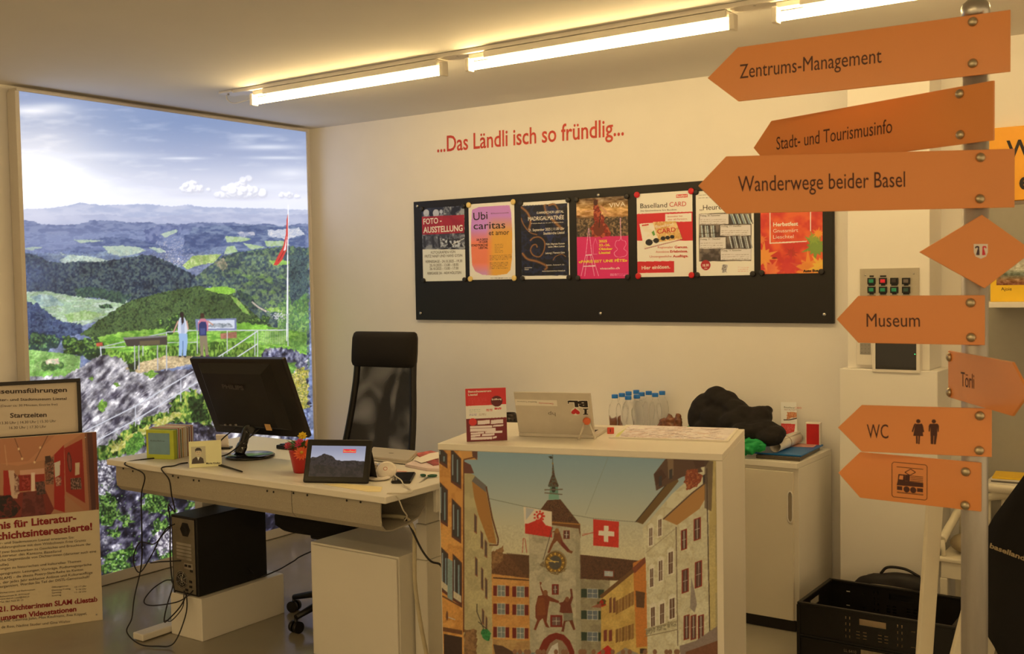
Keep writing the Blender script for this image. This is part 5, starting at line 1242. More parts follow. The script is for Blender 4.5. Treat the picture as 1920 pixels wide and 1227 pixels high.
rng = random.Random(9); mb = MB(); c_ = D(703, 884)+V(0, 0, .012)
vs = []; 
mb.sphere((0, 0, 0), 1.0, 3)
for v in mb.bm.verts:
    k = 1+.35*math.sin(v.co.x*9+v.co.y*5)*math.cos(v.co.z*8+v.co.x*4)
    v.co = Vector((c_[0]+v.co.x*.040*k, c_[1]+v.co.y*.026*k, max(ZD+.0006, c_[2]+v.co.z*.020*k)))
for f in mb.bm.faces: f.smooth = False
tag(mb.build('crumpled_wrapper', smat('clear_wrapper', (206, 190, 164), rough=.15, trans=.45, spec=.8)), 'crumpled clear wrapper lying between the tablet and the charging puck', 'wrapper')
# phone, cable, scissors
ph = thing('mobile_phone', 'black mobile phone lying near the front right corner of the desk', 'phone', D(756, 900))
P = [V(*atZ(x, y, ZD+.0004)) for x, y in ((733, 907.5), (770, 907.5), (779.5, 890), (742, 890.5))]; pl = [(p[0], p[1]) for p in P]; z0 = Frame((0, 0, ZD+.0004), (1, 0, 0), (0, 1, 0))
mb = MB(); mb.prism(z0, pl, 0, .0105); bmesh.ops.bevel(mb.bm, geom=list(mb.bm.edges), offset=.003, segments=3, affect='EDGES'); mb.build('body', M_black, ph)
cx_, cy_ = np.mean([p[0] for p in pl]), np.mean([p[1] for p in pl]); mb = MB(); mb.prism(z0, [(cx_+(p[0]-cx_)*.9, cy_+(p[1]-cy_)*.9) for p in pl], .0106, .0110); mb.build('screen', M_gloss, ph)
cable('charging_cable', [pf.at(.035, -.02, 0), D(741, 893, .80)+V(0, 0, 0), D(752, 901, .796), D(758, 911, .787), D(766, 915, .785), D(770, 925, .786), V(2.37, -2.00, .782), V(2.402, -1.985, .77), V(2.408, -1.96, .72), V(2.40, -1.93, .69), V(2.37, -1.91, .665)], .0026, M_whitec, 'thin beige charging cable running from the puck over the desk edge')
sc = thing('scissors', 'green handled scissors lying at the right end of the desk', 'scissors', D(800, 895))
a = D(786, 905, ZD+.003); b = D(803, 894, ZD+.004)
M_grn = smat('dark_green_handle', (36, 84, 56), rough=.4)
mb = MB(); mb.tube([a, (a+b)/2, b], [.0012, .005, .006], 6, flat=.35); mb.build('blade', M_metal, sc)
for (x0, y0, x1, y1) in ((803, 893, 818, 892), (797, 892, 790, 891)):
    p = D(x0, y0, ZD+.007); q = D(x1, y1, ZD+.007); d = q-p
    e = V(-d[1], d[0], 0); mb = MB(); mb.tube(catmull([p, p+d*.4+e*.35, q, p+d*.5-e*.3, p+d*.02], 6), .0045, 8); mb.build('handle', M_grn, sc)
# keyboard and phone cradle behind the monitor foot
kb = thing('keyboard', 'black keyboard behind the monitor foot', 'keyboard', V(1.42, -1.40, ZD))
kf = rotframe((1.43, -1.39, ZD+.001), 4); mb = MB(); mb.box(kf, (0, 0, .009), (.42, .14, .018), .004); mb.build('body', M_black, kb)
for j in range(4):
    mb = MB(); mb.box(kf, (0, -.048+.032*j, .0205), (.39, .024, .005), .001); mb.build('key_row', M_gloss, kb)
cr = thing('phone_cradle', 'small white stand with a dark foot behind the name card', 'stand', D(420, 843))
cf2 = Frame(D(419, 842), (.82, .57, 0), (0, 0, 1)); cf2 = Frame(cf2.O+V(0, 0, .004), cf2.U, cf2.V-cf2.N*.35*-1)
mb = MB(); mb.box(cf2, (0, .035, 0), (.055, .07, .012), .003); mb.build('back_plate', M_wg, cr)
mb = MB(); mb.box(rotframe(D(422, 842)+V(0, 0, .005), 35), (0, 0, 0), (.06, .05, .008), .002); mb.build('foot', M_black, cr)
# ------------------------------------------------------------------ computer on its box
bx = thing('computer_plinth', 'low white box on the floor under the computer tower', 'box', (1.075, -1.62, 0))
mb = MB(); mb.abox(.995, 1.205, -1.905, -1.43, 0, .186, .003); mb.build('body', M_desk, bx)
M_pcb = smat('black_computer_case', (22, 20, 20), rough=.55, var=.08)
M_zinc = smat('grey_zinc_panel', (128, 120, 104), rough=.45, metal=.55, var=.1)
pc = thing('computer_tower', 'black computer tower standing on the white box under the desk, back panel showing', 'computer', (1.085, -1.69, .187))
X0, X1, Y0, Y1, Z0, Z1 = 1.000, 1.172, -1.897, -1.50, .1875, .532
mb = MB(); mb.abox(X0, X1, Y0+.004, Y1, Z0, Z1, .003); mb.build('case', M_pcb, pc)
mb = MB(); mb.abox(X1+.0002, X1+.005, Y0+.004, Y1-.01, Z0+.004, Z1-.004, .002); mb.build('side_panel', M_pcb, pc)
BP = Frame((X0, Y0+.0035, Z0), (1, 0, 0), (0, 0, 1))
mb = MB(); mb.box(BP, (.086, .172, .0015), (.150, .326, .003), .001); bpn = mb.build('back_panel', M_zinc, pc)
mb = MB(); mb.ring(BP, .030, .034, .003, .0042, (.100, .288), 6)
for r in (.010, .018, .025): mb.ring(BP, r, r+.0022, .003, .0042, (.100, .288), 24)
mb.build('fan_grille', M_black, bpn)
mb = MB(); mb.disc(BP, (.100, .288), .030, .0032, 24); mb.build('fan_opening', M_pcb, bpn)
mb = MB(); mb.disc(BP, (.066, .062), .038, .0032, 28); mb.build('fan_opening', M_pcb, bpn)
mb = MB()
for r in (.012, .022, .032, .038): mb.ring(BP, r, r+.0024, .0034, .0048, (.066, .062), 28)
for k in range(4):
    t = math.pi*k/4+.4; d = V(math.cos(t), math.sin(t))*.038; mb.box(BP, (.066, .062, .004), (.0001, .0001, .0001)); mb.tube([BP.at(.066-d[0], .062-d[1], .0045), BP.at(.066+d[0], .062+d[1], .0045)], .0011, 6)
mb.build('fan_grille', M_metal, bpn)
for k in range(5): mb = MB(); mb.box(BP, (.088, .160+.0155*k, .0038), (.10, .0115, .0018), .0005); mb.build('slot_cover', M_metal, bpn)
mb = MB(); mb.box(BP, (.115, .128, .0036), (.058, .026, .002), .0005); mb.build('port_shield', M_metal, bpn)
for k, (u, v) in enumerate(((.10, .130), (.125, .130), (.135, .11), (.128, .062), (.128, .04), (.10, .022))):
    mb = MB(); mb.box(BP, (u, v, .0048), (.016, .010, .004), .001); mb.build('port', M_black, bpn)
for u in (.012, .160): mb = MB(); mb.box(BP, (u, .172, .0012), (.006, .336, .003)); mb.build('edge_strip', M_pcb, pc)
# cables hanging to the computer
def bp_(u, v, n): return BP.at(u, v, n)
cable('black_cable', [D(352, 852, .783), D(335, 851, .784), D(314, 853, .785), D(300, 858, .784), V(.905, -2.051, .775), atY(270, 890, -2.062), atY(265, 930, -2.06), atY(266, 1000, -2.05), atY(265, 1060, -2.03), atY(252, 1120, -2.05), atY(247, 1160, -2.07), V(.965, -2.11, .06), V(1.02, -2.09, .012), V(1.10, -2.06, .008), V(1.16, -2.02, .02), V(1.165, -1.96, .12), V(1.14, -1.93, .185), bp_(.10, .022, .02)], .003, M_blackc, 'long black cable hanging from the desk edge and looping on the floor', group='cables between desk and computer')
cable('black_cable', [D(352, 868, .783), D(338, 870, .785), D(326, 874, .785), V(1.16, -2.053, .775), atY(317, 900, -2.063), atY(322, 930, -2.06), atY(328, 960, -2.03), V(1.10, -1.98, .60), V(1.07, -1.95, .52), V(1.05, -1.94, .40), V(1.04, -1.93, .28), V(1.06, -1.93, .20)], .003, M_blackc, 'black cable dropping from the name card over the desk edge in front of the felt', group='cables between desk and computer')
def loose(pxs, lab, y=-1.93, r=.003): return cable('black_cable', [atY(x, yy, y+dy) for x, yy, dy in pxs], r, M_blackc, lab, group='cables between desk and computer')
loose(((328, 983, .01), (312, 992, -.02), (290, 1020, -.03), (262, 1018, -.03), (250, 1050, -.03), (262, 1074, -.03), (285, 1040, -.02), (300, 1010, -.0), (318, 990, -.0)), 'black cable curling left from the top of the computer tower', r=.0028)
loose(((340, 1052, .02), (320, 1053, -.01), (300, 1054, -.02), (282, 1056, -.02)), 'short black cable sticking out left from the middle of the tower')
loose(((322, 1088, .02), (308, 1090, -.01), (285, 1106, -.03), (270, 1128, -.03), (285, 1136, -.04), (330, 1130, -.04), (352, 1118, -.02), (362, 1108, .01)), 'black cable looping low in front of the white box', r=.0028)
loose(((352, 1112, .015), (338, 1138, -.03), (318, 1160, -.04), (308, 1166, -.04), (312, 1140, -.03), (324, 1100, .0), (322, 1090, .02)), 'black cable drooping from the lower sockets of the tower')
loose(((345, 1114, .015), (342, 1140, -.03), (322, 1164, -.05), (310, 1164, -.05)), 'thin black cable beside the drooping one at the tower', r=.0022)
cable('black_cable', [V(1.19, -1.62, .25), atY(485, 1082, -1.55), atY(520, 1070, -1.5), atY(550, 1053, -1.48), atY(578, 1037, -1.46), V(1.75, -1.35, .47), V(1.78, -1.34, .50)], .0032, M_blackc, 'black cable running from the tower to the pedestal cabinet', group='cables between desk and computer')
cable('monitor_cable', [bk_ for bk_ in (MF.at(.195, .05, .030), V(1.19, -1.755, .86), V(1.175, -1.80, .80), V(1.205, -1.87, .786), D(452, 884, .784))], .003, M_blackc, 'black cable from the monitor back touching the desk', group='monitor cables', n=6)
cable('monitor_cable', [MF.at(.34, .05, .030), V(1.33, -1.75, .86), V(1.29, -1.81, .81), V(1.24, -1.86, .787), D(454, 885, .7865)], .003, M_blackc, 'second black monitor cable meeting the first in a point', group='monitor cables', n=6)
cable('black_cable', [V(2.33, -1.86, .66), atY(768, 985, -1.84), atY(790, 1030, -1.84), atY(808, 1053, -1.84), atY(826, 1060, -1.84), V(2.45, -1.78, .43)], .004, M_blackc, 'black cable sagging from the desk trough towards the counter')
cable('white_hose', [V(2.20, -1.86, .652), V(2.26, -1.86, .66), V(2.325, -1.845, .655), V(2.345, -1.83, .61), V(2.335, -1.815, .54), V(2.325, -1.805, .40), V(2.335, -1.79, .25), V(2.35, -1.77, .1), V(2.36, -1.76, .012)], .008, smat('cream_cable_sleeve', (200, 186, 150), rough=.6), 'cream cable sleeve hanging from the trough to the floor by the desk leg')
# ------------------------------------------------------------------ the reception counter with the town photograph
ca_ = math.radians(15.53)
CT = Frame((2.687, -2.101, 0), (math.cos(ca_), math.sin(ca_), 0), (0, 0, 1))       # front plane, N towards the viewer
CW, CDp, CHt = 0.941, 0.548, 1.0
cnt = thing('reception_counter', 'white reception counter with a large photograph of an old town gate on its front', 'counter', CT.at(CW/2, 0, -CDp/2))
M_cnt = smat('white_counter_laminate', (234, 228, 214), rough=.35, var=.01, scale=5)
mb = MB(); mb.box(CT, (CW/2, CHt-.0105, -CDp/2), (CW, .021, CDp), .002); mb.build('top', M_cnt, cnt)
mb = MB(); mb.box(CT, (CW-.010, (CHt-.0215)/2, -CDp/2), (.020, CHt-.0215, CDp), .0015); mb.build('side_panel', M_cnt, cnt)
mb = MB(); mb.box(CT, (.010, (CHt-.0215)/2, -CDp/2-.004), (.020, CHt-.0215, CDp-.008), .0015); mb.build('side_panel', M_cnt, cnt)
mb = MB(); mb.box(CT, (CW/2, (CHt-.0215)/2, -.014), (CW-.041, CHt-.0215, .018)); mb.build('front_board', M_cnt, cnt)
mb = MB(); mb.box(CT, (CW/2, .45, -CDp/2), (CW-.041, .018, CDp-.05)); mb.build('shelf', M_cnt, cnt)
def T3(x, y): return (800+x/3.09, 830+y/3.09)
def paint_town():
    c = Canvas(815, 835, 1365, 1480, 2.4)
    P = lambda l: [T3(*q) for q in l]
    c.vgrad([(835, (126, 156, 172)), (870, (140, 164, 174)), (930, (168, 178, 172)), (990, (196, 190, 164)), (1040, (208, 196, 162)), (1400, (190, 170, 130))])
    c.glow(T3(300, 700), 140, 90, (196, 184, 146), .5)
    def win(x0, y0, x1, y1, fr=(120, 40, 34), gl=(96, 104, 104), skew=0, sh=None, w=5):
        if sh is not None:
            d = (x1-x0)*.62
            for a, b in ((x0-d-2, x0-2), (x1+2, x1+d+2)): c.poly(P([(a, y0+skew*(a-x0)), (b, y0+skew*(b-x0)), (b, y1+skew*(b-x0)), (a, y1+skew*(a-x0))]), sh)
        q = lambda a, b: (a, b+skew*(a-x0))
        c.poly(P([q(x0-w, y0-w), q(x1+w, y0-w), q(x1+w, y1+w), q(x0-w, y1+w)]), fr)
        c.poly(P([q(x0, y0), q(x1, y0), q(x1, y1), q(x0, y1)]), gl)
        c.line(T3(*q((x0+x1)/2, y0)), T3(*q((x0+x1)/2, y1)), 1.0, (210, 200, 180)); c.line(T3(*q(x0, (y0+y1)/2)), T3(*q(x1, (y0+y1)/2)), .8, (210, 200, 180))
    # building wires, cranes
    c.path(P([(220, 285), (380, 330), (570, 372), (730, 400), (960, 440), (1220, 462)]), 1.0, (96, 100, 96), .8); c.line(T3(1050, 90), T3(920, 420), .7, (120, 128, 124), .7)
    c.path(P([(555, 640), (560, 555), (570, 560), (580, 640)]), 1.5, (176, 92, 76)); c.line(T3(900, 540), T3(990, 515), 2, (184, 116, 96)); c.line(T3(900, 530), T3(990, 525), 1, (184, 116, 96))
    # row of houses behind, left of the tower
    c.tex(P([(360, 640), (595, 655), (600, 800), (380, 790)]), [(92, 60, 40), (120, 80, 50), (104, 68, 46)], cell=2.4, seed=3)
    c.poly(P([(460, 640), (600, 655), (600, 780), (560, 760)]), (80, 54, 38), .5)
    c.rough(P([(370, 760), (600, 790), (610, 1500), (370, 1500)]), [(206, 150, 84), (196, 138, 74)], cell=20, seed=4, amp=.3); c.tex(P([(385, 1140), (610, 1150), (610, 1230), (385, 1230)]), [(186, 150, 96), (170, 132, 84)], cell=12, seed=5)
    c.line(T3(385, 785), T3(600, 800), 2.5, (84, 54, 38))
    for y in (830, 935, 1070):
        for x in (412, 523): win(x, y+(x-412)*.05, x+40, y+60+(x-412)*.05, (196, 180, 150), (120, 128, 126), .03, (110, 34, 30), 4)
    c.rough(P([(370, 640), (450, 600), (445, 680), (380, 740)]), [(150, 110, 70), (120, 84, 54)], cell=4, seed=7)
    # right of the tower
    c.tex(P([(885, 650), (1270, 690), (1270, 800), (885, 800)]), [(76, 50, 38), (104, 66, 46), (88, 58, 42)], cell=2.4, seed=8)
    c.rough(P([(885, 790), (1060, 800), (1060, 1500), (890, 1500)]), [(158, 146, 116), (142, 130, 104)], cell=14, seed=9, amp=.3)
    for y in (850, 975, 1100): win(932, y, 990, y+50, (190, 186, 170), (104, 112, 120), .03, (48, 62, 50), 3)
    win(1030, 745, 1080, 775, (120, 60, 44), (170, 176, 176), .05, None, 6)
    # stepped yellow houses
    c.rough(P([(1010, 890), (1195, 740), (1280, 660), (1290, 1500), (1010, 1500)]), [(206, 172, 96), (192, 156, 84)], cell=16, seed=11, amp=.3)
    c.poly(P([(1195, 700), (1270, 665), (1285, 1180), (1215, 1190)]), (196, 122, 58)); c.poly(P([(1000, 890), (1190, 735), (1205, 750), (1015, 905)]), (110, 76, 48)); c.poly(P([(1190, 730), (1275, 655), (1275, 690), (1205, 760)]), (130, 70, 50))
    for k in range(6): c.poly(P([(1095+k*18, 920-k*10), (1110+k*18, 912-k*10), (1110+k*18, 990-k*10), (1095+k*18, 1000-k*10)]), [(136, 96, 54), (150, 110, 64)][k % 2]); c.poly(P([(1095+k*18, 1085-k*6), (1110+k*18, 1080-k*6), (1110+k*18, 1155-k*4), (1095+k*18, 1165-k*4)]), [(128, 92, 52), (150, 110, 64)][k % 2])
    c.poly(P([(1210, 860), (1265, 870), (1260, 960), (1215, 955)]), (96, 66, 44))
    for k in range(2): c.poly(P([(1058+k*22, 905), (1072+k*22, 895), (1072+k*22, 985), (1058+k*22, 990)]), (120, 76, 54)); c.poly(P([(1025+k*30, 1090), (1045+k*30, 1085), (1045+k*30, 1150), (1025+k*30, 1155)]), (124, 60, 50))
    c.rough(P([(985, 930), (1015, 905), (1040, 915), (1035, 945), (995, 950)]), [(176, 40, 30), (120, 30, 26), (70, 84, 40)], cell=2, seed=13, amp=2); c.poly(P([(950, 955), (1010, 930), (1012, 960)]), (150, 90, 70))
    # the gate tower
    c.rough(P([(592, 470), (885, 480), (900, 1500), (600, 1500)]), [(176, 166, 138), (164, 154, 128), (186, 174, 146)], cell=24, seed=15, amp=.2)
    c.poly(P([(860, 480), (890, 480), (900, 1500), (868, 1500)]), (150, 140, 114), .5)
    roof = P([(655, 395), (700, 335), (775, 330), (885, 470), (890, 480), (720, 462), (640, 470)])
    c.tex(roof, [(70, 44, 36), (120, 70, 46), (96, 84, 52), (90, 52, 40)], cell=2.0, seed=17); c.poly(P([(720, 462), (890, 475), (892, 560), (880, 500), (720, 478)]), (110, 70, 44)); c.line(T3(720, 462), T3(890, 475), 2.5, (170, 116, 56))
    c.poly(P([(708, 300), (765, 300), (768, 332), (706, 332)]), (120, 164, 146)); c.poly(P([(715, 255), (760, 255), (762, 300), (712, 300)]), (98, 140, 124)); c.ell(T3(735, 272), 4, 6, (50, 56, 50))
    c.line(T3(683, 275), T3(788, 272), 2.2, (110, 96, 84)); c.line(T3(683, 292), T3(786, 302), 2, (110, 96, 84)); c.tex(P([(703, 250), (725, 190), (729, 120), (733, 120), (742, 190), (765, 250), (762, 258), (706, 258)]), [(66, 48, 44), (110, 80, 60), (80, 90, 80)], cell=2.2, seed=18)
    c.line(T3(730, 70), T3(730, 125), 1.2, (84, 78, 70)); c.poly(P([(705, 82), (722, 78), (732, 92), (718, 96)]), (56, 60, 56)); c.ell(T3(730, 122), 1.4, 1.6, (150, 120, 60))
    c.poly(P([(560, 372), (726, 402), (726, 552), (570, 528)]), (224, 206, 180)); c.poly(P([(570, 470), (590, 470), (640, 450), (660, 440), (690, 480), (726, 490), (726, 552), (570, 528)]), (196, 44, 36)); c.poly(P([(575, 378), (625, 388), (575, 450)]), (150, 160, 170), .6)
    c.path(P([(640, 470), (660, 445), (672, 425), (660, 412), (645, 418), (640, 432), (650, 440)]), 4, (206, 50, 40))
    for k in range(9): t = 2*math.pi*k/9; c.ell((T3(652, 428)[0]+9*math.cos(t), T3(652, 428)[1]+9*math.sin(t)), 2, 2, (206, 50, 40))
    c.ell(T3(655, 428), 2.6, 3, (228, 206, 186))
    c.poly(P([(965, 445), (1114, 460), (1112, 610), (965, 598)]), (204, 52, 42)); c.poly(P([(1027, 482), (1054, 484), (1053, 514), (1088, 518), (1087, 546), (1053, 543), (1052, 578), (1027, 575), (1027, 541), (995, 538), (996, 511), (1027, 513)]), (236, 222, 200))
    win(797, 515, 823, 555, (120, 36, 32), (92, 60, 54), 0, None, 5); win(733, 830, 757, 875, (124, 38, 34), (96, 66, 60), 0, None, 8); win(727, 1012, 775, 1060, (124, 38, 34), (110, 84, 76), 0, None, 11)
    # painted figures: bearer above the clock, the clock, two men below
    br = (124, 72, 44)
    c.poly(P([(740, 512), (765, 505), (780, 545), (790, 575), (830, 625), (848, 632), (840, 645), (815, 635), (780, 600), (755, 570), (735, 590), (712, 640), (700, 640), (718, 590), (735, 555)]), br); c.ell(T3(755, 513), 4, 5, (150, 100, 56)); c.poly(P([(775, 560), (790, 575), (830, 625), (815, 632), (780, 600)]), (116, 46, 40)); c.line(T3(730, 490), T3(675, 680), 1.2, (80, 70, 60)); c.line(T3(742, 515), T3(728, 520), 2, br)
    c.ell(T3(747, 695), 21, 22.5, (150, 124, 84)); c.rough(P([(655, 700), (680, 690), (690, 725), (665, 728)]), [(120, 104, 80), (150, 130, 96)], cell=2, seed=21); c.ell(T3(745, 697), 19, 20.5, (76, 64, 50)); c.ell(T3(745, 697), 18, 19.5, (136, 100, 46)); c.ell(T3(745, 697), 12, 13, (84, 78, 70))
    for k in range(12): t = 2*math.pi*k/12; c.line((T3(745, 697)[0]+13*math.cos(t), T3(745, 697)[1]+14*math.sin(t)), (T3(745, 697)[0]+17*math.cos(t), T3(745, 697)[1]+18.5*math.sin(t)), 2.4, (206, 164, 74))
    c.line(T3(690, 688), T3(765, 692), 1.4, (220, 184, 96)); c.line(T3(745, 697), T3(705, 675), 1.6, (220, 184, 96)); c.rough(P([(690, 745), (720, 760), (760, 768), (800, 750), (810, 730), (770, 752), (720, 745)]), [(150, 130, 90), (110, 94, 70)], cell=2, seed=22)
    c.poly(P([(660, 830), (668, 812), (654, 808), (660, 850), (672, 885), (645, 890), (630, 950), (630, 1015), (640, 1030), (620, 1085), (632, 1090), (655, 1035), (672, 1020), (690, 1070), (712, 1075), (695, 1040), (705, 960), (712, 920), (765, 932), (768, 920), (705, 890), (690, 860), (675, 862)]), (120, 58, 38)); c.ell(T3(688, 872), 4.5, 5.5, (134, 84, 54)); c.poly(P([(640, 900), (680, 900), (690, 1000), (640, 1005)]), (132, 70, 40))
    c.poly(P([(765, 930), (790, 925), (800, 910), (825, 915), (836, 890), (830, 850), (842, 848), (848, 900), (835, 940), (848, 1000), (846, 1030), (862, 1085), (850, 1088), (826, 1035), (805, 1040), (795, 1098), (780, 1096), (795, 1030), (790, 990), (770, 985), (775, 945)]), (110, 54, 40)); c.poly(P([(790, 990), (848, 990), (848, 1030), (795, 1035)]), (130, 124, 104)); c.ell(T3(814, 910), 4, 5, (134, 80, 54))
    arch = P([(648, 1500), (650, 1200), (675, 1145), (710, 1115), (750, 1103), (795, 1115), (830, 1150), (855, 1210), (860, 1500)]); c.poly(arch, (124, 42, 32)); c.poly(P([(690, 1500), (692, 1210), (715, 1165), (750, 1140), (785, 1150), (812, 1185), (826, 1220), (830, 1500)]), (150, 128, 104)); c.poly(P([(700, 1230), (725, 1180), (760, 1160), (765, 1230)]), (206, 196, 180)); c.poly(P([(690, 1300), (830, 1300), (830, 1500), (690, 1500)]), (120, 100, 80))
    # left hand houses
    c.rough(P([(215, 160), (275, 190), (345, 260), (415, 560), (375, 620), (385, 1500), (215, 1500)]), [(186, 172, 126), (172, 158, 116)], cell=20, seed=31, amp=.2)
    c.poly(P([(262, 225), (345, 290), (345, 250), (280, 195)]), (110, 104, 100)); c.poly(P([(262, 225), (345, 290), (405, 590), (360, 580), (300, 420), (275, 320)]), (166, 116, 60)); c.path(P([(345, 255), (380, 440), (415, 560), (412, 595), (362, 596)]), 2.6, (96, 56, 40)); c.poly(P([(215, 110), (255, 130), (275, 180), (215, 180)]), (104, 60, 54))
    for (x, y, w, h) in ((275, 410, 16, 110), (312, 510, 16, 100), (335, 560, 16, 100), (280, 660, 16, 110), (315, 720, 14, 130), (338, 780, 14, 120), (320, 960, 14, 90), (340, 1000, 12, 90)): c.poly(P([(x, y), (x+w, y+18), (x+w, y+h+12), (x, y+h)]), (134, 84, 64)); c.poly(P([(x+3, y+8), (x+w-3, y+22), (x+w-3, y+h+2), (x+3, y+h-8)]), (86, 72, 66))
    c.rough(P([(215, 1085), (290, 1085), (290, 1500), (215, 1500)]), [(150, 112, 74), (120, 88, 60)], cell=5, seed=33)
    for a, b in (((292, 935), (292, 985)), ((292, 985), (330, 1080)), ((300, 1040), (345, 1080))): c.line(T3(*a), T3(*b), 1.5, (60, 50, 46))
    c.rough(P([(325, 1085), (350, 1080), (375, 1110), (360, 1150), (330, 1140), (312, 1110)]), [(40, 110, 60), (60, 140, 76)], cell=2, seed=34, amp=2)
    c.rough(P([(60, -20), (290, -20), (290, 100), (215, 100), (215, 1500), (60, 1500)]), [(206, 146, 76), (192, 132, 66), (214, 156, 84)], cell=26, seed=35, amp=.2)
    c.poly(P([(190, 30), (290, 30), (295, 100), (262, 85), (210, 100)]), (206, 150, 84)); c.path(P([(285, 40), (280, 85), (215, 100), (214, 1100)]), 2.4, (104, 60, 40)); c.poly(P([(262, 40), (295, 50), (293, 103), (265, 80)]), (96, 62, 56))
    for (x0, y0, x1, y1, w_) in ((70, 20, 115, 130, 0), (145, 40, 195, 250, 0), (75, 230, 118, 470, 0), (150, 330, 195, 565, 0), (85, 610, 120, 870, 1), (155, 650, 200, 930, 1)):
        s_ = 1.15
        c.poly(P([(x0-5, y0-8), (x1+5, y0+(x1-x0)*s_-4), (x1+5, y1+22), (x0-5, y1-(x1-x0)*s_*.5+10)]), (96, 54, 44)); c.poly(P([(x0, y0), (x1, y0+(x1-x0)*s_), (x1, y1), (x0, y1-(x1-x0)*s_*.5)]), (60, 52, 50)); c.line(T3((x0+x1)/2+8, y0+60), T3((x0+x1)/2+8, y1-20), 2.6, (120, 140, 146)); c.line(T3(x0+6, y0+30), T3(x0+6, y1-60), 2, (150, 160, 160))
        if w_: c.poly(P([(x0, y1-70), (x1, y1-40), (x1, y1), (x0, y1-30)]), (196, 180, 150))
    c.poly(P([(120, 670), (150, 690), (150, 920), (120, 900)]), (130, 146, 140)); c.line(T3(90, 890), T3(205, 955), 2.6, (96, 60, 44)); c.path(P([(115, 1010), (165, 1028)]), 1.6, (196, 186, 170)); c.ell(T3(118, 1005), 2.2, 9, (110, 70, 50)); c.poly(P([(95, 1070), (205, 1090), (205, 1115), (95, 1095)]), (110, 70, 44)); c.poly(P([(100, 1110), (205, 1130), (205, 1500), (100, 1500)]), (60, 40, 34))
    # right hand houses
    c.rough(P([(1250, 500), (1420, 300), (1620, 120), (1740, 90), (1740, 1500), (1285, 1500), (1270, 700)]), [(206, 196, 164), (196, 184, 150), (214, 204, 172)], cell=26, seed=41, amp=.2)
    c.rough(P([(1615, 110), (1740, 80), (1740, 1500), (1640, 1500), (1635, 300)]), [(196, 176, 118), (184, 164, 108)], cell=26, seed=42, amp=.2)
    c.poly(P([(1210, 460), (1400, 230), (1450, 205), (1460, 225), (1400, 300), (1252, 475)]), (110, 84, 50)); c.path(P([(1210, 462), (1402, 228), (1450, 208)]), 2, (70, 60, 50))
    c.poly(P([(1315, 185), (1380, 100), (1395, 90), (1560, 95), (1600, 170), (1480, 200), (1400, 240), (1330, 280)]), (92, 66, 54)); c.poly(P([(1320, 180), (1360, 155), (1390, 200), (1330, 250)]), (76, 50, 44)); c.poly(P([(1395, 95), (1430, 95), (1430, 190), (1400, 210)]), (130, 104, 80))
    for x, y in ((1345, 200), (1405, 160), (1600, 190)): c.poly(P([(x, y), (x+18, y-8), (x+18, y+50), (x, y+56)]), (60, 54, 56))
    c.rough(P([(1490, 200), (1510, 160), (1560, 150), (1600, 200), (1560, 260), (1500, 280)]), [(150, 70, 44), (110, 50, 40), (176, 100, 60)], cell=3, seed=44, amp=3); c.poly(P([(1540, 95), (1640, 100), (1615, 140), (1560, 150)]), (80, 54, 46))
    c.poly(P([(1372, 445), (1530, 300), (1615, 235), (1612, 330), (1580, 385), (1450, 480)]), (176, 128, 74)); c.path(P([(1370, 446), (1535, 296), (1618, 232)]), 2.6, (96, 74, 60)); c.poly(P([(1610, 100), (1660, 110), (1650, 400), (1610, 380)]), (84, 66, 56), .7)
    c.line(T3(1445, 490), T3(1455, 1180), 1.6, (110, 90, 74)); c.line(T3(1622, 150), T3(1640, 1100), 2.0, (74, 58, 52)); c.line(T3(1270, 640), T3(1440, 500), 1.6, (176, 164, 136))
    for (x0, y0, x1, y1) in ((1290, 500, 1308, 600), (1342, 450, 1360, 545), (1295, 735, 1312, 840), (1345, 690, 1366, 805), (1402, 640, 1426, 765), (1300, 960, 1322, 1070), (1352, 940, 1376, 1055), (1408, 910, 1436, 1025)): win(x0, y0, x1, y1, (226, 216, 190), (104, 76, 62), -.35, None, 7); c.poly(P([(x0-8, y0-16), ((x0+x1)/2, y0-34), (x1+8, y0-24), (x1+8, y0-14), (x0-8, y0-6)]), (222, 212, 184))
    for (x0, y0, x1, y1) in ((1480, 515, 1502, 620), (1553, 450, 1582, 565), (1484, 745, 1512, 870), (1560, 700, 1590, 840)): win(x0, y0, x1, y1, (140, 44, 36), (92, 64, 58), -.35, None, 6)
    for x in (1495, 1535, 1578): win(x, 1010, x+22, 1140, (134, 46, 38), (96, 70, 62), -.3, None, 6)
    for (y0, y1) in ((150, 330), (490, 700), (880, 1090)): win(1684, y0, 1720, y1, (176, 160, 116), (110, 112, 106), -.3, None, 12)
    c.poly(P([(1532, 780), (1552, 860), (1566, 940), (1552, 985), (1525, 960), (1530, 870)]), (150, 136, 124))
    for k in range(9): c.rough(P([(1270+k*20, 1085-k*6), (1288+k*20, 1078-k*6), (1288+k*20, 1110-k*6), (1270+k*20, 1118-k*6)]), [(150, 140, 112), (110, 100, 80), (196, 186, 150)], cell=2, seed=60+k, amp=2)
    c.line(T3(1265, 1085), T3(1450, 1035), 2, (166, 152, 118)); c.line(T3(1265, 1125), T3(1455, 1085), 1.4, (130, 116, 90))
    # parasols and people at street level
    c.poly(P([(1465, 1180), (1560, 1150), (1690, 1060), (1740, 1030), (1740, 1240), (1470, 1240)]), (140, 122, 112)); c.poly(P([(1500, 1215), (1740, 1130), (1740, 1500), (1500, 1500)]), (120, 76, 56)); c.poly(P([(985, 1225), (1050, 1175), (1090, 1215), (1060, 1235)]), (190, 40, 40)); c.poly(P([(1080, 1235), (1150, 1190), (1250, 1235)]), (150, 136, 116)); c.poly(P([(1235, 1195), (1275, 1195), (1275, 1225), (1235, 1225)]), (70, 54, 46))
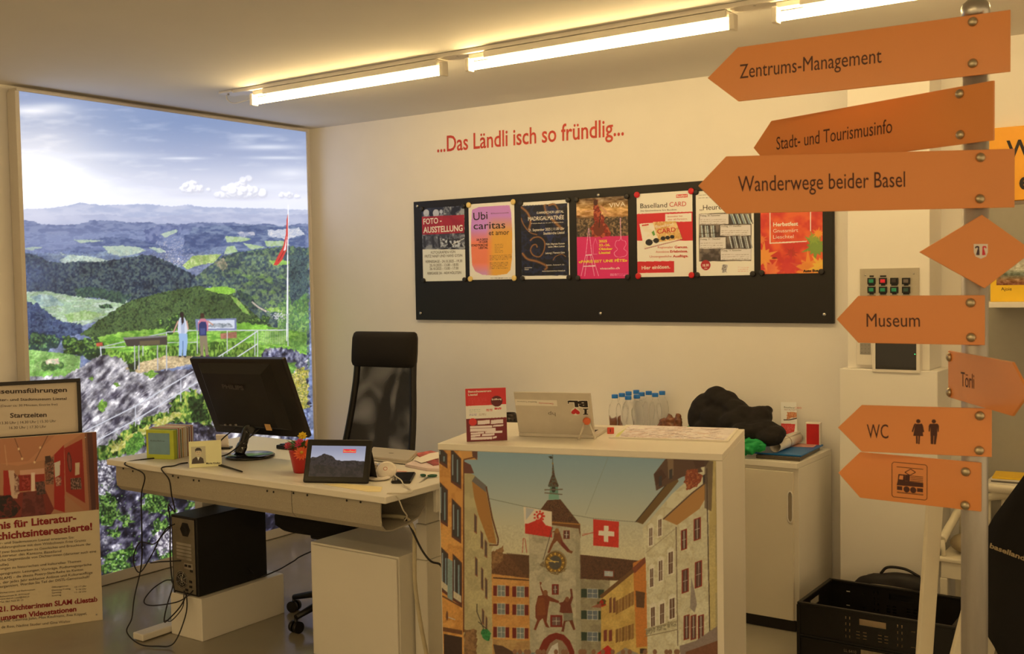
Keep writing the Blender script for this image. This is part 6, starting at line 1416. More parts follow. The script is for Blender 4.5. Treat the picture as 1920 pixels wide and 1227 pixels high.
    c.poly(P([(385, 1170), (440, 1180), (530, 1230), (400, 1240)]), (84, 60, 48)); c.rough(P([(520, 1215), (640, 1215), (640, 1260), (520, 1260)]), [(110, 120, 120), (160, 150, 130)], cell=3, seed=71)
    c.rough(P([(60, 1330), (1740, 1330), (1740, 1700), (60, 1700)]), [(150, 134, 110), (130, 116, 96)], cell=9, seed=72)
    for k in range(26):
        q = random.Random(k); x = q.uniform(380, 1480); c.poly(P([(x, 1230), (x+26, 1230), (x+34, 1330), (x+22, 1430), (x+2, 1430), (x-6, 1320)]), q.choice([(90, 60, 54), (60, 70, 90), (150, 130, 110), (130, 50, 44), (70, 66, 60)])); c.ell(T3(x+13, 1215), 4, 5, (140, 100, 76))
    c.shade(985, 1480, 2.4, .025, 201); c.soft(1)
    return c
fpn = CT.off(.0006-.0045); print_front = printed('town_photograph', CT, .004, .002, CW-.0205, CHt-.0225, paint_town(), M_print, cnt, res=560, n=-.0042)
# ---- on the counter
ZC = 1.0
def K(x, y, z=ZC): return V(*atZ(x, y, z))
fl = thing('flyer_stand', 'red, white and dark red leaflet stand at the left end of the counter', 'leaflet stand', K(912, 828))
A = K(875, 829.5); B = K(951.5, 826.5); f0 = Frame(A+V(0, 0, .0008), B-A, (0, 0, 1)); FF = Frame(f0.O, f0.U, f0.V-f0.N*.10)
fw_ = float(np.linalg.norm(B-A)); fh = .178
def CF4(x, y): return (850+x/3.491, 700+y/3.491)
c = Canvas(866, 724, 954, 832, 4, (226, 214, 196)); Q = lambda l: [CF4(*q) for q in l]
c.poly(Q([(50, 70), (360, 70), (350, 203), (50, 218)]), (204, 42, 46)); c.poly(Q([(50, 302), (370, 288), (370, 470), (50, 470)]), (112, 22, 34)); c.ell(CF4(284, 184), 38/3.5, 36/3.5, (92, 20, 30)); c.ell(CF4(127, 320), 26/3.5, 25/3.5, (206, 44, 44))
for (x0, y0, x1, y1) in ((160, 312, 238, 338), (246, 308, 325, 334), (110, 348, 253, 362), (260, 341, 328, 352), (110, 364, 276, 384), (114, 390, 200, 402), (208, 382, 321, 396), (114, 406, 178, 419), (186, 400, 268, 414), (114, 422, 254, 438), (260, 417, 284, 430)): c.poly(Q([(x0, y0), (x1, y0-6), (x1, y1-6), (x0, y1)]), (228, 206, 196))
c.lines_of_print(*CF4(98, 165), *CF4(220, 200), 5, (214, 80, 78), .8, -.02, 3); c.lines_of_print(*CF4(105, 242), *CF4(180, 255), 2, (150, 170, 150), 1, -.03, 4); c.lines_of_print(*CF4(215, 238), *CF4(255, 246), 2, (200, 60, 60), 1.4, -.03, 5); c.lines_of_print(*CF4(270, 230), *CF4(315, 236), 2, (200, 40, 50), 1.8, -.03, 6); c.lines_of_print(*CF4(105, 270), *CF4(155, 278), 2, (110, 90, 150), 1, -.03, 7); c.lines_of_print(*CF4(168, 268), *CF4(215, 276), 2, (150, 130, 110), 1, -.03, 8)
mb = MB(); mb.box(FF, (fw_/2, fh/2, -.0035), (fw_, fh, .006), .001); mb.build('front_board', M_paper, fl)
printed('printed_face', FF, .0005, .0005, fw_-.0005, fh-.0005, c, M_print, fl, res=700, n=.0002)
mb = MB(); pxtext(mb, FF, 'Besuchszentrum', *CF4(97, 128), *CF4(248, 122), 3.6, .03, .0007); pxtext(mb, FF, 'Liestal', *CF4(97, 149), *CF4(158, 146), 3.8, .03, .0007); pxtext(mb, FF, 'Eröffnung', *CF4(252, 178), *CF4(315, 174), 3.0, .03, .0007); mb.build('lettering', M_wink, fl)
sf = Frame(FF.at(0, fh*.8, -.0068), FF.U, FF.V*.8*-1-FF.N*.5)
mb = MB(); mb.box(Frame(FF.at(fw_/2, .0, -.007), FF.U, (0, 0, 1)), (0, .003, -.04), (fw_*.8, .004, .075)); mb.build('back_foot', M_paper, fl)
# open laptop seen from behind
lp = thing('open_laptop', 'open silver laptop on the counter, stickers on its lid, seen from behind', 'laptop', K(1040, 810))
A = K(972.5, 812, 1.012); B = K(1115.5, 816.5, 1.012); l0 = Frame(A, B-A, (0, 0, 1)); LF_ = Frame(A, l0.U, l0.V+l0.N*.34); lw = float(np.linalg.norm(np.array(B-A)))
lh = .155
mb = MB(); mb.box(LF_, (lw/2, lh/2, -.003), (lw, lh, .006), .0025, 3); lid = mb.build('lid', M_silver, lp)
mb = MB(); mb.box(LF_, (lw/2, lh/2, -.0064), (lw-.02, lh-.02, .0006)); mb.build('screen', M_scr, lp)
bf = Frame(K(972.5, 812, 1.0)+V(0, 0, .0075), l0.U, -l0.N)     # N = up? (U x -N)
bf = Frame(A-V(0, 0, .006), l0.U, np.cross(V(0, 0, 1), l0.U))
mb = MB(); mb.box(bf, (lw/2, .098, 0), (lw, .196, .0115), .002); base = mb.build('base', M_silver, lp)
mb = MB()
for j in range(5): mb.box(bf, (lw/2, .035+.020*j, .0063), (lw-.04, .015, .0012))
mb.build('keys', M_black, base)
mb = MB(); a = LF_.px(*CF4(408, 208)); b_ = LF_.px(*CF4(677, 176)); mb.box(LF_, ((a[0]+b_[0])/2, (a[1]+b_[1])/2-.001, .0004), (b_[0]-a[0], .022, .0004)); s1 = mb.build('white_sticker', M_paper, lid)
mb = MB(); pxtext(mb, LF_, 'Baselland Tourismus', *CF4(545, 186), *CF4(418, 182), 2.0, .0, .0009); mb.build('lettering', M_ink, s1); mb = MB(); pxtext(mb, LF_, 'Genusswoche', *CF4(655, 196), *CF4(560, 191), 3.0, .0, .0009); mb.build('lettering', M_rink, s1)
sf2 = Frame(LF_.at(0, 0, 0), -LF_.U, -LF_.V)          # the sticker stands upside down on the opened lid
def inv(p): q = LF_.px(*CF4(*p)); return (-q[0], -q[1])
def serif(mb, n, g):
    mb.text(sf2, 'BL', inv((878+g*50, 184)), inv((757-g*50, 182)), cap=.0205+g*.02, n=n, bold=.06+g)
    for (xa, xb, ya, yb) in ((858, 874, 233, 270), (848, 884, 232, 238), (848, 884, 266, 272), (748, 778, 181, 187), (750, 757, 187, 200)):
        k = g*45; mb.flat(sf2, [inv(q) for q in ((xa-k, ya-k), (xb+k, ya-k), (xb+k, yb+k), (xa-k, yb+k))], n)
mb = MB(); serif(mb, .0007, .07); h0 = inv((800, 252)); mb.disc(sf2, h0, .0165, .0006, 24, .014); s2 = mb.build('heart_sticker', M_paper, lid)
mb = MB(); serif(mb, .0010, 0); mb.build('lettering', M_ink, s2)
mb = MB(); hp = []
for k in range(28):
    t = 2*math.pi*k/28; hp.append((-.0135*.98*math.sin(t)**3, .0115*(13*math.cos(t)-5*math.cos(2*t)-2*math.cos(3*t)-math.cos(4*t))/14))
mb.flat(sf2, [(h0[0]+x*1.15, h0[1]+y*1.0) for x, y in hp], .0010); mb.build('heart', M_rink, s2)
mb = MB(); mb.text(sf2, 'hp', inv((668, 258)), inv((620, 256)), cap=.014, n=.0004); mb.build('emblem', smat('grey_emblem', (120, 112, 100), rough=.4), lid)
# clear leaflet stand with an orange top, orange number tag, map pad
M_clear = smat('clear_acrylic', (240, 232, 216), rough=.15, trans=.55, ior=1.2, var=.0)
cs = thing('acrylic_holder', 'small clear tent shaped holder with an orange round top in front of the laptop', 'holder', K(1100, 822))
A = K(1084, 826); B = K(1117, 824); hf = Frame((A+B)/2+V(0, 0, .0006), B-A, (0, 0, 1))
for s_ in (-1, 1):
    mb = MB(); mb.tube([hf.at(s_*.030, 0, 0), hf.at(s_*.006, .062, 0)], .0065, 6, flat=.4); mb.build('leg', M_clear, cs)
mb = MB(); mb.lathe([(.009, -.006), (.0125, -.005), (.0125, .004), (.009, .006)], hf.at(0, .062, 0), 16, hf); mb.build('round_top', smat('orange_plastic', (230, 110, 60), rough=.4, trans=.2), cs)
tg = thing('number_tag', 'small orange tag with a black number 1 at the corner of the map', 'tag', K(1145, 817))
A = K(1139, 817); B = K(1151, 817); gf = Frame(A+V(0, 0, .0046), B-A, (0, 0, 1)); gw = float(np.linalg.norm(B-A))
mb = MB(); mb.box(gf, (gw/2, .0115, -.004), (gw+.002, .023, .008), .003, 3); mb.build('body', smat('orange_red_tag', (226, 84, 60), rough=.5), tg)
mb = MB(); mb.text(gf, '1', (gw/2-.002, .007), None, cap=.010, n=.0006, bold=.03); mb.build('lettering', M_ink, tg)
P = [K(*q) for q in ((1141, 822.5), (1366, 830), (1385, 806.5), (1174, 799.5))]
mp_ = thing('map_pad', 'pad of printed town maps lying on the right part of the counter top', 'map', sum(P)/4)
mf = Frame((0, 0, ZC+.0004), (1, 0, 0), (0, 1, 0))
mb = MB(); mb.prism(mf, [(p[0]*.995+(sum(P)/4)[0]*.005, p[1]*.995+(sum(P)/4)[1]*.005) for p in P], 0, .005); mb.build('pad', M_paper, mp_)
c = Canvas(1130, 790, 1395, 838, 4, (226, 206, 190)); k = c.noise(16, 4, 4, 4); c.a += (k*5)[..., None]
for i in range(220):
    q = random.Random(i); x = q.uniform(1172, 1350); y = q.uniform(802, 824); c.line((x, y), (x+q.uniform(-22, 22), y+q.uniform(-3, 3)), q.uniform(.4, 1.0), q.choice([(170, 140, 130), (196, 160, 140), (150, 130, 130), (206, 176, 160)]), .8)
c.poly([(1150, 822), (1170, 801), (1176, 801), (1158, 822)], (190, 190, 70), .7)
U_ = P[1]-P[0]; MPF = Frame(P[0]+V(0, 0, .0056), U_, np.cross(V(0, 0, 1), U_/np.linalg.norm(U_)))
W_ = float(np.linalg.norm(U_)); Hh = float(np.dot(P[3]-P[0], MPF.V)); printed('printed_map', MPF, .012, .008, W_-.012, Hh-.008, c, M_print, mp_, res=520, n=0)

# ------------------------------------------------------------------ low white cabinets along the back wall
CBZ = .738
def cabinet(x0, x1, label):
    t = thing('low_cabinet', label, 'cabinet', ((x0+x1)/2, -.24, 0), 'white cabinets along the back wall')
    mb = MB(); mb.abox(x0+.02, x1-.02, -.445, -.03, 0, .0495, .002); mb.build('plinth', smat('dark_plinth', (44, 38, 34), rough=.6), t)
    mb = MB(); mb.abox(x0, x1, -.452, -.02, .05, CBZ-.0255, .002); mb.build('body', M_desk, t)
    mb = MB(); mb.abox(x0, x1, -.470, -.02, CBZ-.025, CBZ, .002); mb.build('top', M_desk, t)
    mb = MB(); mb.abox(x0+.004, x1-.020, -.470, -.4525, .054, CBZ-.040, .002); d = mb.build('sliding_door', smat('cream_door_front', (224, 214, 190), rough=.4, var=.012, scale=5), t)
    mb = MB(); hx = x1-.020-.012
    hf_ = Frame((hx, -.4702, .548), (1, 0, 0), (0, 0, 1))
    pts = [(.011*math.copysign(1, math.cos(a))*min(1, abs(math.cos(a))*1.6), .067*math.sin(a)) for a in np.linspace(0, 2*math.pi, 25)[:-1]]
    mb.tube([hf_.at(u, v, .002) for u, v in pts]+[hf_.at(*pts[0], .002)], .0028, 6, caps=False); h_ = mb.build('recessed_handle', M_white_pl, d)
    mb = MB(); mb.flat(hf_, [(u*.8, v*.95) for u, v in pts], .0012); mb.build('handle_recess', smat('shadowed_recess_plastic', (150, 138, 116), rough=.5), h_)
    return t
cabinet(1.73, 2.528, 'low white cabinet hidden behind the counter, carrying the water bottles')
cabinet(2.531, 3.33, 'low white cabinet with a sliding door right of the counter')
def B_(x, y, z=CBZ): return V(*atZ(x, y, z))
# water bottles
M_pet = bpy.data.materials.new('clear_bottle_plastic'); M_pet.use_nodes = True; nt = M_pet.node_tree
b = nt.nodes['Principled BSDF']; b.inputs['Base Color'].default_value = (1, 1, 1, 1); b.inputs['Roughness'].default_value = .04; b.inputs['Transmission Weight'].default_value = 1.0; b.inputs['IOR'].default_value = 1.07
nz = nt.nodes.new('ShaderNodeTexNoise'); nz.inputs['Scale'].default_value = 40; bpn_ = nt.nodes.new('ShaderNodeBump'); bpn_.inputs['Strength'].default_value = .25; bpn_.inputs['Distance'].default_value = .002; nt.links.new(nz.outputs['Fac'], bpn_.inputs['Height']); nt.links.new(bpn_.outputs['Normal'], b.inputs['Normal'])
M_cap = smat('blue_bottle_cap', (40, 116, 190), rough=.4)
M_blab = smat('pale_green_label', (196, 206, 180), rough=.4, trans=.6)
bt = thing('water_bottle', 'x', 'bottle', (0, 0, 0), 'water bottles on the cabinet')
mb = MB(); mb.lathe([(.012, .002), (.027, .0), (.031, .006), (.031, .05), (.0275, .085), (.0285, .10), (.0315, .130), (.0315, .150), (.026, .178), (.0145, .196), (.0125, .204), (.0125, .212)], (0, 0, 0), 24); mb.build('bottle_body', M_pet, bt)
mb = MB(); mb.lathe([(.0155, .211), (.016, .213), (.016, .2275), (.015, .2295), (.002, .2298)], (0, 0, 0), 20); mb.build('cap', M_cap, bt)
caps = [(1152.8, 743, 'leftmost clear water bottle with a blue cap, standing apart behind the laptop'), (1166.0, 740.5, 'second clear water bottle from the left, its cap overlapped by two others'), (1178.6, 737.4, 'rear one of the two bottles third from the left, cap highest there'), (1178.6, 745.5, 'front one of the two bottles third from the left, cap lowest there'), (1192.9, 734.7, 'rear bottle of the middle pair, cap highest of the whole group'), (1193.4, 743.5, 'front bottle of the middle pair, standing before the highest cap'), (1203.0, 739, 'clear water bottle just right of the middle pair'), (1216.4, 736.6, 'third clear water bottle from the right with a blue cap'), (1228.4, 740.4, 'second clear water bottle from the right, cap lower than its neighbours'), (1241.5, 736.6, 'rightmost clear water bottle with a blue cap next to the snack packet')]
pts = []
for k, (x, y, lab) in enumerate(caps):
    p = V(*atZ(x, y, CBZ+.222)); pts.append([p[0], p[1]])
pts = np.array(pts)
for it in range(200):          # keep neighbours from touching
    for i in range(len(pts)):
        for j in range(i):
            d = pts[i]-pts[j]; L = np.linalg.norm(d)
            if L < .0655: d = d/(L+1e-9)*(.0655-L)/2; pts[i] += d; pts[j] -= d
for k, (x, y, lab) in enumerate(caps):
    o = bt if k == 0 else copy_tree(bt)
    o.location = (pts[k][0], pts[k][1], CBZ+.0004); o.rotation_euler.z = k*1.1; o['label'] = lab
# lumps: heaps of cloth and crumpled packets made of merged soft volumes
def heap(name, blobs, m, label, cat, voxel=.008, disp=.012, dscale=.08, zmin=None, parent=None, smooth=2):
    mb = MB()
    for (c_, r) in blobs:
        r = np.array(r if np.ndim(r) else (r, r, r), float)
        k0 = len(mb.bm.verts)
        mb.sphere((0, 0, 0), 1.0, 3)
        mb.bm.verts.ensure_lookup_table()
        for v in mb.bm.verts[k0:]:
            v.co = Vector((c_[0]+v.co.x*r[0], c_[1]+v.co.y*r[1], c_[2]+v.co.z*r[2]))
    if zmin is not None:
        for v in mb.bm.verts: v.co.z = max(zmin, v.co.z)
    o = mb.build(name, m, parent)
    rm = o.modifiers.new('merge', 'REMESH'); rm.mode = 'VOXEL'; rm.voxel_size = voxel; rm.use_smooth_shade = True
    s_ = o.modifiers.new('soft', 'SMOOTH'); s_.iterations = smooth*3; s_.factor = .6
    tx = bpy.data.textures.new(name+'_folds', 'CLOUDS'); tx.noise_scale = dscale; tx.noise_depth = 2
    dm = o.modifiers.new('folds', 'DISPLACE'); dm.texture = tx; dm.strength = disp; dm.mid_level = .5; dm.texture_coords = 'LOCAL'
    if label: tag(o, label, cat)
    return o
def J(x, y, yy): return V(*atY(1270+x/5.818, 700+y/5.82, yy))
M_jack = smat('black_jacket_cloth', (24, 20, 20), rough=.85, var=.2, scale=60, bump=.2)
jb = []
for (x, y, rx, rz, yy) in ((250, 500, .060, .070, -.27), (330, 400, .075, .080, -.26), (430, 300, .065, .066, -.26), (520, 330, .070, .062, -.27), (620, 400, .070, .058, -.28), (720, 470, .068, .052, -.30), (820, 540, .066, .060, -.30), (920, 480, .052, .055, -.28), (960, 620, .060, .050, -.33), (1050, 660, .045, .034, -.35), (1000, 700, .055, .034, -.38), (900, 415, .045, .03, -.26), (960, 420, .03, .03, -.26), (850, 640, .07, .05, -.36), (620, 560, .09, .06, -.33), (450, 520, .09, .075, -.30), (330, 590, .07, .05, -.30), (740, 650, .07, .05, -.38)):
    c_ = J(x, y, yy); jb.append((c_, (rx, .065, rz)))
jk = heap('jacket', [(c_+V(0, 0, .0), r) for c_, r in jb], M_jack, 'black jacket heaped on the low cabinet right of the water bottles', 'jacket', .006, .026, .10, CBZ+.022)
M_green = smat('bright_green_cloth', (20, 150, 70), rough=.6, var=.1, scale=20)
gb = []
for (x, y, r, yy) in ((150, 590, .03, -.26), (700, 740, .035, -.42), (760, 790, .030, -.45), (860, 750, .028, -.44), (720, 820, .024, -.455), (800, 830, .018, -.45), (880, 730, .022, -.42), (560, 800, .03, -.43), (400, 760, .03, -.40)):
    c_ = J(x, y, yy); gb.append((V(c_[0], c_[1], max(CBZ+.016, min(c_[2], CBZ+.06))), (r*1.6, .028, r*1.1)))
heap('green_cloth', gb, M_green, 'bright green cloth lying under the black jacket on the cabinet', 'cloth', .005, .04, .035, CBZ+.0012, smooth=1)
# dark flat laptop with a blue folder on it
def slab(name, pxs, z, t, m, parent=None, bev=.001):
    P = [V(*atZ(x, y, z+t)) for x, y in pxs]; f = Frame((0, 0, z), (1, 0, 0), (0, 1, 0))
    mb = MB(); mb.prism(f, [(p[0], p[1]) for p in P], 0, t)
    if bev: bmesh.ops.bevel(mb.bm, geom=list(mb.bm.edges), offset=bev, segments=1, affect='EDGES')
    return mb.build(name, m, parent)
def J2(x, y): return (1270+x/5.818, 700+y/5.82)
o = slab('closed_notebook', [J2(*k) for k in ((858, 890), (1335, 925), (1560, 800), (1010, 800))], CBZ+.0006, .016, smat('dark_grey_shell', (90, 80, 66), rough=.4, metal=.3)); tag(o, 'flat dark grey notebook computer under the blue folder on the cabinet', 'laptop')
o = slab('folder', [J2(*k) for k in ((830, 862), (1350, 898), (1592, 778), (985, 762))], CBZ+.0172, .007, smat('blue_folder', (20, 104, 160), rough=.4)); tag(o, 'blue folder lying on the dark notebook at the cabinet end', 'folder')
o = slab('postcard', [J2(*k) for k in ((1230, 800), (1480, 808), (1530, 778), (1320, 766))], CBZ+.0246, .0012, smat('peach_postcard', (206, 150, 130), rough=.4, var=.3, scale=30), bev=0); tag(o, 'peach coloured card lying on the blue folder', 'card')
pr = thing('paper_roll', 'roll of white paper lying on the blue folder', 'paper roll', B_(1470, 840, CBZ+.03))
a = V(*atZ(*J2(1068, 800), CBZ+.0515)); b_ = V(*atZ(*J2(1318, 700), CBZ+.0515)); d = (b_-a)/np.linalg.norm(b_-a); e = np.cross(d, V(0, 0, 1)); rr = .0265
rf = Frame(a, e, V(0, 0, 1))
L_ = float(np.linalg.norm(b_-a))
vs, fs = [], []; n_ = 54
for j, s_ in enumerate((0, L_)):
    for k in range(n_):
        t = k/(n_-1)*2*math.pi*1.6; r = rr-.0042*(k/(n_-1)); vs.append(a+d*s_+e*r*math.cos(t+1)+V(0, 0, 1)*r*math.sin(t+1))
for k in range(n_-1): fs.append((k, k+1, n_+k+1, n_+k))
mb = MB(); mb.verts_faces(vs, fs, True); o = mb.build('rolled_sheet', M_paper, pr); md = o.modifiers.new('paper', 'SOLIDIFY'); md.thickness = .0006
mb = MB(); c_ = a+d*L_*.45; mb.tube([c_+e*(rr+.0012)*math.cos(t)+V(0, 0, 1)*(rr+.0012)*math.sin(t) for t in np.linspace(0, 2*math.pi, 28)], .0011, 6, caps=False); mb.build('rubber_band', smat('brown_rubber', (150, 120, 90), rough=.6), pr)
ls = thing('leaflet_stand', 'white leaflet stand with gift card flyers behind the paper roll', 'leaflet stand', B_(1480, 818))
A = V(*atZ(*J2(1128, 672), CBZ)); A = V(*atY(*J2(1135, 690), -.13)); A[2] = CBZ+.0008; Bq = V(*atY(*J2(1312, 660), -.10)); Bq[2] = A[2]
l0 = Frame(A, Bq-A, (0, 0, 1)); lsf = Frame(A, l0.U, l0.V-l0.N*.22); lw_ = float(np.linalg.norm(Bq-A)); lhh = lsf.px(*J2(1275, 315))[1]
mb = MB(); mb.box(lsf, (lw_/2, lhh/2, -.004), (lw_, lhh, .008), .001); mb.build('card_stack', M_paper, ls)
c = Canvas(1455, 745, 1520, 825, 5, (226, 214, 196)); Q = lambda l: [J2(*q) for q in l]
c.poly(Q([(1105, 548), (1286, 556), (1276, 640), (1150, 680), (1090, 680)]), (196, 40, 40)); c.poly(Q([(1312, 332), (1362, 332), (1360, 350), (1312, 350)]), (190, 50, 50)); c.rough(Q([(1200, 425), (1310, 420), (1322, 490), (1190, 500)]), [(206, 140, 90), (180, 100, 60)], cell=2, seed=4); c.path(Q([(1160, 510), (1220, 510), (1320, 490)]), 2.2, (60, 40, 36)); c.lines_of_print(*J2(1165, 395), *J2(1310, 402), 2, (150, 110, 100), .6, .02, 4); c.lines_of_print(*J2(1118, 575), *J2(1270, 640), 5, (226, 150, 140), .7, .02, 4)
printed('printed_face', lsf, .001, .001, lw_-.001, lhh-.001, c, M_print, ls, res=700, n=.0003)
mb = MB(); pxtext(mb, lsf, 'Baselland', *J2(1163, 380), *J2(1275, 388), 3.0, 0, .0007); mb.build('lettering', M_ink, ls); mb = MB(); pxtext(mb, lsf, 'CARD', *J2(1283, 389), *J2(1356, 391), 3.4, 0, .0007); mb.build('lettering', M_rink, ls)
A = V(*atY(*J2(1395, 770), -.10)); Bq = V(*atY(*J2(1560, 772), -.09)); w_ = float(np.linalg.norm(Bq-A)); A[2] = CBZ+.0008
rb = thing('leaflet_box', 'small white box with a red front at the right end of the cabinet', 'box', A)
bf_ = Frame(A, V(Bq[0]-A[0], Bq[1]-A[1], 0), (0, 0, 1))
mb = MB(); mb.box(bf_, (w_/2, .062, -.022), (w_, .124, .04), .002); mb.build('body', M_paper, rb); mb = MB(); mb.box(bf_, (w_/2, .060, -.0012), (w_-.012, .116, .003), .0005); mb.build('red_front', smat('red_card', (190, 30, 30), rough=.45), rb)
# brown snack packets and odds and ends behind the counter
M_brn = smat('brown_crisp_packet', (120, 70, 40), rough=.3, var=.4, scale=60, spec=.7)
def BY(x, y, yy): return V(*atY(x, y, yy))
heap('snack_packet', [(BY(1256, 800, -.30), (.03, .022, .058)), (BY(1271, 800, -.30), (.022, .02, .062)), (BY(1244, 803, -.30), (.03, .022, .05))], M_brn, 'crumpled brown snack packet right of the water bottles', 'packet', .004, .016, .018, CBZ+.001, smooth=0)
heap('snack_packet', [(BY(1157, 798, -.14), (.020, .016, .055)), (BY(1161, 798, -.14), (.016, .016, .05))], M_brn, 'small brown packet seen through the leftmost water bottle', 'packet', .004, .010, .018, CBZ+.001, smooth=0)
o = slab('brown_tray', [(1126, 793), (1143, 793), (1150, 789), (1130, 789)], CBZ+.0008, .03, smat('brown_card', (120, 64, 36), rough=.6)); tag(o, 'brown edge of a box left of the water bottles', 'box')
gl = thing('dark_glass', 'dark rounded glass beside the left edge of the laptop', 'glass', BY(957, 798, -.25))
q = BY(957, 803, -.25); q[2] = CBZ+.0005
mb = MB(); mb.lathe([(.02, 0), (.030, .004), (.040, .03), (.042, .06), (.036, .088), (.030, .098), (.027, .096), (.033, .086), (.038, .06)], q, 24); mb.build('bowl', smat('smoky_glass', (70, 60, 54), rough=.1, trans=.5), gl)
# ------------------------------------------------------------------ museum placard and framed sign at the left edge
PU = V(.508, .862, 0); PLF = Frame((.560, -1.953, .0), PU, (0, 0, 1))
pl_ = thing('museum_placard', 'tall cream museum placard with a photo of a red gallery, standing at the left edge', 'placard', PLF.at(-.3, 0, -.01))
PW = .594
prx = lambda x, y: PLF.px(x, y)
TOPZ = .876
pf_ = Frame(PLF.O, PLF.U, (0, 0, 1))
M_card2 = smat('cream_placard_board', (226, 208, 172), rough=.6, var=.015)
mb = MB(); mb.box(pf_, (-PW/2, TOPZ/2, -.004), (PW, TOPZ, .006), .0015); mb.build('board', M_card2, pl_)
def S3(x, y): return (x/2.2845, 690+y/2.2845)
c = Canvas(-90, 800, 200, 980, 3, (120, 60, 40)); Q = lambda l: [S3(*q) for q in l]
c.poly(Q([(-240, 270), (370, 270), (415, 620), (-240, 660)]), (176, 120, 84))
c.poly(Q([(-240, 300), (100, 290), (360, 276), (275, 330), (230, 375), (190, 395), (75, 420), (-240, 380)]), (190, 128, 90)); c.poly(Q([(-240, 300), (100, 290), (240, 285), (120, 400), (-100, 420), (-240, 380)]), (172, 110, 76), .6)
c.line(S3(62, 300), S3(98, 395), 1.6, (120, 76, 56)); c.line(S3(205, 290), S3(145, 410), 1.6, (120, 76, 56)); c.line(S3(20, 330), S3(30, 420), 1.4, (200, 150, 110))
for x, y in ((80, 348), (172, 342), (148, 405), (95, 390)): c.ell(S3(x, y), 2, 2.4, (226, 190, 140)); 
c.poly(Q([(360, 276), (385, 610), (370, 620), (275, 540), (275, 350), (300, 320)]), (176, 112, 78)); c.poly(Q([(275, 345), (352, 305), (365, 580), (282, 530)]), (150, 34, 26)); c.poly(Q([(232, 372), (274, 330), (278, 620), (230, 605)]), (158, 28, 24)); c.poly(Q([(190, 405), (232, 372), (232, 605), (195, 570)]), (170, 100, 70))
c.tex(Q([(192, 400), (230, 380), (230, 500), (196, 500)]), [(110, 60, 44), (180, 130, 96), (70, 44, 36)], cell=3, seed=3); c.poly(Q([(232, 408), (258, 398), (256, 460), (236, 470)]), (206, 190, 166)); c.poly(Q([(192, 380), (215, 376), (222, 400), (196, 410)]), (60, 36, 32)); c.ell(S3(298, 404), 4, 19, (70, 34, 34), 1, -.1); c.ell(S3(298, 404), 2.4, 15, (130, 60, 50), 1, -.1); c.poly(Q([(322, 408), (341, 406), (341, 456), (322, 462)]), (206, 176, 140)); c.tex(Q([(302, 474), (346, 470), (350, 520), (304, 522)]), [(60, 36, 32), (150, 110, 90)], cell=2, seed=5)
c.tex(Q([(236, 470), (262, 466), (262, 505), (240, 508)]), [(200, 150, 120), (120, 50, 44)], cell=2, seed=6)
c.poly(Q([(78, 460), (132, 455), (132, 525), (84, 530)]), (140, 30, 26)); c.poly(Q([(150, 455), (190, 452), (192, 520), (150, 520)]), (150, 40, 32)); c.poly(Q([(85, 440), (190, 430), (190, 455), (85, 460)]), (206, 150, 120)); c.poly(Q([(134, 450), (150, 450), (150, 530), (134, 530)]), (232, 200, 170)); c.tex(Q([(92, 465), (128, 462), (126, 520), (96, 520)]), [(120, 20, 20), (170, 60, 50)], cell=3, seed=8)
c.poly(Q([(-240, 600), (20, 545), (120, 530), (195, 525), (232, 605), (210, 640), (-240, 665)]), (120, 40, 34)); c.tex(Q([(100, 535), (180, 530), (200, 640), (90, 640)]), [(80, 30, 30), (110, 50, 46)], cell=6, seed=9, al=.8); c.poly(Q([(15, 440), (35, 440), (50, 560), (15, 565)]), (160, 30, 26)); c.poly(Q([(35, 440), (60, 440), (78, 500), (75, 560), (50, 560)]), (206, 170, 140)); c.tex(Q([(60, 450), (82, 470), (84, 540), (62, 545)]), [(196, 160, 130), (110, 60, 50)], cell=3, seed=10); c.tex(Q([(-240, 560), (45, 545), (90, 600), (60, 640), (-240, 650)]), [(60, 20, 20), (110, 30, 28), (30, 16, 18)], cell=9, seed=11)
c.tex(Q([(150, 490), (190, 485), (196, 540), (160, 545)]), [(50, 34, 34), (110, 70, 60)], cell=2, seed=12)
c.poly(Q([(362, 276), (395, 278), (412, 608), (383, 612)]), (84, 44, 40)); c.poly(Q([(362, 276), (372, 276), (392, 612), (383, 612)]), (130, 80, 60)); c.soft(1)
v_ = prx(0, 962)[1]; u1_, v1_ = -.0005, TOPZ-.001
vb = (prx(178, 957)[1]+v_)/2
printed('gallery_picture', pf_, -PW+.0005, prx(178, 955)[1]-.004, u1_, v1_, c, M_print, pl_, res=420, n=.0)
mr = MB(); mk = MB()
def lt(mb, s, x0, y0, x1, y1, cap, bold=0): pxtext(mb, pf_, s, *S3(x0, y0), *S3(x1, y1), cap/2.2845, bold)
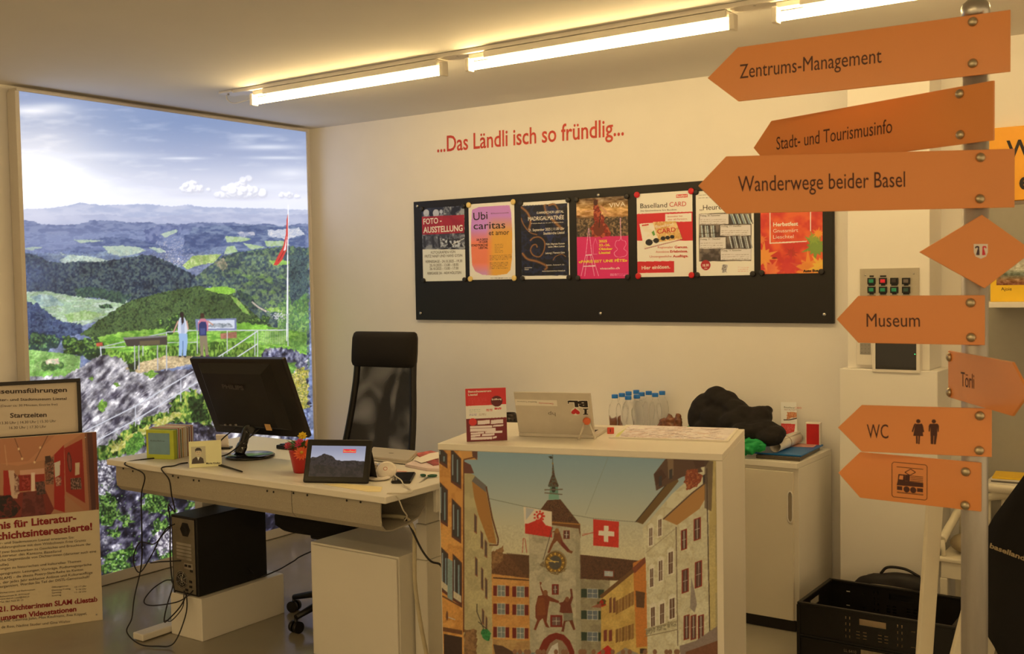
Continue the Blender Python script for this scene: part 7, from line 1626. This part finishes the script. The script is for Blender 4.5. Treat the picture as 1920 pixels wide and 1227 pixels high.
# print: lines run on to the left beyond the photograph's edge
for s, x0, y0, x1, y1, cp, b in (('Erlebnis für Literatur-', -118, 704, 327, 656, 30, .03), ('und Geschichtsinteressierte!', -192, 758, 395, 694, 30, .03)): lt(mr, s, x0, y0, x1, y1, cp, b)
lt(mr, 'Ab 21. Dichter:innen SLAM ‹Liestal›', -55, 1052, 418, 1001, 21, .03); lt(mr, 'an unseren Videostationen', -40, 1088, 327, 1043, 21, .03)
for s, x0, y0, x1, y1 in (('Im Dichter- und Stadtmuseum Liestal erwarten Sie:', -80, 764, 318, 731), ('Eine Einführungsshow mit dem Wildschwein Fritz Gruntz', -50, 780, 368, 744), ('Ausstellung auf zwei Stockwerken zu Geschichte und Brauchtum der', -110, 806, 390, 760), ('Literatur des Kantons Baselland', 0, 812, 262, 790), ('Persönliche Gegenstände von Dichter:innen (darunter auch eine', -60, 836, 412, 791), ('Medaille)', -40, 854, 36, 847), ('Ausstellungen zu historischen und kulturellen Themen', -60, 872, 347, 833), ('Bildungsprogramm: Lesungen, Vorträge, Podiumsgespräche', -60, 895, 392, 847), ('SLAMS – die älteste Poetry-Slam-Reihe im Kanton', 0, 908, 356, 869), ('Verein, der jedes Jahr exklusive Anlässe und Kulturausflüge', -50, 932, 396, 882), ('organisiert. Werden Sie Teil der DISTL-Gemeinschaft!', 0, 944, 383, 900), ('Öffnungszeiten', 222, 944, 292, 937), ('Dienstag-Freitag', 222, 957, 302, 949), ('Samstag', 222, 968, 262, 964), ('Sonntag', 222, 980, 262, 976), ('10–17 Uhr', 320, 943, 370, 938), ('9–16 Uhr', 325, 954, 370, 950), ('11–16 Uhr', 320, 966, 370, 961), ('Dichter:innen- und Stadtmuseum', 0, 968, 150, 953), ('Rathausstrasse 30, 4410 Liestal', 0, 984, 125, 971), ('www.distl.ch / mail@distl.ch', 0, 995, 125, 983), ('Tel. 061 923 70 15', 0, 1008, 100, 998), ('Daniela Dill, Caterina John, Max Kaufmann, Rea Köppel,', -45, 1095, 372, 1058), ('Simone de Roo, Nadine Studer und Gina Walter', -55, 1122, 303, 1091)):
    lt(mk, s, x0, y0, x1, y1, 10.5 if x0 < 200 and y0 not in (968, 984, 995, 1008) else 6.5)
mr.build('red_lettering', smat('dark_red_ink', (140, 26, 32), rough=.6), pl_); mk.build('lettering', smat('brown_black_ink', (70, 52, 44), rough=.6), pl_)
for x, y in ((366, 299), (413, 1057)):
    u, v = prx(*S3(x, y)); mb = MB(); mb.lathe([(.0035, 0), (.003, .0012)], pf_.at(u, v, .0008), 10, pf_); mb.build('rivet', M_metal, pl_)
# plinth and framed notice behind it
pn = thing('plinth', 'slim white plinth standing behind the placard', 'plinth', PLF.at(-.3, 0, -.1))
mb = MB(); mb.box(pf_, (-.32, .424, -.095), (.44, .848, .16), .003); mb.build('body', M_desk, pn)
fr_ = Frame(PLF.at(0, 0, -.10), PLF.U, (0, 0, 1)); fr_ = Frame(fr_.O, fr_.U, fr_.V-fr_.N*.06)
fn = thing('framed_notice', 'black framed notice of museum tours standing above the placard', 'frame', fr_.at(-.25, .85, 0))
a = fr_.px(154.5, 811); b_ = fr_.px(150.5, 709.5); ur = (a[0]+b_[0])/2; z0_ = .8485; z1_ = b_[1]; ul = ur-.43
for (cx, cz, sx, sz) in (((ul+ur)/2, z1_-.0085, ur-ul, .017), ((ul+ur)/2, z0_+.0085, ur-ul, .017)): pass
mb = MB()
mb.box(fr_, ((ul+ur)/2, z1_-.0085, 0), (ur-ul, .017, .02), .002); mb.box(fr_, ((ul+ur)/2, z0_+.0085, 0), (ur-ul, .017, .02), .002); mb.box(fr_, (ur-.0085, (z0_+z1_)/2, 0), (.017, z1_-z0_-.035, .02), .001); mb.box(fr_, (ul+.0085, (z0_+z1_)/2, 0), (.017, z1_-z0_-.035, .02), .001); mb.build('frame', smat('black_wood_frame', (30, 24, 24), rough=.4), fn)
mb = MB(); mb.box(fr_, ((ul+ur)/2, (z0_+z1_)/2, -.003), (ur-ul-.02, z1_-z0_-.02, .004)); mb.build('notice_sheet', smat('notice_paper', (206, 192, 172), rough=.5, var=.01), fn)
nf = fr_.off(-.0008); mb = MB()
for s, x0, y0, x1, y1, cp, bd in (('Museumsführungen', -52, 112, 287, 103, 19, .025), ('Dichter- und Stadtmuseum Liestal', -48, 144, 285, 137, 11, .015), ('(Dauer ca. 30 Minuten, Eintritt frei)', 2, 168, 247, 161, 9, 0), ('Startzeiten', 43, 214, 200, 210, 19, .025), ('13.30 Uhr | 14.30 Uhr | 15.30 Uhr', 0, 243, 240, 233, 11, 0), ('16.30 Uhr | 17.30 Uhr', 40, 263, 198, 257, 11, 0)):
    pxtext(mb, nf, s, *S3(x0, y0), *S3(x1, y1), cp/2.2845, bd)
mb.build('lettering', smat('notice_ink', (64, 50, 48), rough=.6), fn)
mb = MB(); mb.box(Frame(fr_.at((ul+ur)/2, z0_, -.012), PLF.U, (0, 0, 1)), (0, .03, -.022), (.06, .06, .004)); mb.build('easel_back', M_black, fn)

# ------------------------------------------------------------------ right foreground: crate, rucksack, chair, deck chair
M_crate = smat('black_crate_plastic', (18, 14, 12), rough=.45, var=.1)
cx0, cx1, cy0, cy1, cz1 = 3.434, 4.030, -.770, -.372, .238
cr_ = thing('crate', 'black slotted plastic crate on the floor below the switch column', 'crate', ((cx0+cx1)/2, (cy0+cy1)/2, 0))
def pierced(fr, W, Hh, holes, t=.004):
    """a thin wall with rectangular holes cut through it"""
    us = sorted({0.0, W, *[h[0] for h in holes], *[h[2] for h in holes]}); vs_ = sorted({0.0, Hh, *[h[1] for h in holes], *[h[3] for h in holes]})
    mb = MB(); nU, nV = len(us), len(vs_)
    vs = [fr.at(u, v, n) for n in (0, t) for v in vs_ for u in us]; fs = []
    solid = {}
    for j in range(nV-1):
        for i in range(nU-1):
            cu, cv = (us[i]+us[i+1])/2, (vs_[j]+vs_[j+1])/2
            solid[i, j] = not any(h[0] < cu < h[2] and h[1] < cv < h[3] for h in holes)
    ix = lambda i, j, k: k*nU*nV+j*nU+i
    for (i, j), s_ in solid.items():
        if not s_: continue
        fs.append((ix(i, j, 1), ix(i+1, j, 1), ix(i+1, j+1, 1), ix(i, j+1, 1))); fs.append((ix(i, j, 0), ix(i, j+1, 0), ix(i+1, j+1, 0), ix(i+1, j, 0)))
        for (di, dj, a, b) in ((-1, 0, (i, j), (i, j+1)), (1, 0, (i+1, j+1), (i+1, j)), (0, -1, (i+1, j), (i, j)), (0, 1, (i, j+1), (i+1, j+1))):
            if not solid.get((i+di, j+dj), False): fs.append((ix(*a, 0), ix(*a, 1), ix(*b, 1), ix(*b, 0)))
    mb.verts_faces(vs, fs); return mb
def slots(W, long_=True):
    h = []
    if long_:
        for u in (.184, .199, .380, .396):
            for k in range(4): h.append((u, .113+k*.0245, u+.005, .125+k*.0245))
        for u in (.226, .252, .309, .333):
            for k in range(3): h.append((u, .117+k*.0125, u+.015, .122+k*.0125))
        for u in (.432, .50):
            for k in range(2): h.append((u, .118+k*.06, u+.016, .123+k*.06))
        h.append((.238, .172, .340, .197))
    else:
        for k in range(4): h.append((.05, .085+k*.03, .0545, .097+k*.03)); h.append((W-.0545, .085+k*.03, W-.05, .097+k*.03))
        h.append((W/2-.055, .165, W/2+.055, .195))
    return h
Wx, Wy = cx1-cx0, cy1-cy0
fF = Frame((cx0+.006, cy0+.004+.004, .012), (1, 0, 0), (0, 0, 1)); pierced(fF, Wx-.012, cz1-.020, slots(Wx)).build('long_side', M_crate, cr_)
fB = Frame((cx1-.006, cy1-.004-.004, .012), (-1, 0, 0), (0, 0, 1)); pierced(fB, Wx-.012, cz1-.020, slots(Wx)).build('long_side', M_crate, cr_)
fL = Frame((cx0+.004+.004, cy1-.0085, .012), (0, -1, 0), (0, 0, 1)); pierced(fL, Wy-.017, cz1-.020, slots(Wy, False)).build('short_side', M_crate, cr_)
fR = Frame((cx1-.004-.004, cy0+.0085, .012), (0, 1, 0), (0, 0, 1)); pierced(fR, Wy-.017, cz1-.020, slots(Wy, False)).build('short_side', M_crate, cr_)
mb = MB()
for (a0, a1, b0, b1) in ((cx0, cx1, cy0, cy0+.016), (cx0, cx1, cy1-.016, cy1), (cx0, cx0+.016, cy0+.0162, cy1-.0162), (cx1-.016, cx1, cy0+.0162, cy1-.0162)): mb.abox(a0, a1, b0, b1, cz1-.010, cz1, .002)
mb.build('rim', M_crate, cr_)
mb = MB(); mb.abox(cx0+.006, cx1-.006, cy0+.006, cy1-.006, .0, .011, .002); mb.build('bottom', M_crate, cr_)
for x in (cx0+.004, cx1-.004):
    for y in (cy0+.004, cy1-.004): mb = MB(); mb.abox(x-.006, x+.006, y-.006, y+.006, .011, cz1-.0105, .002); mb.build('corner_post', M_crate, cr_)
for z in (.097, .106): mb = MB(); mb.abox(cx0+.012, cx1-.012, cy0-.002, cy0+.004, z-.003, z+.003, .001); mb.build('rib', M_crate, cr_)
cfF = Frame((cx0, cy0+.0032, 0), (1, 0, 0), (0, 0, 1))
mb = MB(); mb.box(cfF, (.297, .070, .0008), (.092, .040, .0012)); lb_ = mb.build('paper_label', smat('worn_label', (150, 136, 104), rough=.7, var=.25, scale=90), cr_)
mb = MB(); mb.text(cfF, 'LL 6410', (.186, .070), (.234, .070), cap=.011, n=.0012); mb.build('lettering', smat('pale_print', (140, 126, 104), rough=.6), cr_)
# pale paper bag added inside the crate so its slots look bright
PB = Frame((cx0+.16, cy0+.055, .0115), (1, .03, 0), (0, 0, 1))
mb = MB(); pp = [(0, 0), (.30, 0), (.30, .175), (.19, .180), (.10, .186), (.055, .196), (.0, .19)]; mb.prism(PB, pp, -.05, 0)
bmesh.ops.bevel(mb.bm, geom=list(mb.bm.edges), offset=.004, segments=2, affect='EDGES')
tag(mb.build('added_paper_bag', smat('pale_tan_paper', (216, 186, 140), rough=.7, var=.05)), 'pale tan paper bag added inside the black crate to make its slots look bright', 'bag')
# rucksack behind the crate
M_ruck = smat('black_nylon', (26, 22, 24), rough=.6, var=.15, scale=40)
rk = thing('rucksack', 'black rucksack with a grey band standing behind the crate', 'rucksack', (3.68, -.31, 0))
heap('bag_body', [(V(3.60, -.303, .13), (.10, .048, .13)), (V(3.76, -.303, .13), (.10, .048, .13)), (V(3.68, -.303, .20), (.17, .046, .075)), (V(3.73, -.303, .235), (.12, .042, .05))], M_ruck, None, None, .008, .010, .06, .001, parent=rk)
mb = MB(); mb.tube(catmull([V(3.545, -.338, .205), V(3.60, -.352, .228), V(3.70, -.356, .232), V(3.80, -.350, .226)], 5), .011, 8, flat=.3); mb.build('grey_band', smat('grey_reflective_band', (120, 112, 96), rough=.5), rk)
mb = MB(); mb.tube(catmull([V(3.63, -.30, .268), V(3.66, -.30, .298), V(3.73, -.30, .300), V(3.79, -.30, .275)], 6), .006, 8); mb.build('handle', M_ruck, rk)
# small white chair under the shelf
M_wwood = smat('white_painted_wood', (226, 216, 190), rough=.45, var=.015)
wc = thing('white_chair', 'small white wooden chair with a curved spindle back under the display shelf', 'chair', (4.08, -.2, 0))
mb = MB(); mb.abox(3.875, 4.27, -.36, -.05, .365, .385, .006); mb.build('seat', M_wwood, wc)
mb = MB(); mb.abox(3.885, 4.26, -.352, -.338, .30, .3645, .002); mb.build('apron', M_wwood, wc); mb = MB(); mb.abox(3.885, 3.897, -.335, -.06, .30, .3645, .002); mb.build('apron', M_wwood, wc)
for x in (3.895, 4.25):
    for y in (-.34, -.07): mb = MB(); mb.abox(x-.014, x+.014, y-.014, y+.014, 0, .2995, .003); mb.build('leg', M_wwood, wc)
for k in range(7):
    x = 3.905+.055*k; mb = MB(); mb.cyl((x, -.08, .3855), (x, -.08, .60), .008, seg=10); mb.build('spindle', M_wwood, wc)
mb = MB(); mb.tube(catmull([V(3.885, -.33, .45), V(3.90, -.24, .50), V(3.93, -.12, .56), V(4.06, -.08, .605), V(4.25, -.08, .605)], 6), .017, 10); mb.build('curved_rail', M_wwood, wc)
mb = MB(); mb.tube([V(3.89, -.33, .3855), V(3.885, -.33, .45)], .010, 8); mb.build('arm_post', M_wwood, wc)
heap('grey_cushion', [(V(4.0, -.23, .425), (.11, .09, .045)), (V(4.10, -.22, .425), (.10, .09, .045))], smat('greige_cushion', (150, 134, 104), rough=.8), 'soft beige cushion lying on the small white chair', 'cushion', .007, .010, .06, .387)
# deck chair with black cloth
dc = thing('deck_chair', 'white wooden deck chair with black lettered cloth behind the signpost', 'deck chair', (4.5, -1.6, 0))
pa = CAM+ray(1733, 1227)*3.2; p1 = CAM+ray(1757, 880)*3.2; p0 = pa-(p1-pa)/(p1[2]-pa[2])*(pa[2]-.012)
def railq(p0, p1, w, t, name='leg'):
    d = (p1-p0); L = np.linalg.norm(d); dd = d/L; f = Frame(p0, V(CR[0], CR[1], 0)-dd*np.dot(V(CR[0], CR[1], 0), dd), dd); mb = MB(); mb.box(f, (0, L/2, 0), (w, L, t), .004); return mb.build(name, M_wwood, dc)
railq(p0, p1, .046, .024); railq(p0+V(.66, -.10, 0), p1+V(.66, -.10, 0), .046, .024)
ra = CAM+ray(1822, 1227)*3.10; rb_ = CAM+ray(1876, 1015)*3.10; rd = (rb_-ra)/(rb_[2]-ra[2]); r0 = ra-rd*(ra[2]-.012)
railq(r0, rb_, .118, .022); railq(r0+V(.60, -.12, 0), rb_+V(.58, -.12, 0), .05, .022)
mb = MB(); pc_ = p0+(p1-p0)*.96; mb.tube([pc_, pc_+V(.66, -.10, 0)], .013, 10); mb.build('crossbar', M_wwood, dc); mb = MB(); q1 = r0+rd*.1; mb.tube([q1, q1+V(.60, -.12, 0)], .013, 10); mb.build('crossbar', M_wwood, dc)
M_sling = smat('black_canvas', (15, 12, 12), rough=.85, var=.1, scale=100, bump=.1)
az = math.radians(-12); DF = Frame((4.309, -1.655, 0), (math.cos(az), math.sin(az), 0), (0, 0, 1))
o1 = [(1852, 1196), (1851, 985), (1921, 884), (1990, 790)]; o2 = [(1859, 1196), (1876, 1230)]
L = [DF.px(*q) for q in o1]; B2 = [DF.px(*q) for q in o2]
rows = []; nz_ = 26
vs, fs = [], []; zz = np.linspace(B2[1][1]-.28, 1.19, 34); nu = 14
def left_u(z):
    if z <= B2[0][1]: return B2[0][0]+(B2[0][1]-z)*(B2[1][0]-B2[0][0])/(B2[0][1]-B2[1][1])
    if z <= L[1][1]: return L[0][0]
    return L[1][0]+(z-L[1][1])*(L[3][0]-L[1][0])/(L[3][1]-L[1][1])
for z in zz:
    for k in range(nu):
        u = left_u(z)+(.55-left_u(z))*k/(nu-1); vs.append(DF.at(u, z, .012*math.sin(3.1*u+4*z)))
for i in range(len(zz)-1):
    for k in range(nu-1): fs.append((i*nu+k, i*nu+k+1, (i+1)*nu+k+1, (i+1)*nu+k))
mb = MB(); mb.verts_faces(vs, fs, True); sl = mb.build('cloth', M_sling, dc); md = sl.modifiers.new('canvas', 'SOLIDIFY'); md.thickness = .003
mb = MB(); DF2 = DF.off(.0165); pxtext(mb, DF2, 'baselland', 1855.5, 1027, 1921, 1052, 9, .03, .001); mb.build('lettering', smat('sand_lettering', (170, 150, 110), rough=.6), sl)
